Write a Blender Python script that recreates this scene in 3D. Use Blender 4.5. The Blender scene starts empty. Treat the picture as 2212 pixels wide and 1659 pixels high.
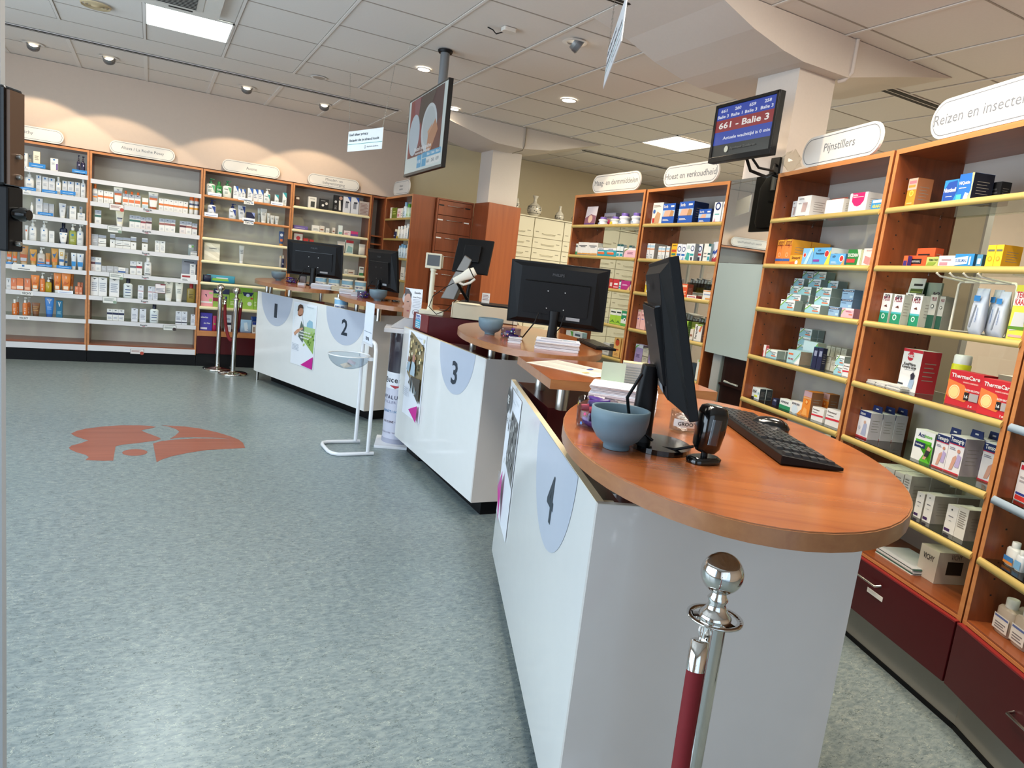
import bpy, math, random
from mathutils import Vector, Matrix
C = bpy.context.scene.collection
random.seed(4)
PI = math.pi

# ------------------------------------------------------------- camera, world, exposure
def setup_view():
    yaw, pitch, roll, F = .4935, -.1585, .1153, 1489.16
    f = Vector((math.sin(yaw)*math.cos(pitch), math.cos(yaw)*math.cos(pitch), math.sin(pitch)))
    r0 = Vector((math.cos(yaw), -math.sin(yaw), 0)); u0 = r0.cross(f)
    r = math.cos(roll)*r0 + math.sin(roll)*u0
    u = -math.sin(roll)*r0 + math.cos(roll)*u0
    cam = bpy.data.cameras.new('camera'); ob = bpy.data.objects.new('camera', cam)
    C.objects.link(ob)
    M = Matrix((r, u, -f)).transposed().to_4x4(); M.translation = (0, 0, 1.4843)
    ob.matrix_world = M
    cam.sensor_width = 36; cam.lens = F/2212*36; cam.clip_start = .02; cam.clip_end = 60
    sc = bpy.context.scene; sc.camera = ob
    vs = sc.view_settings
    vs.view_transform = 'Standard'; vs.look = 'None'; vs.gamma = 1; vs.use_curve_mapping = False
    vs.exposure = EXPOSURE
    w = bpy.data.worlds.new('world'); sc.world = w; w.use_nodes = True
    bg = w.node_tree.nodes['Background']
    bg.inputs[0].default_value = (.62, .8, 1, 1); bg.inputs[1].default_value = 1.2
EXPOSURE = -0.05
setup_view()

def lamp(name, kind, loc, power, col=(1, 1, 1), target=None, **kw):
    l = bpy.data.lights.new(name, kind); l.energy = power; l.color = col
    for k, v in kw.items(): setattr(l, k, v)
    o = bpy.data.objects.new(name, l); C.objects.link(o); o.location = loc
    if target:
        o.rotation_euler = (Vector(target)-Vector(loc)).to_track_quat('-Z', 'Y').to_euler()
    return o
COOL = (.74, .87, 1); WARM = (1, .80, .55); NEUT = (1, .92, .80)
# daylight through the shop windows on the street side (left of the camera) and behind it
lamp('window_daylight', 'AREA', (-2.9, 3.4, 1.45), 235, COOL, (0, 3.9, 1.0), shape='RECTANGLE', size=6.0, size_y=2.4)
lamp('entrance_daylight', 'AREA', (-.6, -1.9, 1.5), 22, COOL, (1.0, 3, .9), shape='RECTANGLE', size=3.0, size_y=2.3)
# light of the two ceiling panels, then area lamps with no panel built
lamp('panel_and_fill_light', 'AREA', (.2, 6.12, 3.0), 30, (.92, 1, .96), (.2, 6.12, 0), shape='RECTANGLE', size=.54, size_y=.54)
lamp('panel_and_fill_light', 'AREA', (4.95, 6.09, 3.0), 75, (1, .93, .74), (4.95, 6.09, 0), shape='RECTANGLE', size=.56, size_y=.56)
lamp('panel_and_fill_light', 'AREA', (4.7, 1.6, 3.0), 75, (1, .93, .74), (4.7, 1.6, 0), shape='RECTANGLE', size=.56, size_y=.56)
lamp('panel_and_fill_light', 'AREA', (2.5, 1.7, 3.0), 38, NEUT, (2.3, 2.4, 0), shape='RECTANGLE', size=.56, size_y=.56)  # added out of frame to brighten the side panel of counter three
lamp('panel_and_fill_light', 'AREA', (1.0, 1.4, 3.0), 55, NEUT, (1.0, 1.4, 0), shape='RECTANGLE', size=.9, size_y=.9)  # unseen overhead fill, moved to light the counter side panels

# ------------------------------------------------------------- materials
def lin(h):
    h = h.lstrip('#')
    return tuple(((int(h[i:i+2], 16)/255+.055)/1.055)**2.4 if int(h[i:i+2], 16) > 10 else int(h[i:i+2], 16)/255/12.92 for i in (0, 2, 4)) + (1,)
MC = {}
def mat(h, rough=.5, metal=0, coat=0, emit=0, var=.05, scale=14, spec=.5):
    key = (h, rough, metal, coat, emit, var, spec)
    if key in MC: return MC[key]
    m = bpy.data.materials.new('paint_'+h.strip('#')); m.use_nodes = True
    nt = m.node_tree; b = nt.nodes['Principled BSDF']
    c = lin(h)
    b.inputs['Roughness'].default_value = rough; b.inputs['Metallic'].default_value = metal
    b.inputs['Coat Weight'].default_value = coat; b.inputs['Coat Roughness'].default_value = .08; b.inputs['Specular IOR Level'].default_value = spec
    if var and not emit:
        tc = nt.nodes.new('ShaderNodeTexCoord'); n = nt.nodes.new('ShaderNodeTexNoise'); n.inputs['Scale'].default_value = scale
        n.inputs['Detail'].default_value = 3
        r = nt.nodes.new('ShaderNodeMapRange'); r.inputs['To Min'].default_value = 1-var; r.inputs['To Max'].default_value = 1+var
        mx = nt.nodes.new('ShaderNodeVectorMath'); mx.operation = 'SCALE'; mx.inputs[0].default_value = c[:3]
        nt.links.new(tc.outputs['Object'], n.inputs['Vector']); nt.links.new(n.outputs['Fac'], r.inputs['Value'])
        nt.links.new(r.outputs[0], mx.inputs['Scale']); nt.links.new(mx.outputs[0], b.inputs['Base Color'])
    else:
        b.inputs['Base Color'].default_value = c if not emit else (.01, .01, .01, 1)
    if emit:
        b.inputs['Emission Color'].default_value = c; b.inputs['Emission Strength'].default_value = emit
    MC[key] = m; return m
def wood(name, c1, c2, rough=.32, coat=.15, axis='Z', sc=1.0):
    m = bpy.data.materials.new(name); m.use_nodes = True; nt = m.node_tree; b = nt.nodes['Principled BSDF']
    tc = nt.nodes.new('ShaderNodeTexCoord'); mp = nt.nodes.new('ShaderNodeMapping')
    s = {'X': (1.2, 26, 26), 'Y': (26, 1.2, 26), 'Z': (26, 26, 1.2)}[axis]
    mp.inputs['Scale'].default_value = tuple(v*sc for v in s)
    n = nt.nodes.new('ShaderNodeTexNoise'); n.inputs['Scale'].default_value = 1; n.inputs['Detail'].default_value = 5; n.inputs['Distortion'].default_value = .6
    n2 = nt.nodes.new('ShaderNodeTexNoise'); n2.inputs['Scale'].default_value = 6; n2.inputs['Detail'].default_value = 6
    cr = nt.nodes.new('ShaderNodeValToRGB'); cr.color_ramp.elements[0].position = .3; cr.color_ramp.elements[1].position = .72
    cr.color_ramp.elements[0].color = lin(c1); cr.color_ramp.elements[1].color = lin(c2)
    ad = nt.nodes.new('ShaderNodeMath'); ad.operation = 'MULTIPLY_ADD'; ad.inputs[1].default_value = .25; 
    nt.links.new(tc.outputs['Object'], mp.inputs['Vector']); nt.links.new(mp.outputs[0], n.inputs['Vector']); nt.links.new(mp.outputs[0], n2.inputs['Vector'])
    nt.links.new(n2.outputs['Fac'], ad.inputs[0]); sb = nt.nodes.new('ShaderNodeMath'); sb.operation = 'SUBTRACT'; sb.inputs[1].default_value = .125
    nt.links.new(n.outputs['Fac'], sb.inputs[0]); nt.links.new(sb.outputs[0], ad.inputs[2])
    nt.links.new(ad.outputs[0], cr.inputs['Fac']); nt.links.new(cr.outputs[0], b.inputs['Base Color'])
    b.inputs['Roughness'].default_value = rough; b.inputs['Coat Weight'].default_value = coat; b.inputs['Coat Roughness'].default_value = .12
    return m
def glass(name, col, rough=.0, alpha=None, trans=1.0):
    m = bpy.data.materials.new(name); m.use_nodes = True; b = m.node_tree.nodes['Principled BSDF']
    b.inputs['Base Color'].default_value = lin(col); b.inputs['Roughness'].default_value = rough
    b.inputs['Transmission Weight'].default_value = trans; b.inputs['IOR'].default_value = 1.45
    return m
def thin_glass(name, col='#eef4f2', refl=.10, rough=.02):
    m = bpy.data.materials.new(name); m.use_nodes = True; nt = m.node_tree; nt.nodes.clear()
    o = nt.nodes.new('ShaderNodeOutputMaterial'); mx = nt.nodes.new('ShaderNodeMixShader'); t = nt.nodes.new('ShaderNodeBsdfTransparent'); g = nt.nodes.new('ShaderNodeBsdfGlossy')
    fr = nt.nodes.new('ShaderNodeFresnel'); fr.inputs['IOR'].default_value = 1.5
    t.inputs[0].default_value = lin(col); g.inputs['Roughness'].default_value = rough
    ge = nt.nodes.new('ShaderNodeNewGeometry'); sb = nt.nodes.new('ShaderNodeMath'); sb.operation = 'SUBTRACT'; sb.inputs[0].default_value = 1; ml = nt.nodes.new('ShaderNodeMath'); ml.operation = 'MULTIPLY'
    nt.links.new(ge.outputs['Backfacing'], sb.inputs[1]); nt.links.new(sb.outputs[0], ml.inputs[1]); nt.links.new(fr.outputs[0], ml.inputs[0])
    nt.links.new(ml.outputs[0], mx.inputs[0]); nt.links.new(t.outputs[0], mx.inputs[1]); nt.links.new(g.outputs[0], mx.inputs[2]); nt.links.new(mx.outputs[0], o.inputs[0])
    return m
WOOD = wood('beech_veneer', '#72391d', '#874625')
WOODX = wood('beech_veneer_across', '#7f4121', '#955029', axis='X')
EDGE = wood('beech_edge', '#b57443', '#c68550', axis='X')
TOPW = wood('worktop_veneer', '#94502a', '#aa6435', rough=.22, coat=.35, axis='Y', sc=.8)
TOPE = wood('worktop_edge', '#93603e', '#a37048', rough=.3, axis='X')
DWOOD = wood('cherry_veneer', '#743a1f', '#874526')
RED = mat('#450a11', .35, coat=.08, spec=.3); REDL = mat('#54151b', .4, coat=.08, spec=.3)
WLAM = mat('#e2e3e2', .16, coat=.6, var=.02); WLAMS = mat('#d3cecb', .25, coat=.6, var=.02)
BLK = mat('#0b0b0d', .42, var=.03, spec=.22); BLKM = mat('#0c0d10', .5, var=.03, spec=.2); BLKG = mat('#060607', .14, coat=.4, var=0)
CHROME = mat('#dcdad6', .05, metal=1, var=0); STEEL = mat('#b9b7b2', .28, metal=1, var=.04)
GOLD = mat('#c9b06a', .38, metal=.35, var=.03); CREAMS = mat('#efe3b8', .4, var=.02)
STRIP = mat('#d9d8da', .4, var=.02); WHITE = mat('#e6e5e2', .5, var=.02)
SHELFG = thin_glass('shelf_glass', '#e3ede6'); CLEAR = thin_glass('clear_acrylic', '#eef1f2'); 
WALLC = mat('#cdb9a9', .85, var=.03, scale=40); BACKP = mat('#cdc3b6', .6, var=.03); BACKG = mat('#bcb1a7', .6, var=.03)

# ------------------------------------------------------------- mesh builder
TXT = {}
def text_geo(s, bold=False, shear=0):
    k = (s, bold, shear)
    if k in TXT: return TXT[k]
    cu = bpy.data.curves.new('t', 'FONT'); cu.body = s; cu.resolution_u = 2; cu.align_x = 'CENTER'; cu.align_y = 'CENTER'; cu.size = 1
    cu.offset = .022 if bold else 0; cu.shear = shear; cu.space_line = .9
    o = bpy.data.objects.new('t', cu); C.objects.link(o)
    dg = bpy.context.evaluated_depsgraph_get(); me = bpy.data.meshes.new_from_object(o.evaluated_get(dg))
    vs = [tuple(v.co) for v in me.vertices]; fs = [tuple(p.vertices) for p in me.polygons]
    bpy.data.objects.remove(o); bpy.data.curves.remove(cu); bpy.data.meshes.remove(me)
    xs = [v[0] for v in vs] or [0, 1]; ys = [v[1] for v in vs] or [0, 1]
    TXT[k] = (vs, fs, max(xs)-min(xs), (max(xs)+min(xs))/2, (max(ys)+min(ys))/2); return TXT[k]
class MB:
    def __init__(s): s.v = []; s.f = []; s.m = []; s.mats = []; s.smooth = []
    def mi(s, m):
        if m not in s.mats: s.mats.append(m)
        return s.mats.index(m)
    def add(s, vs, fs, m, smooth=False, T=None):
        b = len(s.v); k = s.mi(m)
        if T is not None: vs = [tuple(T @ Vector(v)) for v in vs]
        s.v += vs
        for f in fs: s.f.append(tuple(b+i for i in f)); s.m.append(k); s.smooth.append(smooth)
    def box(s, x0, y0, z0, x1, y1, z1, m, T=None):
        v = [(x, y, z) for z in (z0, z1) for y in (y0, y1) for x in (x0, x1)]
        s.add(v, [(0, 2, 3, 1), (4, 5, 7, 6), (0, 1, 5, 4), (2, 6, 7, 3), (0, 4, 6, 2), (1, 3, 7, 5)], m, T=T)
    def rbox(s, x0, y0, z0, x1, y1, z1, r, m, T=None, n=4):
        # box with rounded vertical edges
        p = rr_poly((x0+x1)/2, (y0+y1)/2, abs(x1-x0)/2, abs(y1-y0)/2, r, n); s.prism(p, z0, z1, m, T=T)
    def prism(s, poly, z0, z1, m, msid=None, T=None, smooth=False):
        n = len(poly); a = sum(poly[i][0]*poly[(i+1) % n][1]-poly[(i+1) % n][0]*poly[i][1] for i in range(n))
        if a < 0: poly = poly[::-1]
        v = [(x, y, z0) for x, y in poly]+[(x, y, z1) for x, y in poly]
        s.add(v, [tuple(range(n))[::-1], tuple(range(n, 2*n))], m, T=T)
        s.add(v, [(i, (i+1) % n, n+(i+1) % n, n+i) for i in range(n)], msid or m, smooth, T=T)
    def lathe(s, prof, m, n=20, T=None, cap=True, smooth=True, sx=1, sy=1):
        v = []; f = []
        for r, z in prof:
            for i in range(n): a = 2*PI*i/n; v.append((r*math.cos(a)*sx, r*math.sin(a)*sy, z))
        for j in range(len(prof)-1):
            for i in range(n): k = (i+1) % n; f.append((j*n+i, j*n+k, (j+1)*n+k, (j+1)*n+i))
        s.add(v, f, m, smooth, T=T)
        if cap:
            if prof[0][0] > 1e-5: s.add(v[:n], [tuple(range(n))[::-1]], m, T=T)
            if prof[-1][0] > 1e-5: s.add(v[-n:], [tuple(range(n))], m, T=T)
    def loft(s, lv, m, n=20, T=None, smooth=True, pw=4.0, cap=True):
        # lv: (z, halfx, halfy[, power]) rounded-rectangle sections
        v = []
        for L in lv:
            z, a, b = L[:3]; p = L[3] if len(L) > 3 else pw
            for i in range(n):
                t = 2*PI*(i+.5)/n; c, d = math.cos(t), math.sin(t)
                q = (abs(c)**p+abs(d)**p)**(-1/p); v.append((a*c*q, b*d*q, z))
        f = [(j*n+i, j*n+(i+1) % n, (j+1)*n+(i+1) % n, (j+1)*n+i) for j in range(len(lv)-1) for i in range(n)]
        s.add(v, f, m, smooth, T=T)
        if cap: s.add(v[:n], [tuple(range(n))[::-1]], m, T=T); s.add(v[-n:], [tuple(range(n))], m, T=T)
    def tube(s, pts, r, m, n=8, T=None, closed=False):
        P = [Vector(p) for p in pts]; N = len(P); v = []; up = None
        for i, p in enumerate(P):
            d = ((P[(i+1) % N] if closed else P[min(i+1, N-1)])-(P[i-1] if closed else P[max(i-1, 0)])).normalized()
            if up is None: up = d.cross(Vector((.3, .2, 1))).normalized() if abs(d.z) < .95 else d.cross(Vector((1, .1, 0))).normalized()
            a = (up-d*up.dot(d)).normalized(); b = d.cross(a); up = a
            rr = r[i] if isinstance(r, (list, tuple)) else r
            for k in range(n): t = 2*PI*k/n; v.append(tuple(p+a*math.cos(t)*rr+b*math.sin(t)*rr))
        f = [(((i*n+k), (i*n+(k+1) % n), ((i+1) % N)*n+(k+1) % n, ((i+1) % N)*n+k)) for i in range(N if closed else N-1) for k in range(n)]
        s.add(v, f, m, True, T=T)
        if not closed: s.add(v[:n], [tuple(range(n))[::-1]], m, T=T); s.add(v[-n:], [tuple(range(n))], m, T=T)
    def sheet(s, poly3, m, T=None): s.add(list(poly3), [tuple(range(len(poly3)))], m, T=T)
    def text(s, st, size, m, T, bold=False, width=None, shear=0):
        # text in the local xy plane of T, centred; width: fit to that width
        vs, fs, w, cx, cy = text_geo(st, bold, shear)
        sx = size if width is None else width/max(w, 1e-6)
        s.add([((x-cx)*sx, (y-cy)*size, 0) for x, y, z in vs], fs, m, T=T)
    def build(s, name, parent=None, loc=None, rot=None, bevel=0):
        me = bpy.data.meshes.new(name); me.from_pydata(s.v, [], s.f)
        for m in s.mats: me.materials.append(m)
        me.polygons.foreach_set('material_index', s.m); me.polygons.foreach_set('use_smooth', s.smooth); me.update()
        o = bpy.data.objects.new(name, me); C.objects.link(o)
        if parent: o.parent = parent
        if loc: o.location = loc
        if rot: o.rotation_euler = rot
        if bevel:
            bv = o.modifiers.new('bevel', 'BEVEL'); bv.width = bevel; bv.segments = 2; bv.limit_method = 'ANGLE'; bv.angle_limit = .9
        return o
def rr_poly(cx, cy, a, b, r, n=4):
    r = min(r, a, b); out = []
    for k, (sx, sy) in enumerate(((1, 1), (-1, 1), (-1, -1), (1, -1))):
        for i in range(n+1):
            t = PI/2*(k+i/n); out.append((cx+sx*(a-r)+r*math.cos(t), cy+sy*(b-r)+r*math.sin(t)))
    return out
def tag(o, label, cat, group=None):
    o['label'] = label; o['category'] = cat
    if group: o['group'] = group
    return o
def thing(name, label, cat, loc=(0, 0, 0), rz=0, group=None):
    o = bpy.data.objects.new(name, None); C.objects.link(o); o.location = loc; o.rotation_euler = (0, 0, rz); o.empty_display_size = .05
    return tag(o, label, cat, group)
def struct(o): o['kind'] = 'structure'; return o
def frameT(x, y, z, face='front', tilt=0):
    # maps local (u right, v up) to a plane facing -y at (x,y,z)
    return Matrix.Translation((x, y, z)) @ Matrix.Rotation(PI/2, 4, 'X')
TOPV = Matrix.Identity(4)
def dirz(a, b): return math.atan2(b[1]-a[1], b[0]-a[0])
# ------------------------------------------------------------- room shell
def floor_mat():
    m = bpy.data.materials.new('linoleum'); m.use_nodes = True; nt = m.node_tree; b = nt.nodes['Principled BSDF']; L = nt.links.new
    tc = nt.nodes.new('ShaderNodeTexCoord')
    def noise(sc, det, mp=(1, 1, 1), dist=0):
        p = nt.nodes.new('ShaderNodeMapping'); p.inputs['Scale'].default_value = mp; L(tc.outputs['Object'], p.inputs['Vector'])
        n = nt.nodes.new('ShaderNodeTexNoise'); n.inputs['Scale'].default_value = sc; n.inputs['Detail'].default_value = det; n.inputs['Distortion'].default_value = dist
        L(p.outputs[0], n.inputs['Vector']); return n.outputs['Fac']
    def ramp(fac, st):
        r = nt.nodes.new('ShaderNodeValToRGB'); e = r.color_ramp.elements
        e[0].position, e[0].color = st[0][0], lin(st[0][1]); e[1].position, e[1].color = st[-1][0], lin(st[-1][1])
        for p, c in st[1:-1]: k = e.new(p); k.color = lin(c)
        L(fac, r.inputs['Fac']); return r.outputs[0]
    def line(sc, mp, lvl, wd, sc2, thr):
        n1 = noise(sc, 3, mp, 1.2); n2 = noise(sc2, 2)
        a = nt.nodes.new('ShaderNodeMath'); a.operation = 'SUBTRACT'; a.inputs[1].default_value = lvl; L(n1, a.inputs[0])
        b_ = nt.nodes.new('ShaderNodeMath'); b_.operation = 'ABSOLUTE'; L(a.outputs[0], b_.inputs[0])
        c = nt.nodes.new('ShaderNodeMath'); c.operation = 'LESS_THAN'; c.inputs[1].default_value = wd; L(b_.outputs[0], c.inputs[0])
        d = nt.nodes.new('ShaderNodeMath'); d.operation = 'GREATER_THAN'; d.inputs[1].default_value = thr; L(n2, d.inputs[0])
        e = nt.nodes.new('ShaderNodeMath'); e.operation = 'MULTIPLY'; L(c.outputs[0], e.inputs[0]); L(d.outputs[0], e.inputs[1]); return e.outputs[0]
    base = ramp(noise(30, 12, (1, 2.2, 1), .5), [(.3, '#6a797d'), (.5, '#7f8d8f'), (.7, '#919c9a')])
    dark = ramp(noise(75, 4, (1, 2.6, 1), 1.5), [(.33, '#4a5856'), (.41, '#ffffff')])
    light = ramp(noise(60, 4, (1.4, 1, 1), 1.5), [(.62, '#000000'), (.72, '#c9cbc0')])
    m1 = nt.nodes.new('ShaderNodeMix'); m1.data_type = 'RGBA'; m1.blend_type = 'MULTIPLY'; m1.inputs[0].default_value = .55; L(base, m1.inputs[6]); L(dark, m1.inputs[7])
    m2 = nt.nodes.new('ShaderNodeMix'); m2.data_type = 'RGBA'; m2.blend_type = 'LIGHTEN'; m2.inputs[0].default_value = .45; L(m1.outputs[2], m2.inputs[6]); L(light, m2.inputs[7])
    m3 = nt.nodes.new('ShaderNodeMix'); m3.data_type = 'RGBA'; L(line(24, (1, 2.4, 1), .52, .010, 19, .54), m3.inputs[0]); L(m2.outputs[2], m3.inputs[6]); m3.inputs[7].default_value = lin('#a9b2a9')
    m4 = nt.nodes.new('ShaderNodeMix'); m4.data_type = 'RGBA'; L(line(21, (1, 2.8, 1), .47, .010, 15, .55), m4.inputs[0]); L(m3.outputs[2], m4.inputs[6]); m4.inputs[7].default_value = lin('#4d5b5b')
    L(m4.outputs[2], b.inputs['Base Color'])
    b.inputs['Roughness'].default_value = .34; b.inputs['Coat Weight'].default_value = .12; b.inputs['Coat Roughness'].default_value = .22
    return m
FLM = floor_mat()
ZC = 3.046
mb = MB(); mb.box(-3.2, -2.2, -.1, 7.2, 9.3, 0, FLM); struct(mb.build('floor'))
# ceiling: mineral tiles and a white T-bar grid
TILE = mat('#ddd6cf', .9, var=.03, scale=60); BAR = mat('#e0dad4', .6, var=.01); JNT_SHADE = mat('#a0968b', .8, var=0)
mb = MB(); mb.box(-3.2, -2.2, ZC+.004, 7.2, 9.3, ZC+.1, TILE)
for i in range(-6, 12):
    x = .507+.6*i; mb.box(x-.009, -2.2, ZC-.003, x+.009, 6.93, ZC+.004, BAR)
    for e in (-1, 1): mb.box(x+e*.0115-.0025, -2.2, ZC+.0015, x+e*.0115+.0025, 6.93, ZC+.004, JNT_SHADE)  # shadow lines beside each T-bar, put in as dark strips
    mb.box(x-.016, 7.50, ZC-.003, x+.016, 8.75, ZC+.004, BAR)
for j in range(-11, 4):
    y = 4.625+.6*j; mb.box(-3.2, y-.005, ZC+.001, 7.2, y+.005, ZC+.004, JNT_SHADE)
for y in (6.93, 8.12): mb.box(-3.2, y-.004, ZC+.001, 7.2, y+.004, ZC+.004, JNT_SHADE)
struct(mb.build('ceiling'))
SLOT = mat('#0d0d0e', .7, var=0)
def slot(name, x0, y0, x1, label, wd=.05):
    mb = MB(); mb.box(x0, y0-wd/2, ZC-.009, x1, y0-.003, ZC-.002, SLOT); mb.box(x0, y0+.003, ZC-.009, x1, y0+wd/2, ZC-.002, SLOT)
    t = thing('air_slot_diffuser', label, 'air vent', (0, 0, 0), group=None); mb.build('slot', t)
    mb = MB(); mb.box(x0-.02, y0-wd/2-.012, ZC-.005, x1+.02, y0-wd/2, ZC-.001, BAR); mb.box(x0-.02, y0+wd/2, ZC-.005, x1+.02, y0+wd/2+.012, ZC-.001, BAR); mb.box(x0, y0-.003, ZC-.0095, x1, y0+.003, ZC-.001, BAR)
    mb.build('frame', t)
slot('a', -2.2, 7.49, 2.28, 'long black linear air slot in the ceiling along the back wall')
slot('b', 4.6, 7.42, 6.3, 'black linear air slot in the ceiling above the white drawer cabinets')
slot('c', 1.35, 3.49, 2.46, 'short black air slot in the ceiling beside the edge-on hanging sign')
slot('d', 4.48, 3.40, 5.7, 'black air slot in the ceiling behind the painkiller cabinet column', .08)
# walls
mb = MB(); mb.box(-3.2, 9.1, 0, 2.9, 9.3, ZC, WALLC); mb.box(-3.2, 8.76, 2.25, 2.9, 9.1, ZC, WALLC); mb.box(2.9, 8.85, 0, 7.2, 9.3, ZC, mat('#cdbf9f', .85, var=.02)); struct(mb.build('wall_back'))
mb = MB(); mb.box(7.0, -2.2, 0, 7.2, 8.85, ZC, WALLC); struct(mb.build('wall_right'))
# street side wall with a wide shop window, and the wall with the entrance behind the camera
mb = MB(); mb.box(-3.2, -2.2, 0, -3.0, 9.1, .25, WALLC); mb.box(-3.2, -2.2, 2.75, -3.0, 9.1, ZC, WALLC); mb.box(-3.2, 6.7, .25, -3.0, 9.1, 2.75, WALLC); mb.box(-3.2, -2.2, .25, -3.0, -.2, 2.75, WALLC)
struct(mb.build('wall_left'))
mb = MB(); mb.box(-3.0, -2.2, 0, -2.1, -2.0, ZC, WALLC); mb.box(.9, -2.2, 0, 7.0, -2.0, ZC, WALLC); mb.box(-2.1, -2.2, 2.6, .9, -2.0, ZC, WALLC); struct(mb.build('wall_front'))
mb = MB()
for y in (-.2, 1.5, 3.2, 4.9, 6.64): mb.box(-3.15, y, .25, -3.05, y+.06, 2.75, mat('#8c9094', .4))
mb.box(-3.11, -.2, .25, -3.1, 6.7, 2.75, CLEAR); struct(mb.build('window_1'))
mb = MB()
for x in (-2.1, -.63, .84): mb.box(x, -2.15, 0, x+.06, -2.05, 2.6, mat('#8c9094', .4))
mb.box(-2.1, -2.11, 0, .9, -2.1, 2.6, CLEAR); struct(mb.build('window_2'))

# column haunches that drop below the ceiling, and the columns
PLAS = mat('#cfc4ba', .85, var=.03, scale=60)
def haunch(name, prof, y0, y1):
    mb = MB(); n = len(prof); v = [(x, y0, z) for x, z in prof]+[(x, y1, z) for x, z in prof]
    mb.add(v, [tuple(range(n)), tuple(range(n, 2*n))[::-1]]+[(i, i+n, (i+1) % n+n, (i+1) % n) for i in range(n)], PLAS)
    o = mb.build(name); return struct(o)
haunch('trim_1', [(2.30, ZC), (2.57, 2.985), (2.8, 2.906), (3.04, 2.852), (3.2, 2.832), (3.58, 2.832), (4.07, 2.945), (4.55, ZC)], 2.965, 3.80)
haunch('trim_2', [(2.45, ZC), (2.69, 2.95), (3.14, 2.845), (3.24, 2.828), (3.54, 2.825), (3.89, 2.867), (4.55, ZC)], 6.97, 7.72)
mb = MB(); mb.box(3.27, 3.045, 0, 3.575, 3.36, 2.84, PLAS); struct(mb.build('trim_3'))
mb = MB(); mb.box(3.385, 7.38, 0, 3.755, 7.70, 2.84, PLAS); struct(mb.build('trim_4'))
mb = MB(); mb.tube([(3.60, 2.957, ZC), (3.60, 2.957, 2.86), (3.59, 2.99, 2.826), (3.585, 3.03, 2.822)], .012, PLAS); tag(mb.build('conduit'), 'white conduit running down the haunch beside the near column', 'pipe')
mb = MB(); mb.tube([(3.56, 6.96, ZC), (3.562, 6.96, 2.86), (3.55, 6.98, 2.81), (3.54, 7.2, 2.80)], .005, mat('#8a7c66', .6)); tag(mb.build('cable'), 'thin cable running down the haunch of the far column', 'cable')

# ------------------------------------------------------------- shelf units
RZ = [1.965, 1.707, 1.455, 1.172, .912, .685, .447]
UNITS = {
 1: ((-1.65, 8.72), (-.594, 8.72), [1.98, 1.75, 1.515, 1.25, .99, .73, .468, .215]),
 2: ((-.590, 8.72), (.491, 8.72), [1.955, 1.723, 1.498, 1.265, .994, .73, .471, .205]),
 3: ((.495, 8.72), (1.463, 8.72), [1.96, 1.732, 1.49, 1.233, .985, .704, .42, .3]),
 4: ((1.467, 8.72), (2.418, 8.72), [1.98, 1.71, 1.49, 1.235, .985, .704, .42]),
 5: ((2.6, 8.72), (2.6, 7.7), [1.977, 1.735, 1.51, 1.257, 1.0, .75, .45]),
 6: ((3.30, 5.36), (3.30, 4.362), RZ), 7: ((3.31, 4.355), (3.26, 3.446), RZ),
 8: ((3.19, 2.995), (2.945, 2.117), RZ), 9: ((2.942, 2.103), (2.643, 1.274), RZ), 10: ((2.640, 1.266), (2.2, .5), RZ)}
UDESC = {1: 'the leftmost wall unit', 2: 'the second wall unit', 3: 'the third wall unit', 4: 'the fourth wall unit', 5: 'the corner unit',
 6: 'the stomach remedies cabinet', 7: 'the cough remedies cabinet', 8: 'the painkiller cabinet', 9: 'the travel and bandage cabinet', 10: 'the rightmost cabinet'}
ULAB = {1: 'wooden wall shelving with white shelf strips at the far left edge of the back wall',
 2: 'wooden wall shelving with white shelf strips holding white and orange cartons',
 3: 'wooden wall shelving with cream shelves behind the two roped posts',
 4: 'wooden wall shelving with lit cream shelves behind the monitor of desk 1',
 5: 'wooden corner shelving turned sideways beside the tall cherry drawer cabinet',
 6: 'brown wooden cabinet on the staff side under the stomach remedies sign',
 7: 'brown wooden cabinet on the staff side next to the mirror and frosted glass',
 8: 'brown wooden painkiller cabinet right of the mirror and frosted glass',
 9: 'large brown wooden cabinet with bandage boxes and a dark red drawer',
 10: 'brown wooden cabinet cut off by the right edge of the picture'}
def gold_prof(mb, x0, x1, z, m, hh=.028, y=-.004, dp=.018):
    # rounded shelf-edge profile
    pr = [(y+dp, z-.002), (y+dp*.5, z+.001), (y+.004, z-.004), (y, z-.012), (y, z-hh), (y+.004, z-hh)]
    v = [(x0, a, b) for a, b in pr]+[(x1, a, b) for a, b in pr]; n = len(pr)
    mb.add(v, [(i, i+1, n+i+1, n+i) for i in range(n-1)], m, True); mb.add(v, [tuple(range(n)), tuple(range(n, 2*n))[::-1]], m)
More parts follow.
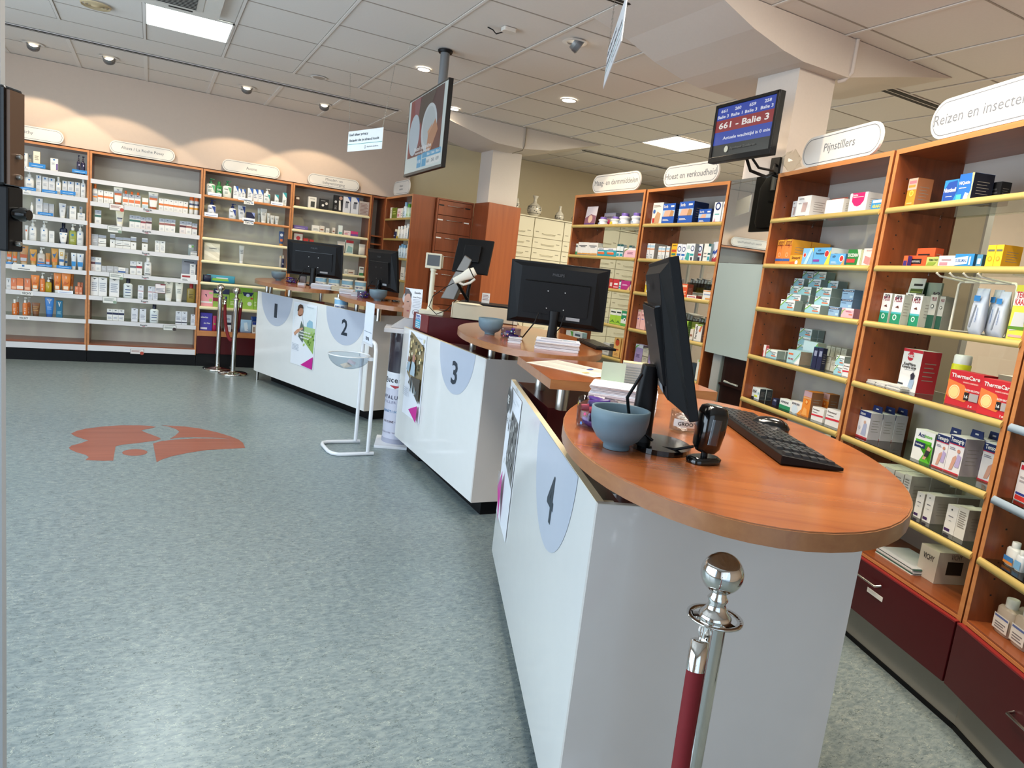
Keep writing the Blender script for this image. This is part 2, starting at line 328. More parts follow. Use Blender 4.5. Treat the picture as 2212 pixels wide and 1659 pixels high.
def unit(k):
    A, B, zs = UNITS[k]; L = math.hypot(B[0]-A[0], B[1]-A[1]); dp = {5: .275}.get(k, .34); zt = 2.238 if k < 6 else 2.222
    t = thing('shelf_unit' if k < 6 else 'display_cabinet', ULAB[k], 'shelf' if k < 6 else 'cabinet', (A[0], A[1], 0), dirz(A, B))
    w = WOOD if k > 5 else WOOD
    th = .020
    z0 = {1: .13, 2: .13}.get(k, .15 if k < 6 else .18)
    for x in (0, L-th):
        mb = MB(); mb.box(x, 0, z0, x+th, dp, zt, w); mb.box(x, -.0015, z0, x+th, 0, zt, EDGE)
        if k > 5:       # rows of shelf-pin holes
            xx = x+th if x == 0 else x
            for i in range(26):
                for yy in (.06, dp-.07):
                    z = .55+i*.062
                    if z < zt-.1: mb.box(xx-.0006, yy-.003, z-.003, xx+.0006, yy+.003, z+.003, SLOT)
        mb.build('upright', t)
    mb = MB(); mb.box(th, 0, zt-.022, L-th, dp, zt, WOODX); mb.box(th, -.0015, zt-.022, L-th, 0, zt, EDGE); mb.build('top_board', t)
    segs = [(z0, zt-.022)]
    gl = {6: (RZ[4], RZ[0]), 7: (RZ[4], RZ[0]), 9: (RZ[3], RZ[0]), 10: (RZ[3], RZ[0])}.get(k)
    bm = BACKP if k < 6 else BACKG
    for q0, q1 in (((z0, gl[0]), (gl[1], zt-.022)) if gl else ((z0, zt-.022),)):
        mb = MB(); mb.box(th, dp-.012, q0, L-th, dp-.004, q1, bm); mb.build('back_panel', t)
    if gl: mb = MB(); mb.box(th, dp-.010, gl[0], L-th, dp-.006, gl[1], CLEAR); mb.build('glass_back', t)
    for i, z in enumerate(zs):
        if k == 1 and i == 7 or k == 2 and i == 7 or k in (3, 4, 5) and i >= 6 or k > 5 and i == 6: continue
        mb = MB()
        if k in (3, 4) and i == 5: mb.box(th, 0, z-.035, L-th, dp-.013, z, CREAMS)
        else: mb.box(th+.002, .012, z-.008, L-th-.002, dp-.013, z, SHELFG)
        s = mb.build('shelf', t)
        mb = MB()
        if k < 3: mb.box(th-.01, -.004, z-.044, L-th+.01, .004, z+.001, STRIP)
        elif k == 3 and i < 2: gold_prof(mb, th-.008, L-th+.008, z, EDGE)
        elif k in (3, 4): gold_prof(mb, th-.008, L-th+.008, z, CREAMS if k == 3 or i else CREAMS, .03 if i < 5 else .035)
        else: gold_prof(mb, th-.006 if k > 5 else th, L-th+.006 if k > 5 else L-th, z, mat('#8fa0ae', .45) if k == 10 and i in (3, 4) else GOLD, .026, -.012 if k > 5 else -.004)
        mb.build('price_strip', s)
        if k > 5:
            mb = MB()
            for x in (th+.004, L-th-.004):
                for y in (.07, dp-.08): mb.lathe([(.004, z-.022), (.006, z-.016), (.006, z-.009)], CLEAR, 8, T=Matrix.Translation((x, y, 0)))
            mb.build('shelf_clips', s)
    # base
    if k < 3:
        z = zs[7]
        mb = MB(); mb.box(th, 0, z-.02, L-th, dp-.012, z, WOODX); mb.build('base_board', t)
        mb = MB(); mb.box(th-.012, -.004, .131, L-th+.012, .0, .192, STRIP); mb.build('base_strip', t)
        mb = MB(); mb.box(0, .02, 0, L, .06, .13, BLKM); mb.build('plinth', t)
    elif k < 6:
        z = .42
        mb = MB(); mb.box(th, 0, z-.02, L-th, dp-.012, z, WOODX); mb.box(th-.01, -.006, z-.06, L-th+.01, .0, z, EDGE); mb.build('base_board', t)
        mb = MB(); mb.box(.0, -.004, .152, L, .012, .357, RED); mb.build('drawer_front', t)
        mb = MB(); mb.box(0, .02, 0, L, .06, .15, BLKM); mb.build('plinth', t)
    else:
        z = RZ[6]
        mb = MB(); mb.box(th, 0, z-.02, L-th, dp-.012, z, WOODX); mb.box(0, -.002, z-.02, L, .0, z-.008, EDGE); mb.build('base_board', t)
        mb = MB(); mb.box(0, 0, .18, L, dp, z-.022, RED); mb.build('base_box', t)
        d = MB(); d.box(.002, -.02, .185, L-.002, -.001, z-.024, RED); d.box(.002, -.021, z-.030, L-.002, -.001, z-.022, mat('#7d1a1f', .35)); dr = d.build('drawer', t, bevel=.0015)
        hx = L*.42 if k == 9 else L*.52
        hz = .36 if k == 9 else .30
        h = MB(); h.tube([(hx-.11, -.02, hz+.005), (hx-.105, -.045, hz), (hx+.105, -.045, hz), (hx+.11, -.02, hz+.005)], .005, STEEL); h.build('handle', dr)
        h = MB(); h.box(hx+.035, -.0215, hz-.055, hx+.135, -.0202, hz-.035, WHITE); h.build('label_holder', dr)
        mb = MB(); mb.box(-.03, .06, 0, L+.03, .075, .18, mat('#96938a', .45)); mb.box(-.03, .055, 0, L+.03, .06, .02, BLKM); mb.build('plinth', t)
    return t
for k in range(1, 11): unit(k)
# narrow open unit in the corner between wall shelving and the corner unit
t = thing('narrow_shelf', 'narrow open wooden shelf in the corner of the back wall', 'shelf', (2.422, 8.72, 0))
mb = MB(); mb.box(0, 0, .1, .018, .34, 2.238, WOOD); mb.box(.16, 0, .1, .178, .34, 2.238, WOOD); mb.build('upright', t)
mb = MB(); mb.box(.018, 0, 2.216, .16, .34, 2.238, WOODX); mb.build('top_board', t)
mb = MB(); mb.box(.018, .325, .1, .16, .335, 2.216, BACKP); mb.build('back_panel', t)
for z in (1.755, 1.655, 1.40, 1.1, .8): mb = MB(); mb.box(.018, .01, z-.018, .16, .325, z, WOODX); mb.build('shelf', t)
mb = MB(); mb.box(0, .02, 0, .178, .1, .1, BLKM); mb.build('plinth', t)
# tall cherry drawer cabinet and wooden column cladding
t = thing('drawer_cabinet', 'tall cherry wood cabinet with a column of wide drawers', 'cabinet', (2.882, 7.66, 0))
mb = MB(); mb.box(0, .02, .08, .46, .5, 2.238, DWOOD); mb.build('carcass', t)
mb = MB(); mb.box(0, 0, .08, .018, .02, 2.238, DWOOD); mb.box(.442, 0, .08, .46, .02, 2.238, DWOOD); mb.box(.018, 0, 2.22, .442, .02, 2.238, DWOOD); mb.build('frame', t)
zz = [2.215, 2.05, 1.845, 1.64, 1.43, 1.23, 1.02, .8, .56, .32, .09]
for i in range(10):
    d = MB(); d.box(.022, -.002, zz[i+1]+.005, .438, .018, zz[i]-.003, DWOOD); dr = d.build('drawer', t, bevel=.001)
    zc = zz[i]-.055
    h = MB(); h.tube([(.13, -.002, zc+.003), (.135, -.03, zc), (.32, -.03, zc), (.325, -.002, zc+.003)], .0035, STEEL); h.build('handle', dr)
    for x in (.055, .385):
        h = MB(); h.box(x-.032, -.004, zc-.006, x+.032, -.002, zc+.008, SLOT if i == 0 else WHITE); h.build('label_holder', dr)
mb = MB(); mb.box(.0, .05, 0, .46, .3, .08, BLKM); mb.build('plinth', t)
t = thing('column_cladding', 'plain cherry wood panels boxed around the foot of the far column', 'panel', (3.346, 7.25, 0))
mb = MB(); mb.add([(0, 0, 0), (.445, .075, 0), (.445, .095, 0), (0, .02, 0), (0, 0, 2.238), (.445, .075, 2.238), (.445, .095, 2.238), (0, .02, 2.238)], [(0, 1, 5, 4), (1, 2, 6, 5), (2, 3, 7, 6), (3, 0, 4, 7), (4, 5, 6, 7), (3, 2, 1, 0)], wood('cherry_front', '#8c4826', '#9c542c')); mb.build('front_panel', t)
mb = MB(); mb.box(0, .022, 0, .018, .41, 2.238, DWOOD); mb.build('side_panel', t)
# mirror and frosted glass screen between the two pairs of staff side cabinets
A, B = (3.258, 3.436), (3.196, 3.004); L = math.hypot(B[0]-A[0], B[1]-A[1])
t = thing('mirror_screen', 'tall mirror above a frosted glass pane between the brown cabinets', 'mirror', (A[0], A[1], 0), dirz(A, B)+.0148)
MIR = mat('#d8dcda', .015, metal=1, var=0)
mb = MB(); mb.box(.002, .0, 1.705, L-.002, .006, 2.222, MIR); mb.build('mirror', t)
FRO = glass('frosted_glass', '#a3b0ab', .5); FRO.node_tree.nodes['Principled BSDF'].inputs['Transmission Weight'].default_value = .15
mb = MB(); mb.box(.002, .0, 1.122, L-.002, .006, 1.703, FRO); mb.build('frosted_pane', t)
mb = MB(); mb.box(.002, .0, .02, L-.002, .005, 1.12, CLEAR); mb.build('clear_pane', t)
# what stands behind the clear pane
t = thing('open_rack', 'shallow dark brown rack seen through the clear glass under the frosted pane', 'shelf', (A[0], A[1], 0), dirz(A, B)+.0148)
DK = wood('dark_rack', '#2c1712', '#3a1f18')
mb = MB(); mb.box(.175, .0265, .03, .43, .030, 1.12, DK); mb.box(.175, .008, .03, .185, .0265, 1.12, mat('#8a8f88', .4)); mb.build('frame', t)
for z in (.18, .5, .78, .95): mb = MB(); mb.box(.187, .008, z-.012, .43, .0262, z, DK); mb.build('shelf', t)
mb = MB(); mb.tube([(3.222, 3.07, .958), (3.232, 3.14, .960), (3.240, 3.20, .964)], [.007, .005, .008], mat('#cfc9bb', .4), 10); tag(mb.build('handset'), 'cream hand tool lying on the dark rack behind the clear glass', 'tool')

# white medicine drawer cabinets at the back
WD = mat('#d9d3bd', .4, coat=.2, var=.02)
for c in range(6):
    x0 = 3.925+c*.452
    t = thing('medicine_drawer_cabinet', ['cream drawer cabinet right behind the wooden column cladding', 'cream drawer cabinet under the small blue and white bottle', 'cream drawer cabinet partly behind the stomach remedies cabinet', 'fourth cream drawer cabinet, seen through the stomach remedies cabinet', 'fifth cream drawer cabinet, seen through the cough remedies cabinet', 'last cream drawer cabinet of the row, seen through the cough remedies cabinet'][c], 'cabinet', (x0, 8.03, 0), group='cream medicine drawer cabinets')
    mb = MB(); mb.box(.001, .02, 0, .451, .6, 2.225, WD); mb.build('carcass', t)
    mb = MB(); mb.box(0, -.01, 2.226, .452, .62, 2.24, WD); mb.build('top_board', t)
    zz = [2.22, 1.975]+[1.975-.136*i for i in range(1, 14)]
    for i in range(14):
        d = MB(); d.box(.006, 0, zz[i+1]+.004, .446, .019, zz[i]-.003, WD); dr = d.build('drawer', t)
        zc = zz[i+1]+.05
        h = MB(); h.tube([(.13, .0, zc+.012), (.14, -.022, zc+.008), (.32, -.022, zc+.008), (.33, 0, zc+.012)], .003, mat('#b5ac90', .4, metal=.5)); h.build('handle', dr)
        if i < 9:
            for xx in (.03, .36): h = MB(); h.box(xx, -.001, zc+.022, xx+.05, -.0002, zc+.032, mat('#8f8a78', .6)); h.build('label_holder', dr)

# ------------------------------------------------------------- service counters
def local(A, B): 
    return (A[0], A[1], 0), dirz(A, B)
NAVY = mat('#25323f', .4, var=0); SEMI = mat('#b7c0d0', .3, coat=.3, var=.02)
def counter(name, label, A, B, semis, side_len, side_dir=None, zt=.979, zb=.105):
    loc, rz = local(A, B); L = math.hypot(B[0]-A[0], B[1]-A[1])
    t = thing(name, label, 'counter', loc, rz)
    mb = MB(); mb.box(0, 0, zb, L, .02, zt, WLAM); mb.box(0, 0, zt, L, .02, zt+.0015, mat('#d8c9a8', .4))
    p = mb.build('front_panel', t)
    for s, R, digit in semis:
        pts = [(s+R*math.cos(a), zt-.001+min(0, 1)*0-R*math.sin(a)) for a in [PI*i/40 for i in range(41)]]
        m = MB(); m.sheet([(x, -.0012, z) for x, z in pts], SEMI); m.build('semicircle_decal', p)
        m = MB(); m.text(digit, .205, NAVY, frameT(s+(.02 if digit == '4' else 0), -.0022, zt-.165), bold=True, width=.1 if digit != '1' else .06); m.build('number_decal', p)
    return t, L
# counter for desks 1 and 2
A12, B12 = (1.04, 7.97), (1.735, 6.0)
t12, L12 = counter('service_counter', 'long white counter front with the big numbers 1 and 2', A12, B12, [(.412, .325, '1'), (1.70, .33, '2')], 0)
# the side panels: local x along the panel, local y into the staff side
mb = MB(); mb.box(L12, .0, .105, L12+.016, .75, .979, WLAMS); o = mb.build('side_panel', t12); 
def carcass(t, poly, z0, z1, m, name='base_cabinet'): mb = MB(); mb.prism(poly, z0, z1, m); return mb.build(name, t)
carcass(t12, [(.12, .10), (L12-.01, .10), (L12-.01, .62), (.25, .62)], .13, .93, RED)
carcass(t12, [(.35, .022), (.85, .022), (.85, .3), (.35, .3)], .93, .968, REDL, 'shelf_board')
carcass(t12, [(.10, .16), (L12-.06, .12), (L12-.06, .6), (.10, .6)], 0, .13, BLKM, 'plinth')
mb = MB(); mb.lathe([(.017, 0), (.017, .105)], STEEL, 16, T=Matrix.Translation((.03, .03, 0))); mb.build('foot', t12)
def ellipse_poly(a, b, n=56): return [(a*math.cos(2*PI*i/n), b*math.sin(2*PI*i/n)) for i in range(n)]
def worktop(parent, cx, cy, a, b, ang, zt=1.11, th=.036):
    # placed in world, parented to counter
    mb = MB(); mb.prism(ellipse_poly(a-.003, b-.003), zt-.0025, zt, TOPW, TOPE); mb.prism(ellipse_poly(a, b), zt-th, zt-.0025, TOPE, TOPE, smooth=True)
    o = mb.build('worktop'); M = Matrix.Translation((cx, cy, 0)) @ Matrix.Rotation(ang, 4, 'Z')
    bpy.context.view_layer.update(); o.parent = parent; o.matrix_parent_inverse = parent.matrix_world.inverted(); o.matrix_basis = M
    return o
def wchild(mb, name, parent):
    # a part built in world coordinates
    o = mb.build(name); bpy.context.view_layer.update(); o.parent = parent; o.matrix_parent_inverse = parent.matrix_world.inverted(); return o
def posts(parent, pts, z0, z1, r=.022):
    for x, y in pts:
        mb = MB(); mb.lathe([(r, z0), (r, z1)], STEEL, 20, T=Matrix.Translation((x, y, 0))); wchild(mb, 'support_post', parent)
worktop(t12, 1.40, 7.72, .80, .42, math.radians(-90))
worktop(t12, 1.93, 6.15, .80, .42, math.radians(-93))
posts(t12, [(1.135, 7.97), (1.19, 8.10), (1.30, 7.55), (1.70, 7.06), (1.74, 6.50), (1.80, 5.98), (1.66, 7.7), (2.15, 6.2)], .93, 1.074)
mb = MB(); mb.box(1.25, 7.0, .93, 1.72, 8.25, .945, REDL); 
# counter 3
A3, B3 = (1.757, 5.135), (1.735, 3.585)
t3, L3 = counter('service_counter', 'white counter front with the big number 3', A3, B3, [(1.11, .30, '3')], 0)
mb = MB(); mb.box(L3, .0, .105, L3+.016, .72, .979, WLAMS); mb.build('side_panel', t3)
carcass(t3, [(.72, .022), (L3-.002, .022), (L3-.002, .62), (.95, .62)], .13, .962, RED)
carcass(t3, [(.10, .12), (L3-.05, .10), (L3-.05, .58), (.10, .58)], 0, .13, BLKM, 'plinth')
worktop(t3, 2.067, 3.73, .872, .421, math.radians(-108.4))
posts(t3, [(1.882, 4.10), (1.822, 3.69), (2.2, 3.7), (1.93, 3.72)], .962, 1.074)
# counter 4
A4, B4 = (1.556, 2.903), (.941, 1.267)
t4, L4 = counter('service_counter', 'white counter front with the big number 4, nearest to the viewer', A4, B4, [(1.225, .325, '4')], 0)
mb = MB(); mb.box(L4, .0, .0, L4+.016, .685, .979, WLAMS); mb.box(L4, .0, .979, L4+.016, .685, .981, mat('#b9b4ab', .4)); mb.build('side_panel', t4)
mb = MB(); mb.box(L4-.03, .02, .1, L4-.002, .05, .975, mat('#c9bd9d', .5)); mb.build('corner_batten', t4)
mb = MB(); mb.prism([(1.585, 2.885), (1.42, 2.314), (2.02, 2.19), (2.15, 2.75)], .12, .972, RED); wchild(mb, 'base_cabinet', t4)
mb = MB(); mb.prism([(1.012, 1.27), (1.16, 1.66), (1.62, 1.46), (1.50, 1.05)], .12, .972, RED); wchild(mb, 'desk_cabinet', t4)
mb = MB(); mb.prism([(1.20, 1.70), (1.40, 2.30), (1.95, 2.17), (1.70, 1.50)], .12, .72, mat('#cfd2c8', .5)); wchild(mb, 'inner_cabinet', t4)
mb = MB(); mb.prism([(1.60, 2.8), (1.10, 1.42), (1.55, 1.2), (2.0, 2.6)], 0, .12, BLKM); wchild(mb, 'plinth', t4)
mb = MB(); WB = [(1.517, 2.793), (1.335, 2.181), (2.02, 2.02), (2.195, 2.66)]
mb.prism(WB, 1.074, 1.11, TOPE); mb.sheet([(x, y, 1.1105) for x, y in WB[::-1]], TOPW); wchild(mb, 'side_worktop', t4)
worktop(t4, 1.359, 1.338, .698, .413, math.radians(-124.7))
posts(t4, [(1.463, 2.285), (1.60, 2.70), (1.06, 1.335), (1.28, 1.35), (1.95, 2.25)], .972, 1.074, .025)
# till pedestal
t = thing('till_pedestal', 'dark red pedestal carrying the cash register between desks 2 and 3', 'pedestal', (1.78, 4.745, 0), 0)
mb = MB(); mb.prism([(.03, .33), (.03, 0), (.66, -.22), (.93, .35), (.42, .58)], .13, 1.108, RED); mb.build('body', t)
mb = MB(); mb.box(.024, .01, .982, .03, .33, 1.108, mat('#6e262a', .4)); mb.build('lit_face', t)  # lit face of the pedestal, its light put in as a paler red
mb = MB(); mb.prism([(.06, .31), (.06, .03), (.64, -.18), (.88, .33), (.42, .55)], 0, .13, BLKM); mb.build('plinth', t)
mb = MB(); mb.sheet([(1.7, -0.001, 1), (1.7, -0.001, 1), (1.7, 0, 1)], WHITE)

# ------------------------------------------------------------- floor emblem
EMB = wood('red_linoleum', '#92503f', '#a55f4b', rough=.38, coat=.1, axis='X', sc=.8)
G = [[(-0.47, 5.65), (-0.44, 5.73), (-0.39, 5.79), (-0.29, 5.85), (-0.17, 5.89), (-0.05, 5.89), (0.03, 5.87), (0.07, 5.84), (0.03, 5.79), (-0.01, 5.76), (-0.03, 5.73), (-0.0, 5.67), (0.05, 5.59), (0.09, 5.52), (0.1, 5.48), (0.07, 5.44), (-0.04, 5.38), (-0.14, 5.34), (-0.18, 5.3), (-0.18, 5.26), (-0.18, 5.12), (-0.18, 4.96), (-0.24, 4.96), (-0.335, 4.985), (-0.32, 5.05), (-0.34, 5.1), (-0.4, 5.17), (-0.44, 5.24), (-0.45, 5.28), (-0.44, 5.33), (-0.39, 5.39), (-0.35, 5.46), (-0.39, 5.51), (-0.44, 5.58)],
 [(.075*math.cos(a)-.06, 5.14+.08*math.sin(a)) for a in [2*PI*i/24 for i in range(24)]],
 [(0.11, 5.89), (0.27, 5.85), (0.37, 5.79), (0.49, 5.67), (0.58, 5.54), (0.63, 5.44), (0.65, 5.34), (0.65, 5.21), (0.52, 5.19), (0.39, 5.17), (0.27, 5.11), (0.16, 5.03), (0.1, 4.96), (0.07, 4.9), (0.06, 5.13), (0.05, 5.36), (0.1, 5.42), (0.2, 5.46), (0.32, 5.485), (0.45, 5.48), (0.57, 5.46), (0.56, 5.47), (0.45, 5.51), (0.32, 5.525), (0.23, 5.52), (0.16, 5.48), (0.2, 5.58), (0.23, 5.69), (0.21, 5.77), (0.16, 5.85)]]
t = thing('floor_emblem', 'red linoleum emblem of curved leaf shapes inlaid in the grey floor', 'emblem', (0, 5.4, 0))
for g in G:
    mb = MB(); mb.prism([(x, y-5.4) for x, y in g], .0002, .0012, EMB); mb.build('inlay', t)
# ------------------------------------------------------------- shop goods
W = '#e9e8e4'
def eu(band, low=W, top='#aeb2bd', mk=True): return [('r', 0, .72, 1, 1, top), ('r', 0, .5, 1, .66, band), ('q', [(.3, .9), (.7, .9), (.5, .84)], '#4a4f58'), ('l', .25, .12, .75, .3, 3, '#b9bcc2')]
LR = [('r', .36, .84, .6, .95, '#1d6db2'), ('l', .2, .42, .8, .62, 3, '#a2a7ae'), ('l', .2, .15, .6, .2, 1, '#c4c7cb')]
PCM = [('q', [(0, 0), (1, 0), (1, .25), (.55, .62), (.3, .75), (0, .3)], '#9cc9d2'), ('q', [(0, .3), (.3, .78), (.42, .97), (.34, 1), (.22, .8), (0, .45)], '#7db54a'), ('r', .04, .84, .2, .93, '#39424c'), ('t', .66, .72, .12, 'PARACETAMOL', '#39424c', .62), ('t', .7, .52, .13, '500 MG', '#39424c', .3), ('r', .52, .22, .92, .36, '#d8744e')]
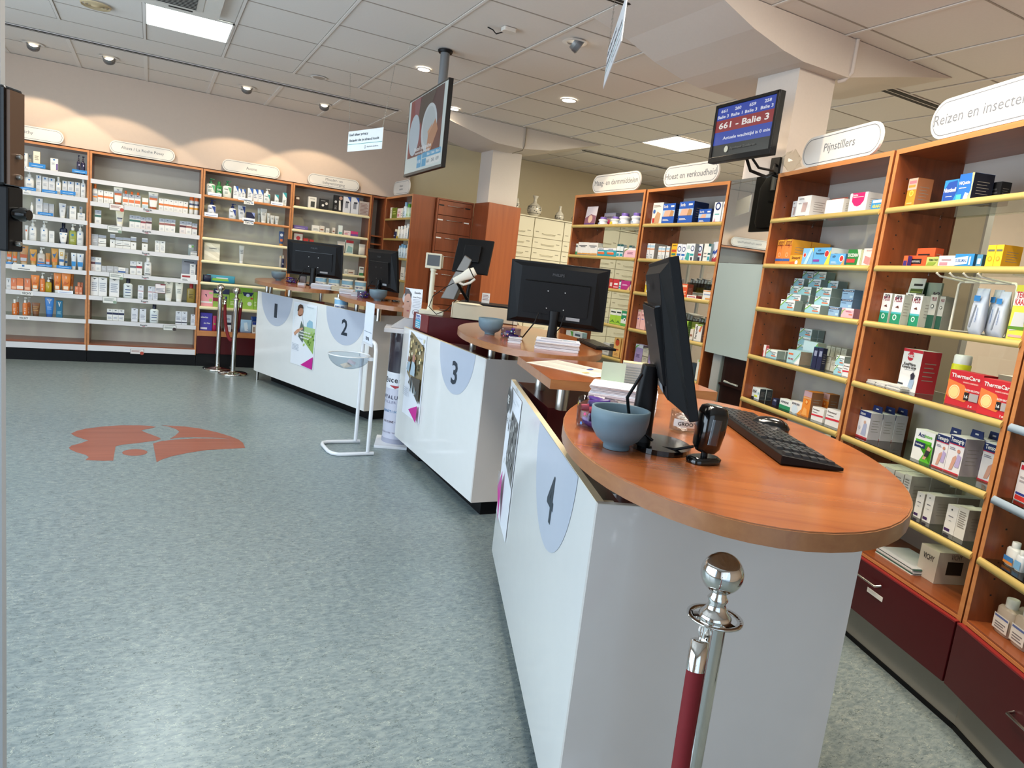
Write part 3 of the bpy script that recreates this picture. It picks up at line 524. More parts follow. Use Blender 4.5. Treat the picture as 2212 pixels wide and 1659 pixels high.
P = {  # key: (body colour, side colour, look, print on the front)
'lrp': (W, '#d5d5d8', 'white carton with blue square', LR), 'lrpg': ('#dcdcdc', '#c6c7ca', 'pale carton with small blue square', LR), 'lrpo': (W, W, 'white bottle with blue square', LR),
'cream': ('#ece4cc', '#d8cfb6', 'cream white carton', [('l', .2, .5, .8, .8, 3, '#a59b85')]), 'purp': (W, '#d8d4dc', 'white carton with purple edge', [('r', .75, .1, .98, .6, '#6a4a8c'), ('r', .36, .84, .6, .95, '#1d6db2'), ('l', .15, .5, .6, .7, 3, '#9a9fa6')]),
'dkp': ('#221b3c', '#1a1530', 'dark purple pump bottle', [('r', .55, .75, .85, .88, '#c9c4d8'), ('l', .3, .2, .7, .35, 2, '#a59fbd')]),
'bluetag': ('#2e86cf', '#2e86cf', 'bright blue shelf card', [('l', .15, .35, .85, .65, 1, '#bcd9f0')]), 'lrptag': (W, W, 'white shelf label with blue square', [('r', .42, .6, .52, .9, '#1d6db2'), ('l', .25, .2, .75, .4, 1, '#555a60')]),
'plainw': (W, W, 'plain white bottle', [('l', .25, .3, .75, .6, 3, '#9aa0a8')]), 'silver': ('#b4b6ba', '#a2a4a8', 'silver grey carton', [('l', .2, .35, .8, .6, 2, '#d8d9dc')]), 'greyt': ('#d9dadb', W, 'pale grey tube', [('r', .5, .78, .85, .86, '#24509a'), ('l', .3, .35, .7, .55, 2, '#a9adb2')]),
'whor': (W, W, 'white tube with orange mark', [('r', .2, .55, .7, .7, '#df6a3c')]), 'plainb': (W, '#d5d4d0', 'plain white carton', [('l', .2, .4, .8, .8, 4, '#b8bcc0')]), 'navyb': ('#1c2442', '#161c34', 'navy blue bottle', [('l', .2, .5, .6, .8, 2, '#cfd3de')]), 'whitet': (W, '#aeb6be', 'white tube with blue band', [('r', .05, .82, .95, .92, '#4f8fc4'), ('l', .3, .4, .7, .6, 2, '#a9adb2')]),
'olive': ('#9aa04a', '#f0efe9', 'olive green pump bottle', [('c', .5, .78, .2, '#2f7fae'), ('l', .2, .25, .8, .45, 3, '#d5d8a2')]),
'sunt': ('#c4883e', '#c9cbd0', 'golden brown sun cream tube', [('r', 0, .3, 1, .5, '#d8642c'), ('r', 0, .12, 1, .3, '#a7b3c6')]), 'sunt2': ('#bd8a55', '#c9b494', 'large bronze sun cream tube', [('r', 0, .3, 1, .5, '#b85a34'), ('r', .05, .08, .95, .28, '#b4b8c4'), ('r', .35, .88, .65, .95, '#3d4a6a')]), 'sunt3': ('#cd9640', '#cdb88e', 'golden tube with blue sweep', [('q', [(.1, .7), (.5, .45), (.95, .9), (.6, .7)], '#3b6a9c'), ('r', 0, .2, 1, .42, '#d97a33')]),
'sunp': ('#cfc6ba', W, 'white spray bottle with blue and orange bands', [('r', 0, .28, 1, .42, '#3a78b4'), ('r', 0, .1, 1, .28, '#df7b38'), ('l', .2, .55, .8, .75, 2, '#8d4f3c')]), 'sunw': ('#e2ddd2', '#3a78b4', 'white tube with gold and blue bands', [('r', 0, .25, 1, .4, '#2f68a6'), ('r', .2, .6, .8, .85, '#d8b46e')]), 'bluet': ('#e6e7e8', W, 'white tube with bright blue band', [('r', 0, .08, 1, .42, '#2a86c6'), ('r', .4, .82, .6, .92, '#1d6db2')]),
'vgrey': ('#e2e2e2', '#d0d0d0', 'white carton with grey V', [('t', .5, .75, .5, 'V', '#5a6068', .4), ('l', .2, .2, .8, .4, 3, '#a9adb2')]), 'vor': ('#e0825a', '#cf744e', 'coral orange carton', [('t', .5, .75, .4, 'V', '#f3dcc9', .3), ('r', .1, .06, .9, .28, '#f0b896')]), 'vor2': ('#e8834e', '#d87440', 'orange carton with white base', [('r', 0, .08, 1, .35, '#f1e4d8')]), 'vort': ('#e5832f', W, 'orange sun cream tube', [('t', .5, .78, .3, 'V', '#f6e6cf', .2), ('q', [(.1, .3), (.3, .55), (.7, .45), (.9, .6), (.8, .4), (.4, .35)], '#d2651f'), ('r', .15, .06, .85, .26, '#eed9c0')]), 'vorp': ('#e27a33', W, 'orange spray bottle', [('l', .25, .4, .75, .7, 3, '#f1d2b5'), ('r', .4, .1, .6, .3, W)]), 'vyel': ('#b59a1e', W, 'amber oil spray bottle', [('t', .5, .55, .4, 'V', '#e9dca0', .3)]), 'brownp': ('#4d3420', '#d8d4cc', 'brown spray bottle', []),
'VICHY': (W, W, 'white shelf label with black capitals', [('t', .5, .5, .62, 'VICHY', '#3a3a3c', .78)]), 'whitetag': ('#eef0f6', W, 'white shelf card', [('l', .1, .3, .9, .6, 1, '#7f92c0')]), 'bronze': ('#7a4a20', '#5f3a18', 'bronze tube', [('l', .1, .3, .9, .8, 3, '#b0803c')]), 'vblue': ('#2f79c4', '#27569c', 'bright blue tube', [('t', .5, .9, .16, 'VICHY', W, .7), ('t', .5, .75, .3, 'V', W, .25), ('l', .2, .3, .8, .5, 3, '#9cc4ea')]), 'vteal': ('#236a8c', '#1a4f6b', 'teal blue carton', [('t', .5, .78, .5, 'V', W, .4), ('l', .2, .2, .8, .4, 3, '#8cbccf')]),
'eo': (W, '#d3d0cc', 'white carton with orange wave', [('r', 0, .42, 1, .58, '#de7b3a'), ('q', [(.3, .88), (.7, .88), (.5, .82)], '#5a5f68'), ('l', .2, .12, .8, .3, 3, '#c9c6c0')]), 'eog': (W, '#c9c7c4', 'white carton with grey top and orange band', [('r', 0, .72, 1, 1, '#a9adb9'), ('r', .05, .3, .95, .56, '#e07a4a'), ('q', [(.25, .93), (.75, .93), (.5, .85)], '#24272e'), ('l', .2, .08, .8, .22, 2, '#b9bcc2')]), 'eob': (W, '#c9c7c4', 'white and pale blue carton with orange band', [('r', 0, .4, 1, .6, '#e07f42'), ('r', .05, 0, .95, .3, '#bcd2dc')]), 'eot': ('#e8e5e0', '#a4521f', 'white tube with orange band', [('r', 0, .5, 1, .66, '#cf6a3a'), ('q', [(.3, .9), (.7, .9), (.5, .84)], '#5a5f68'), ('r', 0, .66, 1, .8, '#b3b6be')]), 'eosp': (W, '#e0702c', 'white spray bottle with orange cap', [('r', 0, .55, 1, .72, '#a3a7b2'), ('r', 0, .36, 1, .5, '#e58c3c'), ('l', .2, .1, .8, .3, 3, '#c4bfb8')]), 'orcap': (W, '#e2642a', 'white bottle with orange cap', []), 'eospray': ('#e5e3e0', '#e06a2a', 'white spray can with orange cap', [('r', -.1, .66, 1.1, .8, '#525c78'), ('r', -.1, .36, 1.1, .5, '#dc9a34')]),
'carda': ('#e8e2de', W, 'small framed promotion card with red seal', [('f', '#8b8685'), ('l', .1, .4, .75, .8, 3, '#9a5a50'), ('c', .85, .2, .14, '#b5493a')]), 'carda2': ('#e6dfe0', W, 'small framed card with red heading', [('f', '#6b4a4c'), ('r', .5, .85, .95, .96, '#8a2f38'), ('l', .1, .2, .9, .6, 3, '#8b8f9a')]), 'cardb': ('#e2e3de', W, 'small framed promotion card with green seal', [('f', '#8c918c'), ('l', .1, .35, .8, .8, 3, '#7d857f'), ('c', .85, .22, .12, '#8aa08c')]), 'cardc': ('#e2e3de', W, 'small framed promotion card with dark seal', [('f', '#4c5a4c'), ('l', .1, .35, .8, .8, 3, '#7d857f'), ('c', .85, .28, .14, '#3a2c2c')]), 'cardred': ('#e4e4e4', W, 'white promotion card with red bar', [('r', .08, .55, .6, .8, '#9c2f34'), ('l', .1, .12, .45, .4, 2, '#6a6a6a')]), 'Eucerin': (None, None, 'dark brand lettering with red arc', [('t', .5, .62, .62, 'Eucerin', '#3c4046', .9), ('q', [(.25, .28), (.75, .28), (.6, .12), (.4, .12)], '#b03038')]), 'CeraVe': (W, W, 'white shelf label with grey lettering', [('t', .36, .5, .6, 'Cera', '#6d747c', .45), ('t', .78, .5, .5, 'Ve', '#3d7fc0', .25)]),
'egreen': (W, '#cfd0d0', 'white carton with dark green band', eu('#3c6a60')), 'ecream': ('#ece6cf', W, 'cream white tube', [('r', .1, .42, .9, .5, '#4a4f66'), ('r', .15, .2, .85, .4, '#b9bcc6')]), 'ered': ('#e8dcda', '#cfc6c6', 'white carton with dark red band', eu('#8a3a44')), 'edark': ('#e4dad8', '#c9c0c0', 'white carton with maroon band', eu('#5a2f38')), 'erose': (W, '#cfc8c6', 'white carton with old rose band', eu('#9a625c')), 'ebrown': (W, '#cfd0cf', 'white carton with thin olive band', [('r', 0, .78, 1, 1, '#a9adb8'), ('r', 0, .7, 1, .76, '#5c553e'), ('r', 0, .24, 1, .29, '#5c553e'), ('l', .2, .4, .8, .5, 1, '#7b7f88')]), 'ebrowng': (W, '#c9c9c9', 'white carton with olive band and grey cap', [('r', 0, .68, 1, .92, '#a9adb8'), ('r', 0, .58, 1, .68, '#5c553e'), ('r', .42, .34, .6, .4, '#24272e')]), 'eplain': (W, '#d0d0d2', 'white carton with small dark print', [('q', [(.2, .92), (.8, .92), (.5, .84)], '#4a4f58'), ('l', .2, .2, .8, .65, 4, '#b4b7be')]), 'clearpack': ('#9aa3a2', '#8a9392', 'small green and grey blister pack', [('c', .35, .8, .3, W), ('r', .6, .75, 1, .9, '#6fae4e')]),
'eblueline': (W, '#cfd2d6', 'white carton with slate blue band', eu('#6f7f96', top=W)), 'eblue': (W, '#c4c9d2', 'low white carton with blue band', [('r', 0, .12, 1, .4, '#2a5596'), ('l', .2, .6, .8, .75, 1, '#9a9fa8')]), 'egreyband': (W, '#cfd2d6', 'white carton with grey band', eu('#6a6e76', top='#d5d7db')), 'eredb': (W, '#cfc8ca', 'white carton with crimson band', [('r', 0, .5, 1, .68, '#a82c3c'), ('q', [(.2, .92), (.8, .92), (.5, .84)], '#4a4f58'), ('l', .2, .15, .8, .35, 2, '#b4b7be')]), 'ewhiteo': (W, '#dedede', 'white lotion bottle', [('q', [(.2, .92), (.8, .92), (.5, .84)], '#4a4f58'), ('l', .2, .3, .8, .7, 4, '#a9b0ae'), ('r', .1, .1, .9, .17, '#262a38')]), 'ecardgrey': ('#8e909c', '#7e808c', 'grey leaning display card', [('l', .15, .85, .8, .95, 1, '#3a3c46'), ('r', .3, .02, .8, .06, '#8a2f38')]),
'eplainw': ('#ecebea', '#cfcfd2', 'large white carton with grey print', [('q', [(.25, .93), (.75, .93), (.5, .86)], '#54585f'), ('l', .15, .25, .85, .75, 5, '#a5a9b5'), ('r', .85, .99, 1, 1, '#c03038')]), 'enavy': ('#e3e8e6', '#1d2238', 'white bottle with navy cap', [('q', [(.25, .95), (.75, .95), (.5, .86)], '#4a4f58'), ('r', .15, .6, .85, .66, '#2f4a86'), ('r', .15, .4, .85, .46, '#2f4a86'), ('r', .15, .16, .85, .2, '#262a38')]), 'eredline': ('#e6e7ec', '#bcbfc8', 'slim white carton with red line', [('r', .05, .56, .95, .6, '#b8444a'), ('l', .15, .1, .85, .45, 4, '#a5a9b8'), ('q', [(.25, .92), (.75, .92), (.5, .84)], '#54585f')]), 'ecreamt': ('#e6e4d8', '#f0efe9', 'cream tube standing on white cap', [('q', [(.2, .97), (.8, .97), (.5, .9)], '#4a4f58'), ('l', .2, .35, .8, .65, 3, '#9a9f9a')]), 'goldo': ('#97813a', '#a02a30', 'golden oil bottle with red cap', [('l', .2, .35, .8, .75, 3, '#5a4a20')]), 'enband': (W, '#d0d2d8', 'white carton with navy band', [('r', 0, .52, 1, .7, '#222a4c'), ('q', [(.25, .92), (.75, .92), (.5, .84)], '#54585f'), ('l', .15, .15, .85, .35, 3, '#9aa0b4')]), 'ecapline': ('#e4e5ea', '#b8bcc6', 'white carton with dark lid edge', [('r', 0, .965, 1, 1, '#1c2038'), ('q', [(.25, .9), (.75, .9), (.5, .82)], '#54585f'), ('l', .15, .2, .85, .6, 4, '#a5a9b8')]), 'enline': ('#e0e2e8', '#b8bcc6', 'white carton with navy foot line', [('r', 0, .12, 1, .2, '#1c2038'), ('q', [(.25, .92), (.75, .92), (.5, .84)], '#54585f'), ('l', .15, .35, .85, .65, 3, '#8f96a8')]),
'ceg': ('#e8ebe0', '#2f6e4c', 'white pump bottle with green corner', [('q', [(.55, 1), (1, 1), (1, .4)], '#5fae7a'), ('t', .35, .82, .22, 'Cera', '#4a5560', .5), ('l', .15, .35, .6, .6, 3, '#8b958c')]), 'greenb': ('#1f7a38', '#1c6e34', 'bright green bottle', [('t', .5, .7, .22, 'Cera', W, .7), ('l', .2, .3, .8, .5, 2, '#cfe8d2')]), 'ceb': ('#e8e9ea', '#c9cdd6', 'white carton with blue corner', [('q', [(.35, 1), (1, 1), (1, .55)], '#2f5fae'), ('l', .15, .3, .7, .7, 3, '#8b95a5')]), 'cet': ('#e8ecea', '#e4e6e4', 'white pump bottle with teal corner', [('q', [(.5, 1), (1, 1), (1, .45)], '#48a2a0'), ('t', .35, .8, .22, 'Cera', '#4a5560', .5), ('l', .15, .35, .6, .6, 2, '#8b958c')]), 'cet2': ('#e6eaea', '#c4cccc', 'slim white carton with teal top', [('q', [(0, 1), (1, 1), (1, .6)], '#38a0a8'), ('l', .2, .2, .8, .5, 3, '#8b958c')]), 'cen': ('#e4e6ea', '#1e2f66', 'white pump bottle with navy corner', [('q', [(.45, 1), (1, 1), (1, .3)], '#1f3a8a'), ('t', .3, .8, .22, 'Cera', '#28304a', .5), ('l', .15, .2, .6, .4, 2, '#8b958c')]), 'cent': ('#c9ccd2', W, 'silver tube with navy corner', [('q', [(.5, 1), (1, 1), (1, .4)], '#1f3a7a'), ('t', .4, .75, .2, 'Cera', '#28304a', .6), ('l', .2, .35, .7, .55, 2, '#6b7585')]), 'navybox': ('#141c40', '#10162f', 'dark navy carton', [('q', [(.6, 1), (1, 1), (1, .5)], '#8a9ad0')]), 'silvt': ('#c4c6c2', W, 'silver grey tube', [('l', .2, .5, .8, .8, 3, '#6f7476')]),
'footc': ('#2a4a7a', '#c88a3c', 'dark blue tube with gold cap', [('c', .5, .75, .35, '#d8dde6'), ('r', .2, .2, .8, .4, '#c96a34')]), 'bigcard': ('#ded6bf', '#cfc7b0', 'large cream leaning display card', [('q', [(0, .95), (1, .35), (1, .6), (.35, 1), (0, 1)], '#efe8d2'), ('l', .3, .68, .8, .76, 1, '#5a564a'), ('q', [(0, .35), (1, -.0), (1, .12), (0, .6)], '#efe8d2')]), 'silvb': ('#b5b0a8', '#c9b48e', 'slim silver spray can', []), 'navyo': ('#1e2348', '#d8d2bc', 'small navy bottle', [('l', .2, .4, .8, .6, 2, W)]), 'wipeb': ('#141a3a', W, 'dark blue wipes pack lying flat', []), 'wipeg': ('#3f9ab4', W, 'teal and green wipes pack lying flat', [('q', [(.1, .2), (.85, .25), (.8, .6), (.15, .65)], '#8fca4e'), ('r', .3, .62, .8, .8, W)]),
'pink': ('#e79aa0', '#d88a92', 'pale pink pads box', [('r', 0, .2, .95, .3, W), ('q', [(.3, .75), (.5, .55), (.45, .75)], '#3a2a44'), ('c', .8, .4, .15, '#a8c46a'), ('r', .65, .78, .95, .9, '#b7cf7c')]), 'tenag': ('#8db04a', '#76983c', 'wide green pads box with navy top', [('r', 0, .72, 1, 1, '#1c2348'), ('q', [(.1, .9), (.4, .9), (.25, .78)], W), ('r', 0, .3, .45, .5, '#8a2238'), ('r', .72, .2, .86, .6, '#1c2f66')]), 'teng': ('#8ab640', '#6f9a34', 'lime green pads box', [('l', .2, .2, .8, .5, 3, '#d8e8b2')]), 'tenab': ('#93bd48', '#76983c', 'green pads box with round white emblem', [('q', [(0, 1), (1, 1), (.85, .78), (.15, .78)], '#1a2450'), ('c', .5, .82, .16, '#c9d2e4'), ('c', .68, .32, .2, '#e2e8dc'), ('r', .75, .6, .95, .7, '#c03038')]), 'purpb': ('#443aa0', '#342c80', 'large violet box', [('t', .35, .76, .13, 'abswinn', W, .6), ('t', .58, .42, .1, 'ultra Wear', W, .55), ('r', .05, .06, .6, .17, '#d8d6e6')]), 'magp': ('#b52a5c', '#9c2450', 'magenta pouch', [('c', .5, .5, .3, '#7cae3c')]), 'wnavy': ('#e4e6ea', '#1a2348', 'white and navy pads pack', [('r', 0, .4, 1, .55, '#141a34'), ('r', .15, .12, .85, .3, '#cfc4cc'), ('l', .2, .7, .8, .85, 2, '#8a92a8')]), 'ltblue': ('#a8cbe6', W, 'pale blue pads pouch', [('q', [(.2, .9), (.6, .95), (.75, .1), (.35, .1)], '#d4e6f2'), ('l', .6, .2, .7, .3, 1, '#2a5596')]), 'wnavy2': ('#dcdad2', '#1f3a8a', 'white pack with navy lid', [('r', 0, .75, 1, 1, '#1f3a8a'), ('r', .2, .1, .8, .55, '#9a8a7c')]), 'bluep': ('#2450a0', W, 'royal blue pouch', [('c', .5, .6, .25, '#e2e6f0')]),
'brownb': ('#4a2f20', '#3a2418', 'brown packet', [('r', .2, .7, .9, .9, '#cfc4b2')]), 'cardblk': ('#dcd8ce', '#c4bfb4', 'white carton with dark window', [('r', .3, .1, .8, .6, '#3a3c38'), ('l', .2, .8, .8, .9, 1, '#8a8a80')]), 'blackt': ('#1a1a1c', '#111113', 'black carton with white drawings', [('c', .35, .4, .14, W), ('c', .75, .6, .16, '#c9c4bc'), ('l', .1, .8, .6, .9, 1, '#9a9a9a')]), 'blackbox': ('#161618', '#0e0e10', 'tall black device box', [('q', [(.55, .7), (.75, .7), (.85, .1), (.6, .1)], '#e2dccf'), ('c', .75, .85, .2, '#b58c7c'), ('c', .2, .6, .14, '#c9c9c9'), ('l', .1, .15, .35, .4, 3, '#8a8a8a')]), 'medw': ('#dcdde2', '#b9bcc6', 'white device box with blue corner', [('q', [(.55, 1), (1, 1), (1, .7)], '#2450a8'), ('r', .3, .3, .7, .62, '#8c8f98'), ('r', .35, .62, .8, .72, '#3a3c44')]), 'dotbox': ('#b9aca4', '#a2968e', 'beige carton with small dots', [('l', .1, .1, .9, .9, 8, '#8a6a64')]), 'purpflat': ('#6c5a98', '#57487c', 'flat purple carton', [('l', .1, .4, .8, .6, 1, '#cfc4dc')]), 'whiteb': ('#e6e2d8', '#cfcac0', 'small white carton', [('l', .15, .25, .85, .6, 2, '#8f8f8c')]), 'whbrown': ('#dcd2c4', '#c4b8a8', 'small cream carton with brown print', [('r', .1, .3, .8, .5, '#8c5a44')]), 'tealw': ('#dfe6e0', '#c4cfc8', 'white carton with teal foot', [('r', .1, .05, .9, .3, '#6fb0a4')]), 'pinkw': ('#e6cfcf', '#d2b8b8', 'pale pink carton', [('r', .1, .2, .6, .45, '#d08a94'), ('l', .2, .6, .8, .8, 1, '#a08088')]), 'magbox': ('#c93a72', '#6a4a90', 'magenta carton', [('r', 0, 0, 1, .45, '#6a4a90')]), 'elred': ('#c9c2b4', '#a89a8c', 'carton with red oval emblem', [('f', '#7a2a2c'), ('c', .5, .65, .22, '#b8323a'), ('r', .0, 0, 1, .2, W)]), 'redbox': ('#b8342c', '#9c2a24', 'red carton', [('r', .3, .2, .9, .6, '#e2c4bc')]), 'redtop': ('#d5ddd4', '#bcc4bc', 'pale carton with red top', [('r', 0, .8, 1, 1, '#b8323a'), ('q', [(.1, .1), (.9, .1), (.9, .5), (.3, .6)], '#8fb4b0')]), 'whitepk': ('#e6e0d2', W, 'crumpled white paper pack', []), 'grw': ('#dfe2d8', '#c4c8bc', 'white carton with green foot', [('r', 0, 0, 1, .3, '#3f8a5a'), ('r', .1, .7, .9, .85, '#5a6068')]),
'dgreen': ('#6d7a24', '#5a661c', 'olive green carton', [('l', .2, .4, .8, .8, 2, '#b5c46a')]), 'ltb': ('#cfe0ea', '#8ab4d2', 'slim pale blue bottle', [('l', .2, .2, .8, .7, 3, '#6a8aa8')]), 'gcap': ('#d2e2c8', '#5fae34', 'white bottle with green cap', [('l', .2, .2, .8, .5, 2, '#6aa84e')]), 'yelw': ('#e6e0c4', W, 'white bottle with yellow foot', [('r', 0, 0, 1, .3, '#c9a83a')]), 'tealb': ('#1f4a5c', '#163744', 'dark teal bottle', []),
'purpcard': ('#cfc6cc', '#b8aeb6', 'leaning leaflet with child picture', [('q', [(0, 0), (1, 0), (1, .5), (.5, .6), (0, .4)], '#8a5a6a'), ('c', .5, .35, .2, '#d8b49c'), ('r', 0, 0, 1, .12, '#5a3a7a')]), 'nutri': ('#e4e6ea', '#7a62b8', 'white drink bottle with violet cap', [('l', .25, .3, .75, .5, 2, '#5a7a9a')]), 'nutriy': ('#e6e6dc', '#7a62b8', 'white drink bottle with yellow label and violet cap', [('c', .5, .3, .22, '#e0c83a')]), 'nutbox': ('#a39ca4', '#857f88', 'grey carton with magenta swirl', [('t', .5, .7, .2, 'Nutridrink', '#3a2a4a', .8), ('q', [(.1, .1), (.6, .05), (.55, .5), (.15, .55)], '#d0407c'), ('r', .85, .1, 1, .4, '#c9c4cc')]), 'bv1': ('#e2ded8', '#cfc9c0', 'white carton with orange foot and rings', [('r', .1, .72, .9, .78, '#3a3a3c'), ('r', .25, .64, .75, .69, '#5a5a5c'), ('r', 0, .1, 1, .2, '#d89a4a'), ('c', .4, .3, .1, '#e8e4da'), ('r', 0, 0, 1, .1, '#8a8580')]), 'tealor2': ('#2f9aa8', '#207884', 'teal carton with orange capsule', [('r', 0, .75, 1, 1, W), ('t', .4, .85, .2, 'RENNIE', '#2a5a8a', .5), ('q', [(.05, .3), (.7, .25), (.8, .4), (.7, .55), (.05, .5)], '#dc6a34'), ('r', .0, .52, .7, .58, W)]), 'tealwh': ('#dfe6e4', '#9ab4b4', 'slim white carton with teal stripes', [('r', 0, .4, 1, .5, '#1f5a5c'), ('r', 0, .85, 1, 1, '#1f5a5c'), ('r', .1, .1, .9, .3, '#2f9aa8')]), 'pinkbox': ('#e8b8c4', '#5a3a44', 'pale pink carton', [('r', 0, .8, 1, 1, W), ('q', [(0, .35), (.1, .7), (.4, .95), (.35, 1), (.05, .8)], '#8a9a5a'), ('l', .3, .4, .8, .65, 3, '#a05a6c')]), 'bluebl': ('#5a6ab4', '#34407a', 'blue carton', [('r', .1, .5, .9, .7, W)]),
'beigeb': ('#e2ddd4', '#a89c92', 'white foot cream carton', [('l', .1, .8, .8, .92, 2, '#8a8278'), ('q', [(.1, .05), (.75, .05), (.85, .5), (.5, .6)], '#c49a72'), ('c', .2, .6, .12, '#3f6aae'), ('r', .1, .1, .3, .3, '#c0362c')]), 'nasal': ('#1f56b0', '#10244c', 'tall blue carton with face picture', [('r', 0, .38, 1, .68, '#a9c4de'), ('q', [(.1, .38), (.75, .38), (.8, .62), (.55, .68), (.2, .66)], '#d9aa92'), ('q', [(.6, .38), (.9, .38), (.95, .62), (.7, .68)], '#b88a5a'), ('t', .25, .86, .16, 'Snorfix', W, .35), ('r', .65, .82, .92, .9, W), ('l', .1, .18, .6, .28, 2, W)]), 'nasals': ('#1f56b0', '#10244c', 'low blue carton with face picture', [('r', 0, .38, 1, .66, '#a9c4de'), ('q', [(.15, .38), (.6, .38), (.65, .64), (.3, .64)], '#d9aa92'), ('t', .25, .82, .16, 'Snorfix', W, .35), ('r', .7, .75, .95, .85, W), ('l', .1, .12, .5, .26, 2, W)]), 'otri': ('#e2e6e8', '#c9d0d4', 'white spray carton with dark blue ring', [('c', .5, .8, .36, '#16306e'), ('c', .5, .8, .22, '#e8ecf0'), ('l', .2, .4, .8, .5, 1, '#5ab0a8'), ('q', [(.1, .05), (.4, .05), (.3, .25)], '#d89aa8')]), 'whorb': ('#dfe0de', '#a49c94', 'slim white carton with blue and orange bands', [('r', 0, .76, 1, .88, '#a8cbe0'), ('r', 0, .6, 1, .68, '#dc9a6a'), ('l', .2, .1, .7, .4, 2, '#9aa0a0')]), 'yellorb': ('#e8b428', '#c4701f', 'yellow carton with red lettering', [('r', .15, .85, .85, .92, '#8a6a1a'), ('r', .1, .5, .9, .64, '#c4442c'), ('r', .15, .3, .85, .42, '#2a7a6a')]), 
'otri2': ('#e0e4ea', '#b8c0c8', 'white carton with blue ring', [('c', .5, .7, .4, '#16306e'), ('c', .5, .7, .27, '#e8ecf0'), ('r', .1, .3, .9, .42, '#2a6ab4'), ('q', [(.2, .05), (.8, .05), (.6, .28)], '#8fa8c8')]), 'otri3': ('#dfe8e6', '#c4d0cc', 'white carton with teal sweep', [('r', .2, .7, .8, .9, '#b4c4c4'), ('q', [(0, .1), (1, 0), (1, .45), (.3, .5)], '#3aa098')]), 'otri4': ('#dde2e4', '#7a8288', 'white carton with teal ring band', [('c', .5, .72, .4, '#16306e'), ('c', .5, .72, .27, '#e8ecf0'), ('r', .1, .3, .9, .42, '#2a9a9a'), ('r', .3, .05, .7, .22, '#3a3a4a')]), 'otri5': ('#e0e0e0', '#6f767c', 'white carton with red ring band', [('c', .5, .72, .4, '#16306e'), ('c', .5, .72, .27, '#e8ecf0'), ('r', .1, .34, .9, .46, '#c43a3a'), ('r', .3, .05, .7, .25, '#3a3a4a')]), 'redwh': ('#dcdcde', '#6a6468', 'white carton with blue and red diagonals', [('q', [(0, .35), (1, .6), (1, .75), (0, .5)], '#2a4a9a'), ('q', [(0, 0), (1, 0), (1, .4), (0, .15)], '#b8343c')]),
'redw2': ('#c42f3a', '#9c2630', 'red carton with white script', [('r', .2, .4, .8, .6, W), ('r', .1, .1, .9, .25, '#e8a0a4')]), 'magbox2': ('#b02a78', '#7a1f54', 'magenta carton with orange corner', [('l', .15, .45, .75, .65, 2, '#e8c4dc'), ('q', [(.7, 0), (1, 0), (1, .5)], '#e8b088')]), 'lime': ('#a3cc3c', '#3f6a2c', 'lime green carton with white top', [('r', 0, .62, 1, 1, '#e6e8dc'), ('r', .1, .78, .9, .88, '#2a3a2c'), ('q', [(0, .05), (.5, .15), (1, .05), (.5, .3)], '#5a8a2c')]), 'dgreenw': ('#1f8a5c', '#156444', 'dark green carton with white swirl', [('r', 0, 0, 1, .42, '#e2e6dc'), ('c', .6, .4, .22, W), ('c', .62, .4, .1, '#1a2a22'), ('r', .15, .72, .85, .84, W), ('r', 0, 0, 1, .15, '#5fb04a')]), 'lime2': ('#8cc83c', '#5a8a2c', 'bright green carton', [('r', .1, .7, .9, .85, W)]), 'whgreen': ('#e2e2dc', '#c4c8bc', 'white carton with green corner', [('q', [(.6, 1), (1, 1), (1, .5)], '#5aa84a')]), 'ltblueb': ('#dfe6e8', '#9ab8c4', 'white and sky blue carton', [('r', 0, 0, 1, .55, '#4fa8cc'), ('r', .2, .7, .8, .85, '#4a5a6a')]), 'whflat': ('#e2e2e0', '#8a8e94', 'long low white carton', [('r', .8, .1, .98, .9, '#3f6aae')]), 'whgrey': ('#d6d4d0', '#8a8a88', 'grey white carton', [('l', .15, .2, .85, .8, 4, '#8f8f8c')]), 'orsun': ('#f0bc6a', '#c98a44', 'pale orange carton with orange sun', [('c', .5, .75, .3, '#e0542a'), ('q', [(.2, .85), (.5, .98), (.8, .85), (.5, .9)], '#5a2a1c'), ('r', .2, .36, .8, .42, '#c4402a'), ('l', .2, .1, .8, .25, 2, '#c98a54')]),
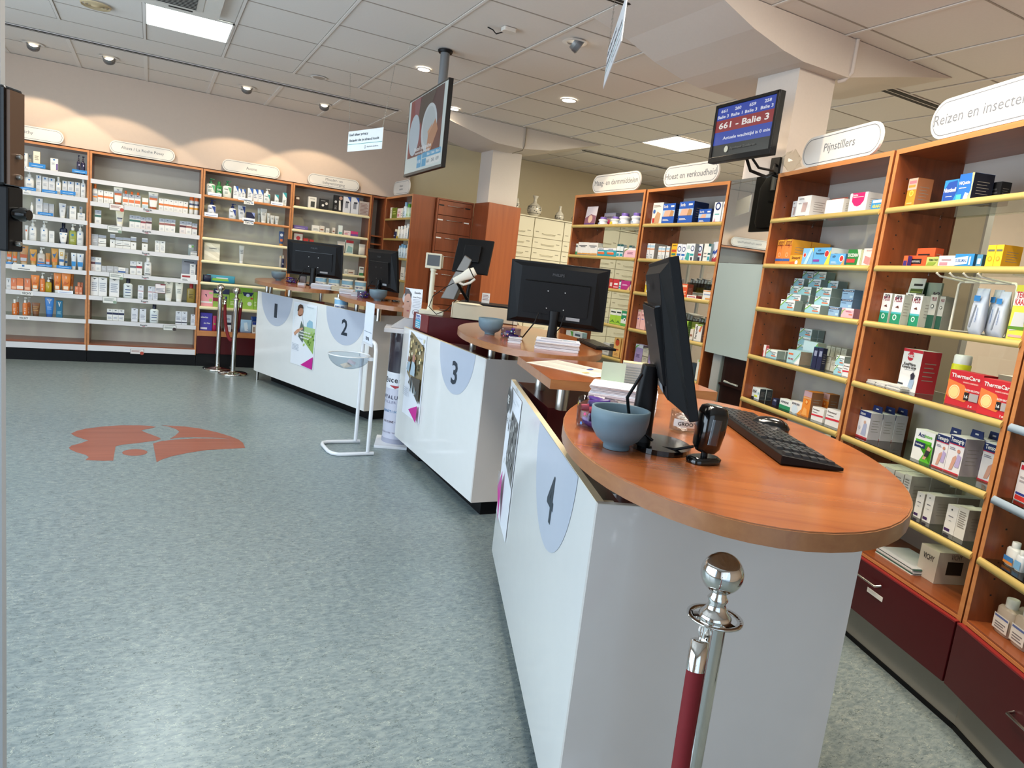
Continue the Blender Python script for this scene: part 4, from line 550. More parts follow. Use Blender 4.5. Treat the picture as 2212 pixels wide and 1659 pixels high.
'yelw2': ('#e8c434', '#b8922a', 'yellow carton with fruit picture', [('r', 0, .7, 1, 1, '#eee6c4'), ('c', .4, .6, .2, '#e8902a'), ('r', .2, .05, .6, .25, W)]), 'whyel': ('#dcd2b8', '#b8a888', 'cream carton', []), 'greenb2': ('#2a7a3c', '#1c5a2a', 'green carton', [('r', .1, .5, .8, .62, W)]), 'orbox': ('#d9552a', '#7a3422', 'orange carton', [('r', .1, .75, .9, .92, '#e8c4a4'), ('l', .15, .2, .85, .5, 3, '#f0c8a8')]), 'redflat': ('#e2dcd8', '#8a2a2c', 'low white carton with red print', [('r', .1, .3, .9, .6, '#c4444a')]), 'whorbox': ('#e4e2dc', '#c4b8a8', 'white carton with orange bands', [('r', 0, .85, 1, .95, '#dc8a3c'), ('l', .1, .5, .9, .65, 2, '#3f6aae'), ('r', .3, .05, 1, .2, '#e09a4a')]), 'pinkt': ('#e8b4ac', '#c49088', 'tall pale pink carton', [('q', [(.1, .85), (.5, .98), (.95, .92), (.4, .92)], '#8aa84a'), ('l', .15, .68, .8, .8, 2, '#a05a5c'), ('r', .2, .5, .6, .54, '#4a5ab0')]), 'pinkt2': ('#a87a70', '#7a544c', 'shaded pink carton', [('l', .15, .2, .85, .4, 3, '#6a4a44')]), 'limeor': ('#9cc43c', '#44681c', 'lime green throat carton', [('c', .5, .85, .22, '#a83234'), ('q', [(.1, .35), (.9, .25), (.7, .65)], '#5fa03a'), ('c', .5, .12, .2, '#d8e08a')]), 'strep': ('#e8e4de', '#a8a49c', 'white carton with vertical black lettering', [('v', .28, .5, .28, 'Strepsils', '#1c1a1c', .8), ('q', [(.55, .6), (.8, .95), (1, .95), (.8, .55)], '#d87a4a'), ('r', .3, .93, 1, 1, '#8cb83c')]), 'dkbrown': ('#3f241c', '#2c1812', 'dark brown carton', [('l', .1, .2, .9, .5, 2, '#6a4a3a')]), 'purpgr': ('#9a8ab8', '#5a5060', 'lilac carton with green arc', [('r', 0, .82, 1, 1, '#c9cfd4'), ('q', [(0, .45), (.1, .8), (.5, .97), (.45, 1), (.05, .88)], '#5aa84a'), ('l', .2, .3, .7, .5, 3, '#5a4a7a')]), 'greyside': ('#c4c0ae', '#a8a494', 'grey cream carton turned sideways', [('f', '#7c786a'), ('l', .2, .55, .8, .9, 3, '#a19d8c')]), 'dkblu': ('#22343f', '#18242c', 'dark slate carton', [('l', .1, .4, .6, .7, 2, '#6a8090'), ('c', .75, .3, .05, '#cfd8dc')]), 'whlime': ('#e4e4d8', '#b8b8a8', 'tall white carton with lime top', [('r', .2, .9, .8, 1, '#8cb83c'), ('v', .6, .4, .3, 'Hepar', '#3a3a3c', .5)]),
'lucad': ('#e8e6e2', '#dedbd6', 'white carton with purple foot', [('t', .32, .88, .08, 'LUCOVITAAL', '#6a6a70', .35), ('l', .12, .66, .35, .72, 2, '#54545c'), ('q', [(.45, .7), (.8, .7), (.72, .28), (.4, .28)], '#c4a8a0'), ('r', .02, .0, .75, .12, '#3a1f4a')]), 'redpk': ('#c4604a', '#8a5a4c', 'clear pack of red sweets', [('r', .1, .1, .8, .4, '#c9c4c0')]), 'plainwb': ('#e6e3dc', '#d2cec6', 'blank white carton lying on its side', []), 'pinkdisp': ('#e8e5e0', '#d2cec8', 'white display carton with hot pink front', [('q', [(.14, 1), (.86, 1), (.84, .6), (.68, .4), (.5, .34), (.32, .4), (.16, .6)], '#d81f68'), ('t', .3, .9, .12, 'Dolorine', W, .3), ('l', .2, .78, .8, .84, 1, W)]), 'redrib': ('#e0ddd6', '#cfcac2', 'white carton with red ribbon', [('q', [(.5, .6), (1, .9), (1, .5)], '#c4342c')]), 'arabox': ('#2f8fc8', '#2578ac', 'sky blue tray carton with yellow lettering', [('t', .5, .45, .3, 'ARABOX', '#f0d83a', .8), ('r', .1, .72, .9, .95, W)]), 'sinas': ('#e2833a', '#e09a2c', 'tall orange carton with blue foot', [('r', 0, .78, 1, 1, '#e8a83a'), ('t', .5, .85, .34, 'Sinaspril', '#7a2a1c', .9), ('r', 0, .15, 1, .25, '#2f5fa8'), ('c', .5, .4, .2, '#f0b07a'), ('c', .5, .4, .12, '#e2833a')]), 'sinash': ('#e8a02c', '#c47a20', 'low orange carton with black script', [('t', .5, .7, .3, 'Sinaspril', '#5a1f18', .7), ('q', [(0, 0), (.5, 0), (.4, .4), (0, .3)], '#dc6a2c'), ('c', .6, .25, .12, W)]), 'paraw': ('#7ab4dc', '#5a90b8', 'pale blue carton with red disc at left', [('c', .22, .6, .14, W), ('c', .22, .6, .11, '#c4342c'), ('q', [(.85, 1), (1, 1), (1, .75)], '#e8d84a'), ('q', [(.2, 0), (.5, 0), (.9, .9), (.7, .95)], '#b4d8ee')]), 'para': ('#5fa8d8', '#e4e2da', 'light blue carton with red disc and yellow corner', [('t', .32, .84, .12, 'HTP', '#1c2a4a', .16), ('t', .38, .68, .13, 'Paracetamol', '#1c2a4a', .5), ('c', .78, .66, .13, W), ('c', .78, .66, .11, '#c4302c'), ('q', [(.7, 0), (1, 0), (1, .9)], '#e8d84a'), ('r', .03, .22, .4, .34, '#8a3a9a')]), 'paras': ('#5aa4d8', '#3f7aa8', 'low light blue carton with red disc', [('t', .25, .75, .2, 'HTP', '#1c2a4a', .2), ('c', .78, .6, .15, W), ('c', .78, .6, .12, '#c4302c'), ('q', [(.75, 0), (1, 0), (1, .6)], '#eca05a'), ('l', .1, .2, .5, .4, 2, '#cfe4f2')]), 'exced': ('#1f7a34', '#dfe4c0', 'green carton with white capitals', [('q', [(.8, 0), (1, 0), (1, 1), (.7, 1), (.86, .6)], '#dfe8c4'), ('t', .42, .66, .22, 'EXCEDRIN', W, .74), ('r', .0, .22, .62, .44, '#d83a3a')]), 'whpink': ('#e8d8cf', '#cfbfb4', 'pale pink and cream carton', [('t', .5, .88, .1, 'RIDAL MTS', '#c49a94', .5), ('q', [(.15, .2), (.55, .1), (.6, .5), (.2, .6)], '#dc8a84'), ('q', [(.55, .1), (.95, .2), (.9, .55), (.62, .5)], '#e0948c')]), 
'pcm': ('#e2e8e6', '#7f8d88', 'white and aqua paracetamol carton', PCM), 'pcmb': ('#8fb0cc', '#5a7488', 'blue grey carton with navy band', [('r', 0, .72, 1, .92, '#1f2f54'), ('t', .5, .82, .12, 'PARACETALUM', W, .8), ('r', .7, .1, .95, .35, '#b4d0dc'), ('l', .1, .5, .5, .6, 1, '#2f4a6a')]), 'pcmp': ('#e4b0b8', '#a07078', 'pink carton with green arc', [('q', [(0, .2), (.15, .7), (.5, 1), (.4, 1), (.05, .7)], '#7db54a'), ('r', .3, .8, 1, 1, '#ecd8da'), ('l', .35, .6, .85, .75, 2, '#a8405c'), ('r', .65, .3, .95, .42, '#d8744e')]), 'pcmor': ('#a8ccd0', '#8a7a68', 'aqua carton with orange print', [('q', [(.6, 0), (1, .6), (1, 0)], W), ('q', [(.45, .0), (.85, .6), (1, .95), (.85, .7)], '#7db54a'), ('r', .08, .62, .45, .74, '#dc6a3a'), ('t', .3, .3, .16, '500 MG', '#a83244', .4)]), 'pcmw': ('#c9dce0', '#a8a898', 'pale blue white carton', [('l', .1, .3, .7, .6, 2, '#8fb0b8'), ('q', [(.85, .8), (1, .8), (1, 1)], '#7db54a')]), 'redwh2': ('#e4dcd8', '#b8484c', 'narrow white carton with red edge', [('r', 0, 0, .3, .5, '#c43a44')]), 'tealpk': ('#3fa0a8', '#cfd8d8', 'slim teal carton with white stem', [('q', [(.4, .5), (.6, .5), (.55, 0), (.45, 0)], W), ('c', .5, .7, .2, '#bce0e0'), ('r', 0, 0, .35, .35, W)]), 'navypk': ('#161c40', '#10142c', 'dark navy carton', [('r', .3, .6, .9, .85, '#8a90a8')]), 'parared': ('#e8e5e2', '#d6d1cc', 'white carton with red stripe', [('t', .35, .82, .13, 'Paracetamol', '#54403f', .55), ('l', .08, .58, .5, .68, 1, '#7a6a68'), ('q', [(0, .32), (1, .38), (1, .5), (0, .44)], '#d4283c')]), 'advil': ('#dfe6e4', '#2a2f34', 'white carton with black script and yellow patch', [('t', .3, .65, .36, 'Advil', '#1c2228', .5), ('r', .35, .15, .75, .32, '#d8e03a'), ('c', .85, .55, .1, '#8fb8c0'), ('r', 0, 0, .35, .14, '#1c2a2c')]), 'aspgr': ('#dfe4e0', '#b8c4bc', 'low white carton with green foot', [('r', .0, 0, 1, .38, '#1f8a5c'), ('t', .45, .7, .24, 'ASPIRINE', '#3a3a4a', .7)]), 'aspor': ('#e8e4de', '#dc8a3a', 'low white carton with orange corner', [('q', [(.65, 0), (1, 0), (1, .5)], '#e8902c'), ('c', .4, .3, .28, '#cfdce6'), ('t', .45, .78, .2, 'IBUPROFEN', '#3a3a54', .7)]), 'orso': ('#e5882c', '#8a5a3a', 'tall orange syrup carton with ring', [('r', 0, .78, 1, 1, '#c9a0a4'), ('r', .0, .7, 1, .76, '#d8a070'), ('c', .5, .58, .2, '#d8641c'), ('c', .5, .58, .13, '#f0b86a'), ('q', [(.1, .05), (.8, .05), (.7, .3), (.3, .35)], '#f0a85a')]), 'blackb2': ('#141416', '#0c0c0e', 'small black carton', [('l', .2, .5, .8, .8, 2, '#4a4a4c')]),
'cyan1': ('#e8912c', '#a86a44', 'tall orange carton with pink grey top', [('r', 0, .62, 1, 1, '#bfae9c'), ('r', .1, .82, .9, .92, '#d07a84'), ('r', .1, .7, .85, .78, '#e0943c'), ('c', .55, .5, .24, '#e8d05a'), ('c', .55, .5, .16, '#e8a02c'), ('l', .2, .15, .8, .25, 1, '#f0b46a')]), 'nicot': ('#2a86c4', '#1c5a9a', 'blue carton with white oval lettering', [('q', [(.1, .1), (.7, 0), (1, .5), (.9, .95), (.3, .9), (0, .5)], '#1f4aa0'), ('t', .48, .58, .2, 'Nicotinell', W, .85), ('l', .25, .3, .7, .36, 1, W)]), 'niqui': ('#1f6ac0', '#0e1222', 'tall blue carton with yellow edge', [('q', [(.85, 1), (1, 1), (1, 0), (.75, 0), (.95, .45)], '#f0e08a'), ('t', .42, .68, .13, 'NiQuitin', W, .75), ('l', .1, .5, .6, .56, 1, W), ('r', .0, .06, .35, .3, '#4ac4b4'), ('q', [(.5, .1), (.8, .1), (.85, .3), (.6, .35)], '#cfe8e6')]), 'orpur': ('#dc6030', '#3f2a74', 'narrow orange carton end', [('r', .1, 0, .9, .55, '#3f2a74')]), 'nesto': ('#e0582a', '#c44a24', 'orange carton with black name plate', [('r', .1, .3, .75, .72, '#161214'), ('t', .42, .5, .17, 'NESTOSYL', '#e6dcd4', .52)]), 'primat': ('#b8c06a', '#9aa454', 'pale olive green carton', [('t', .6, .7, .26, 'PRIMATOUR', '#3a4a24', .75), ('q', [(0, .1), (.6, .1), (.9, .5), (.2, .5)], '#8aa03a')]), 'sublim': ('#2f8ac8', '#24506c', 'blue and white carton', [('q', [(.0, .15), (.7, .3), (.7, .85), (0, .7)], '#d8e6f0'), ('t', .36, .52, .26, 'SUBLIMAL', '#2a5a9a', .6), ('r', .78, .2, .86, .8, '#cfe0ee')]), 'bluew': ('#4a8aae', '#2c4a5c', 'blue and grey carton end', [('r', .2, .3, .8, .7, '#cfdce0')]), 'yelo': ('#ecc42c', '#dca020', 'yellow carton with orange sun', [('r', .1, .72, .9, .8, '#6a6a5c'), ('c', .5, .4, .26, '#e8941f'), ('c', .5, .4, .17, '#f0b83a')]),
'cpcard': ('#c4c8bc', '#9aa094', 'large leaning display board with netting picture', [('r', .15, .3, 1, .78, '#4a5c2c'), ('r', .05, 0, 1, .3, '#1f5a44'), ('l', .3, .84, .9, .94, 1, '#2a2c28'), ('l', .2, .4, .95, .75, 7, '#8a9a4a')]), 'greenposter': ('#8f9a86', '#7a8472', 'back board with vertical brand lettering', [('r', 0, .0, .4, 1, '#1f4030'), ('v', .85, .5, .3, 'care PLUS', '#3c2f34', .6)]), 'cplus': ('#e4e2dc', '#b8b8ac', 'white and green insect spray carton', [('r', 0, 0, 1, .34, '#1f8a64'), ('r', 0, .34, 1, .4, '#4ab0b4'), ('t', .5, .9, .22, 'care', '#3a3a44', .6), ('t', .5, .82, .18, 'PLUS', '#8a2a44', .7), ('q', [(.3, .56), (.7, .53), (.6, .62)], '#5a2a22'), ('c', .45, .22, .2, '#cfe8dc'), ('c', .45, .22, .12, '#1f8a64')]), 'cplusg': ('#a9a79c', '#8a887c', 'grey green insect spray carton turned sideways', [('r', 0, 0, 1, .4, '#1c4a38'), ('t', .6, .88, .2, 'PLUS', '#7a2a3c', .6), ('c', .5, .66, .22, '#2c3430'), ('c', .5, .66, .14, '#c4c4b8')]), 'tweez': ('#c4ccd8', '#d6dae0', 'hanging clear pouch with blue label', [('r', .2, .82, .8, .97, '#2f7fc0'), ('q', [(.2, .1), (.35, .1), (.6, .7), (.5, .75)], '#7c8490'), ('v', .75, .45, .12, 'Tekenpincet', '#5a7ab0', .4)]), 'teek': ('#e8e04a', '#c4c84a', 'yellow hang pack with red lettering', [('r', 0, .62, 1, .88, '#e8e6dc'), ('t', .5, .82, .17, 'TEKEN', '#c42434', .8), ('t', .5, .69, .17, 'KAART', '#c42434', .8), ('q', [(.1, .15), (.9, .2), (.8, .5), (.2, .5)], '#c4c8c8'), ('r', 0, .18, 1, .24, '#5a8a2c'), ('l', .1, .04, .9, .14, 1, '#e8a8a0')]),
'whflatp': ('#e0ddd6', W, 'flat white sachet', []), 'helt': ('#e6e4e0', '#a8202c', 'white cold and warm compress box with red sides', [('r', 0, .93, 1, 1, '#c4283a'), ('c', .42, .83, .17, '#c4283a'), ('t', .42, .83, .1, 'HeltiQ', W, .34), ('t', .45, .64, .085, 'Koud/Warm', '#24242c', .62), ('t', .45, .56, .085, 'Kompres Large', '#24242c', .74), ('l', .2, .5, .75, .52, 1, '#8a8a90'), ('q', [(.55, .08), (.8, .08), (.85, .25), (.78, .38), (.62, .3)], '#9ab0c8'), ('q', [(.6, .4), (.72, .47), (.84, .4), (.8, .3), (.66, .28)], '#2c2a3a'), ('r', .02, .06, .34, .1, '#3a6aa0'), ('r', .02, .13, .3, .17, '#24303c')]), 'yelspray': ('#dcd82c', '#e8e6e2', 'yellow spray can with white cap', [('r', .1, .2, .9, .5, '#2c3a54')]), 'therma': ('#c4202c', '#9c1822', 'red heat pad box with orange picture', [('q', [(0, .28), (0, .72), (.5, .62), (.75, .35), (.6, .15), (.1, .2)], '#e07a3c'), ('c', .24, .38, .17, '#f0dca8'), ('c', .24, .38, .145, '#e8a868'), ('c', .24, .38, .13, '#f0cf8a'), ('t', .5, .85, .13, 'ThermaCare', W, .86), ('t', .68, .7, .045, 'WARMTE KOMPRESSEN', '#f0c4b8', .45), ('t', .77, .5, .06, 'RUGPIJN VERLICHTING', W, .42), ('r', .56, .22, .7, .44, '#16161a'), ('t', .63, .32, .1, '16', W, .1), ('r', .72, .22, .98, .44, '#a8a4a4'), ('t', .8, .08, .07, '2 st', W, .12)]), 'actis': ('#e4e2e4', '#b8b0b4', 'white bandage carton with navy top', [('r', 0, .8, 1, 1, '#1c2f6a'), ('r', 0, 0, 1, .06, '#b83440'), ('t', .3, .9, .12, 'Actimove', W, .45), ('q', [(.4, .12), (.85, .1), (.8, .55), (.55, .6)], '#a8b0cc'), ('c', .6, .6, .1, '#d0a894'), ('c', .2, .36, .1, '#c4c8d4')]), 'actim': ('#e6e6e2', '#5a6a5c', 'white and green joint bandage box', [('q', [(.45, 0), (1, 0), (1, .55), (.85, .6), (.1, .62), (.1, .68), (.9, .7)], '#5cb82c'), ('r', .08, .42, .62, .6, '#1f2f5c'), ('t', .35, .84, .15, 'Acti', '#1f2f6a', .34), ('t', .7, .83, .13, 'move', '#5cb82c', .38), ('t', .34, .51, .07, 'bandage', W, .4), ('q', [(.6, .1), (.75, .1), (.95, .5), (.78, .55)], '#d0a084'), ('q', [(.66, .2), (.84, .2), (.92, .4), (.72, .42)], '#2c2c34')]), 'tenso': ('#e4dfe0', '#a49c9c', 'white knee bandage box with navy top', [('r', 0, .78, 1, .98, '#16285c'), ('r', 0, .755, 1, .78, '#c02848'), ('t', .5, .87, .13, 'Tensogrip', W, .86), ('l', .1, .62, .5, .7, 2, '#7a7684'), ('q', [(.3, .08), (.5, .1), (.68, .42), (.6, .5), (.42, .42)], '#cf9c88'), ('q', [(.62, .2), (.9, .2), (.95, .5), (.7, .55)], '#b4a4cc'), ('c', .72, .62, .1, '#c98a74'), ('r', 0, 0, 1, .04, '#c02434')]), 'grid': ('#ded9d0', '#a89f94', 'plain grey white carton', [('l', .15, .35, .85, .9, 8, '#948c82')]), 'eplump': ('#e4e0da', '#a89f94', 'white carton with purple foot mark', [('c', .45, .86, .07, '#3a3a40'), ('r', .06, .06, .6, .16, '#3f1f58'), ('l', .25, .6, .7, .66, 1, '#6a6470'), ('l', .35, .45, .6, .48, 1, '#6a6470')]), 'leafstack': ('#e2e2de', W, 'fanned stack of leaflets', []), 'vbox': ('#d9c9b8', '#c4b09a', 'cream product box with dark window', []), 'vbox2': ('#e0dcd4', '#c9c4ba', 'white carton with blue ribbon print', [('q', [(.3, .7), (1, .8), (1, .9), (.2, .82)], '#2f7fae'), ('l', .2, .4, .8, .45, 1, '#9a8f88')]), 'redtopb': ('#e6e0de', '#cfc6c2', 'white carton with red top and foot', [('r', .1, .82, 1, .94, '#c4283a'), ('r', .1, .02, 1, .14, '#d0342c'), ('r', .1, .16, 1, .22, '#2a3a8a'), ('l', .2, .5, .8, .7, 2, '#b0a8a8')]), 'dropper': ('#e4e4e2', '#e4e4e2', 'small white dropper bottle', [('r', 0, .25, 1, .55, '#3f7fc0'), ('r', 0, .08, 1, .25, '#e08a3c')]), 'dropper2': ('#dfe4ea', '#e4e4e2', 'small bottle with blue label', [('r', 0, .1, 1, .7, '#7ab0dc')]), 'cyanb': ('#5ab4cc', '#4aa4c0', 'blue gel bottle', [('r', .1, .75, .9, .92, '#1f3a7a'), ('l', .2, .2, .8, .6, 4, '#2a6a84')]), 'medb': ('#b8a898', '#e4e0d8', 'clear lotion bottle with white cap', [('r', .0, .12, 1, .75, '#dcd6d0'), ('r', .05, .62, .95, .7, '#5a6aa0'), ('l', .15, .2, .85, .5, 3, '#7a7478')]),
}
EP = .0006
def decor(mb, W_, H_, y, items, x0=0, z0=0):
    lay = 0
    def pt(u, v): return (x0+(u-.5)*W_, z0+v*H_)
    for it in items:
        k = it[0]; lay += 1; yy = y-EP*(1+lay*.35)
        if k == 'r': a, b = pt(it[1], it[2]), pt(it[3], it[4]); mb.sheet([(a[0], yy, a[1]), (b[0], yy, a[1]), (b[0], yy, b[1]), (a[0], yy, b[1])], mat(it[5]))
        elif k == 'q': mb.sheet([(pt(u, v)[0], yy, pt(u, v)[1]) for u, v in it[1]], mat(it[2]))
        elif k == 'c':
            c = pt(it[1], it[2]); R = it[3]*W_; mb.sheet([(c[0]+R*math.cos(2*PI*i/18), yy, c[1]+R*math.sin(2*PI*i/18)) for i in range(18)], mat(it[4]))
        elif k == 'l':
            n = it[5]
            for i in range(n):
                v0 = it[2]+(it[4]-it[2])*(i/n); v1 = v0+(it[4]-it[2])/n*.45; u1 = it[3]-(.15*(it[3]-it[1]) if i % 2 else 0)
                a, b = pt(it[1], v0), pt(u1, v1); mb.sheet([(a[0], yy, a[1]), (b[0], yy, a[1]), (b[0], yy, b[1]), (a[0], yy, b[1])], mat(it[6]))
        elif k == 't':
            c = pt(it[1], it[2]); mb.text(it[4], min(it[3]*H_*1.2, it[3]*W_*2.5), mat(it[5]), frameT(c[0], yy, c[1]), bold=True, width=it[6]*W_)
        elif k == 'v':
            c = pt(it[1], it[2]); mb.text(it[4], it[3]*W_*1.3, mat(it[5]), frameT(c[0], yy, c[1]) @ Matrix.Rotation(PI/2, 4, 'Z'), bold=True, width=it[6]*H_)
        elif k == 'f':
            t = .03
            for r in ((0, 0, 1, t*2), (0, 1-t*2, 1, 1), (0, 0, t, 1), (1-t, 0, 1, 1)): a, b = pt(r[0], r[1]), pt(r[2], r[3]); mb.sheet([(a[0], yy, a[1]), (b[0], yy, a[1]), (b[0], yy, b[1]), (a[0], yy, b[1])], mat(it[1]))
KN = {'b': ('carton', 'box'), 'p': ('pump_bottle', 'bottle'), 'o': ('bottle', 'bottle'), 't': ('tube', 'tube'), 's': ('spray_can', 'can'), 'd': ('drink_bottle', 'bottle'), 'u': ('pouch', 'pouch'), 'g': ('shelf_label', 'label'), 'k': ('display_card', 'card')}
def depth_of(k, w, d):
    if d: return d
    return {'b': min(max(.7*w, .02), .05), 'p': min(w*.6, .05), 'o': min(w*.62, .05), 't': .036, 's': w, 'd': w, 'u': .04, 'k': .05, 'g': .002}[k]
def product(k, w, h, pre, d):
    """root object of one item, local origin at the middle of its front foot"""
    body, side, look, pr = P[pre]; D = depth_of(k, w, d); R = .42 if k in 'ptosd' else .6
    mb = MB()
    if k == 'b':
        if pre == 'vbox':
            mb.box(-w/2, 0, 0, w/2, D, h, mat(body, R)); c2 = mat('#2f241c')
            decor(mb, w, h, 0, [('t', .5, .7, .2, 'VICHY', '#4a3f38', .6)])
            mb.box(w/2, D*.28, h*.3, w/2+.001, D*.72, h*.72, c2)
            mb.text('VICHY', .03, mat('#3a302a'), Matrix.Translation((w/2+.0012, D*.5, h*.87)) @ Matrix.Rotation(PI/2, 4, 'Z') @ Matrix.Rotation(PI/2, 4, 'X'), width=.05)
        else:
            mb.box(-w/2, 0, 0, w/2, D, h, mat(body, R))
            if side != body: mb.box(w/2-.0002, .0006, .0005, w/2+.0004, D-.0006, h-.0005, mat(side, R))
            decor(mb, w, h, 0, pr)
            if w > .03 and h > .06:      # small print on the side face
                for i in range(5):
                    z = h*(.3+.1*i); mb.box(w/2, D*.2, z, w/2+.0007, D*(.8-.1*(i % 2)), z+h*.02, mat('#8d867e'))
        o = mb.build(KN[k][0])
        if pre in ('tenso', 'actis', 'actim') and pre != 'actim':
            m = MB(); v = [(-w*.42, h), (w*.42, h), (w*.36, h+.03), (-w*.36, h+.03)]; m.add([(x, D-.004, z) for x, z in v]+[(x, D-.001, z) for x, z in v], [(0, 1, 2, 3), (7, 6, 5, 4), (0, 4, 5, 1), (1, 5, 6, 2), (2, 6, 7, 3), (3, 7, 4, 0)], mat('#16285c'))
            m.box(-.008, D-.0055, h+.012, .008, D-.004, h+.018, mat('#c9c9cc')); m.build('hang_tab', o)
    elif k == 'k':
        a = .12; T = Matrix.Translation((0, .005, 0)) @ Matrix.Rotation(-a, 4, 'X')
        v0 = MB(); hh = h/math.cos(a); v0.box(-w/2, 0, 0, w/2, .003, hh, mat(body, R)); decor(v0, w, hh, 0, pr)
        mb.v = [tuple(T @ Vector(p)) for p in v0.v]; mb.f = v0.f; mb.m = v0.m; mb.mats = v0.mats; mb.smooth = v0.smooth
        o = mb.build(KN[k][0])
    elif k == 'g':
        if body: mb.box(-w/2, 0, 0, w/2, .0015, h, mat(body, R))
        else: mb.box(-w/2, .0008, 0, w/2, .0015, h, STRIP)
        decor(mb, w, h, 0, pr); o = mb.build(KN[k][0])
    elif k == 'u':
        c = D/2
        if pre in ('leafstack', 'whflatp'):
            nn = max(3, int(h/.004))
            for i in range(nn): mb.box(-w/2+.003*(i % 2), .002*(i % 3), i*h/nn, w/2-.004*((i+1) % 3), (.16 if pre == 'leafstack' else .08)+.002*(i % 2), (i+.8)*h/nn, mat(['#e2e2de', '#3f6a5a', '#d5d6d8', '#c9cac8'][i % 4] if pre == 'leafstack' else body, R))
        else: mb.loft([(.0, w*.46, D*.10), (h*.12, w*.5, D*.5), (h*.6, w*.48, D*.48), (h*.9, w*.49, D*.16), (h, w*.5, D*.05)], mat(body, .35), T=Matrix.Translation((0, c, 0)), pw=3)
        decor(mb, w*.8, h*.8, -.0005, pr, z0=h*.06); o = mb.build(KN[k][0])
    elif k == 't':
        c = D/2; ch = h*.14
        mb.loft([(ch, w*.36, D*.42, 2.2), (h*.4, w*.42, D*.4, 2.4), (h*.75, w*.47, D*.25, 3), (h*.95, w*.5, .004, 4), (h, w*.5, .002, 6)], mat(body, .35), T=Matrix.Translation((0, c, 0)))
        # print follows the slanted front
        q = MB(); decor(q, w*.8, h*.82, 0, pr, z0=ch)
        for i, v in enumerate(q.v):
            f = max(0, min(1, (v[2]-ch)/(h-ch))); yf = c-(D*.44*(1-f**1.5)+.003)-.0006+v[1]; q.v[i] = (v[0]*(.85+.25*f), yf-(0 if abs(v[0]) < w*.2 else -.002), v[2])
        b0 = len(mb.v); mb.v += q.v
        for f_, mi_, sm in zip(q.f, q.m, q.smooth): mb.f.append(tuple(b0+i for i in f_)); mb.m.append(mb.mi(q.mats[mi_])); mb.smooth.append(sm)
        o = mb.build(KN[k][0])
        m = MB(); m.loft([(0, w*.33, D*.42, 2.2), (ch, w*.35, D*.43, 2.2)], mat(side, .4), T=Matrix.Translation((0, c, 0))); m.build('cap', o)
    elif k in 'po':
        c = D/2; hb = h*(.70 if k == 'p' else .76); n2 = 3.2
        mb.loft([(0, w*.46, D*.46, n2), (h*.02, w*.5, D*.5, n2), (hb*.88, w*.5, D*.5, n2), (hb*.96, w*.42, D*.42, n2), (hb, w*.2, D*.3, 2.2)], mat(body, .3), T=Matrix.Translation((0, c, 0)))
        decor(mb, w*.86, hb*.86, -.0004, pr, z0=h*.01); o = mb.build(KN[k][0])
        m = MB(); r = min(w*.22, D*.34)
        if k == 'o': m.lathe([(r*1.15, hb-.001), (r*1.15, h*.99), (r*.9, h)], mat(side, .35), 14, T=Matrix.Translation((0, c, 0))); m.build('cap', o)
        else:
            m.lathe([(r*1.1, hb-.001), (r*1.1, hb+(h-hb)*.42), (r*.4, hb+(h-hb)*.45), (r*.4, hb+(h-hb)*.75), (r*.9, hb+(h-hb)*.78), (r*.8, h)], mat(side, .35), 12, T=Matrix.Translation((0, c, 0)))
            m.box(0, c-r*.35, h-(h-hb)*.18, w*.42, c+r*.35, h-(h-hb)*.02, mat(side, .35)); m.build('pump_head', o)
    elif k == 's':
        r = w/2
        mb.lathe([(r*.95, 0), (r, .003), (r, h*.78), (r*.9, h*.81)], mat(body, .3), 20, T=Matrix.Translation((0, r, 0)))
        for it in pr:
            if it[0] == 'r': mb.lathe([(r*1.008, h*.8*it[2]), (r*1.008, h*.8*it[4])], mat(it[5]), 20, T=Matrix.Translation((0, r, 0)), cap=False)
        o = mb.build(KN[k][0])
        m = MB(); m.lathe([(r*.92, h*.80), (r*.92, h*.97), (r*.8, h)], mat(side, .35), 20, T=Matrix.Translation((0, r, 0))); m.build('cap', o)
    elif k == 'd':
        r = w*.42
        mb.lathe([(r*.8, 0), (r*.98, h*.03), (r, h*.28), (r*.8, h*.42), (r*.82, h*.5), (r, h*.6), (r*.95, h*.7), (r*.62, h*.77)], mat(body, .35), 20, T=Matrix.Translation((0, r, 0)))
        decor(mb, w*.7, h*.7, -.0005, pr, z0=0); o = mb.build(KN[k][0])
        m = MB(); m.lathe([(r*.62, h*.76), (r*.66, h*.78), (r*.66, h*.95), (r*.6, h)], mat(side, .35), 20, T=Matrix.Translation((0, r, 0))); m.build('cap', o)
    return o, D
ORD = ['leftmost', 'second from left', 'third from left', 'fourth from left', 'fifth from left', 'sixth from left', 'seventh from left', 'eighth from left', 'ninth from left', 'tenth from left']+['%dth from left' % i for i in range(11, 40)]
SHN = ['top shelf', 'second shelf', 'third shelf', 'fourth shelf', 'fifth shelf', 'sixth shelf', 'seventh shelf', 'bottom board']
STACK = {'pcm': .047, 'pcmb': .047, 'pcmp': .047, 'tealor2': .072, 'pinkbox': .085, 'greyside': .062}
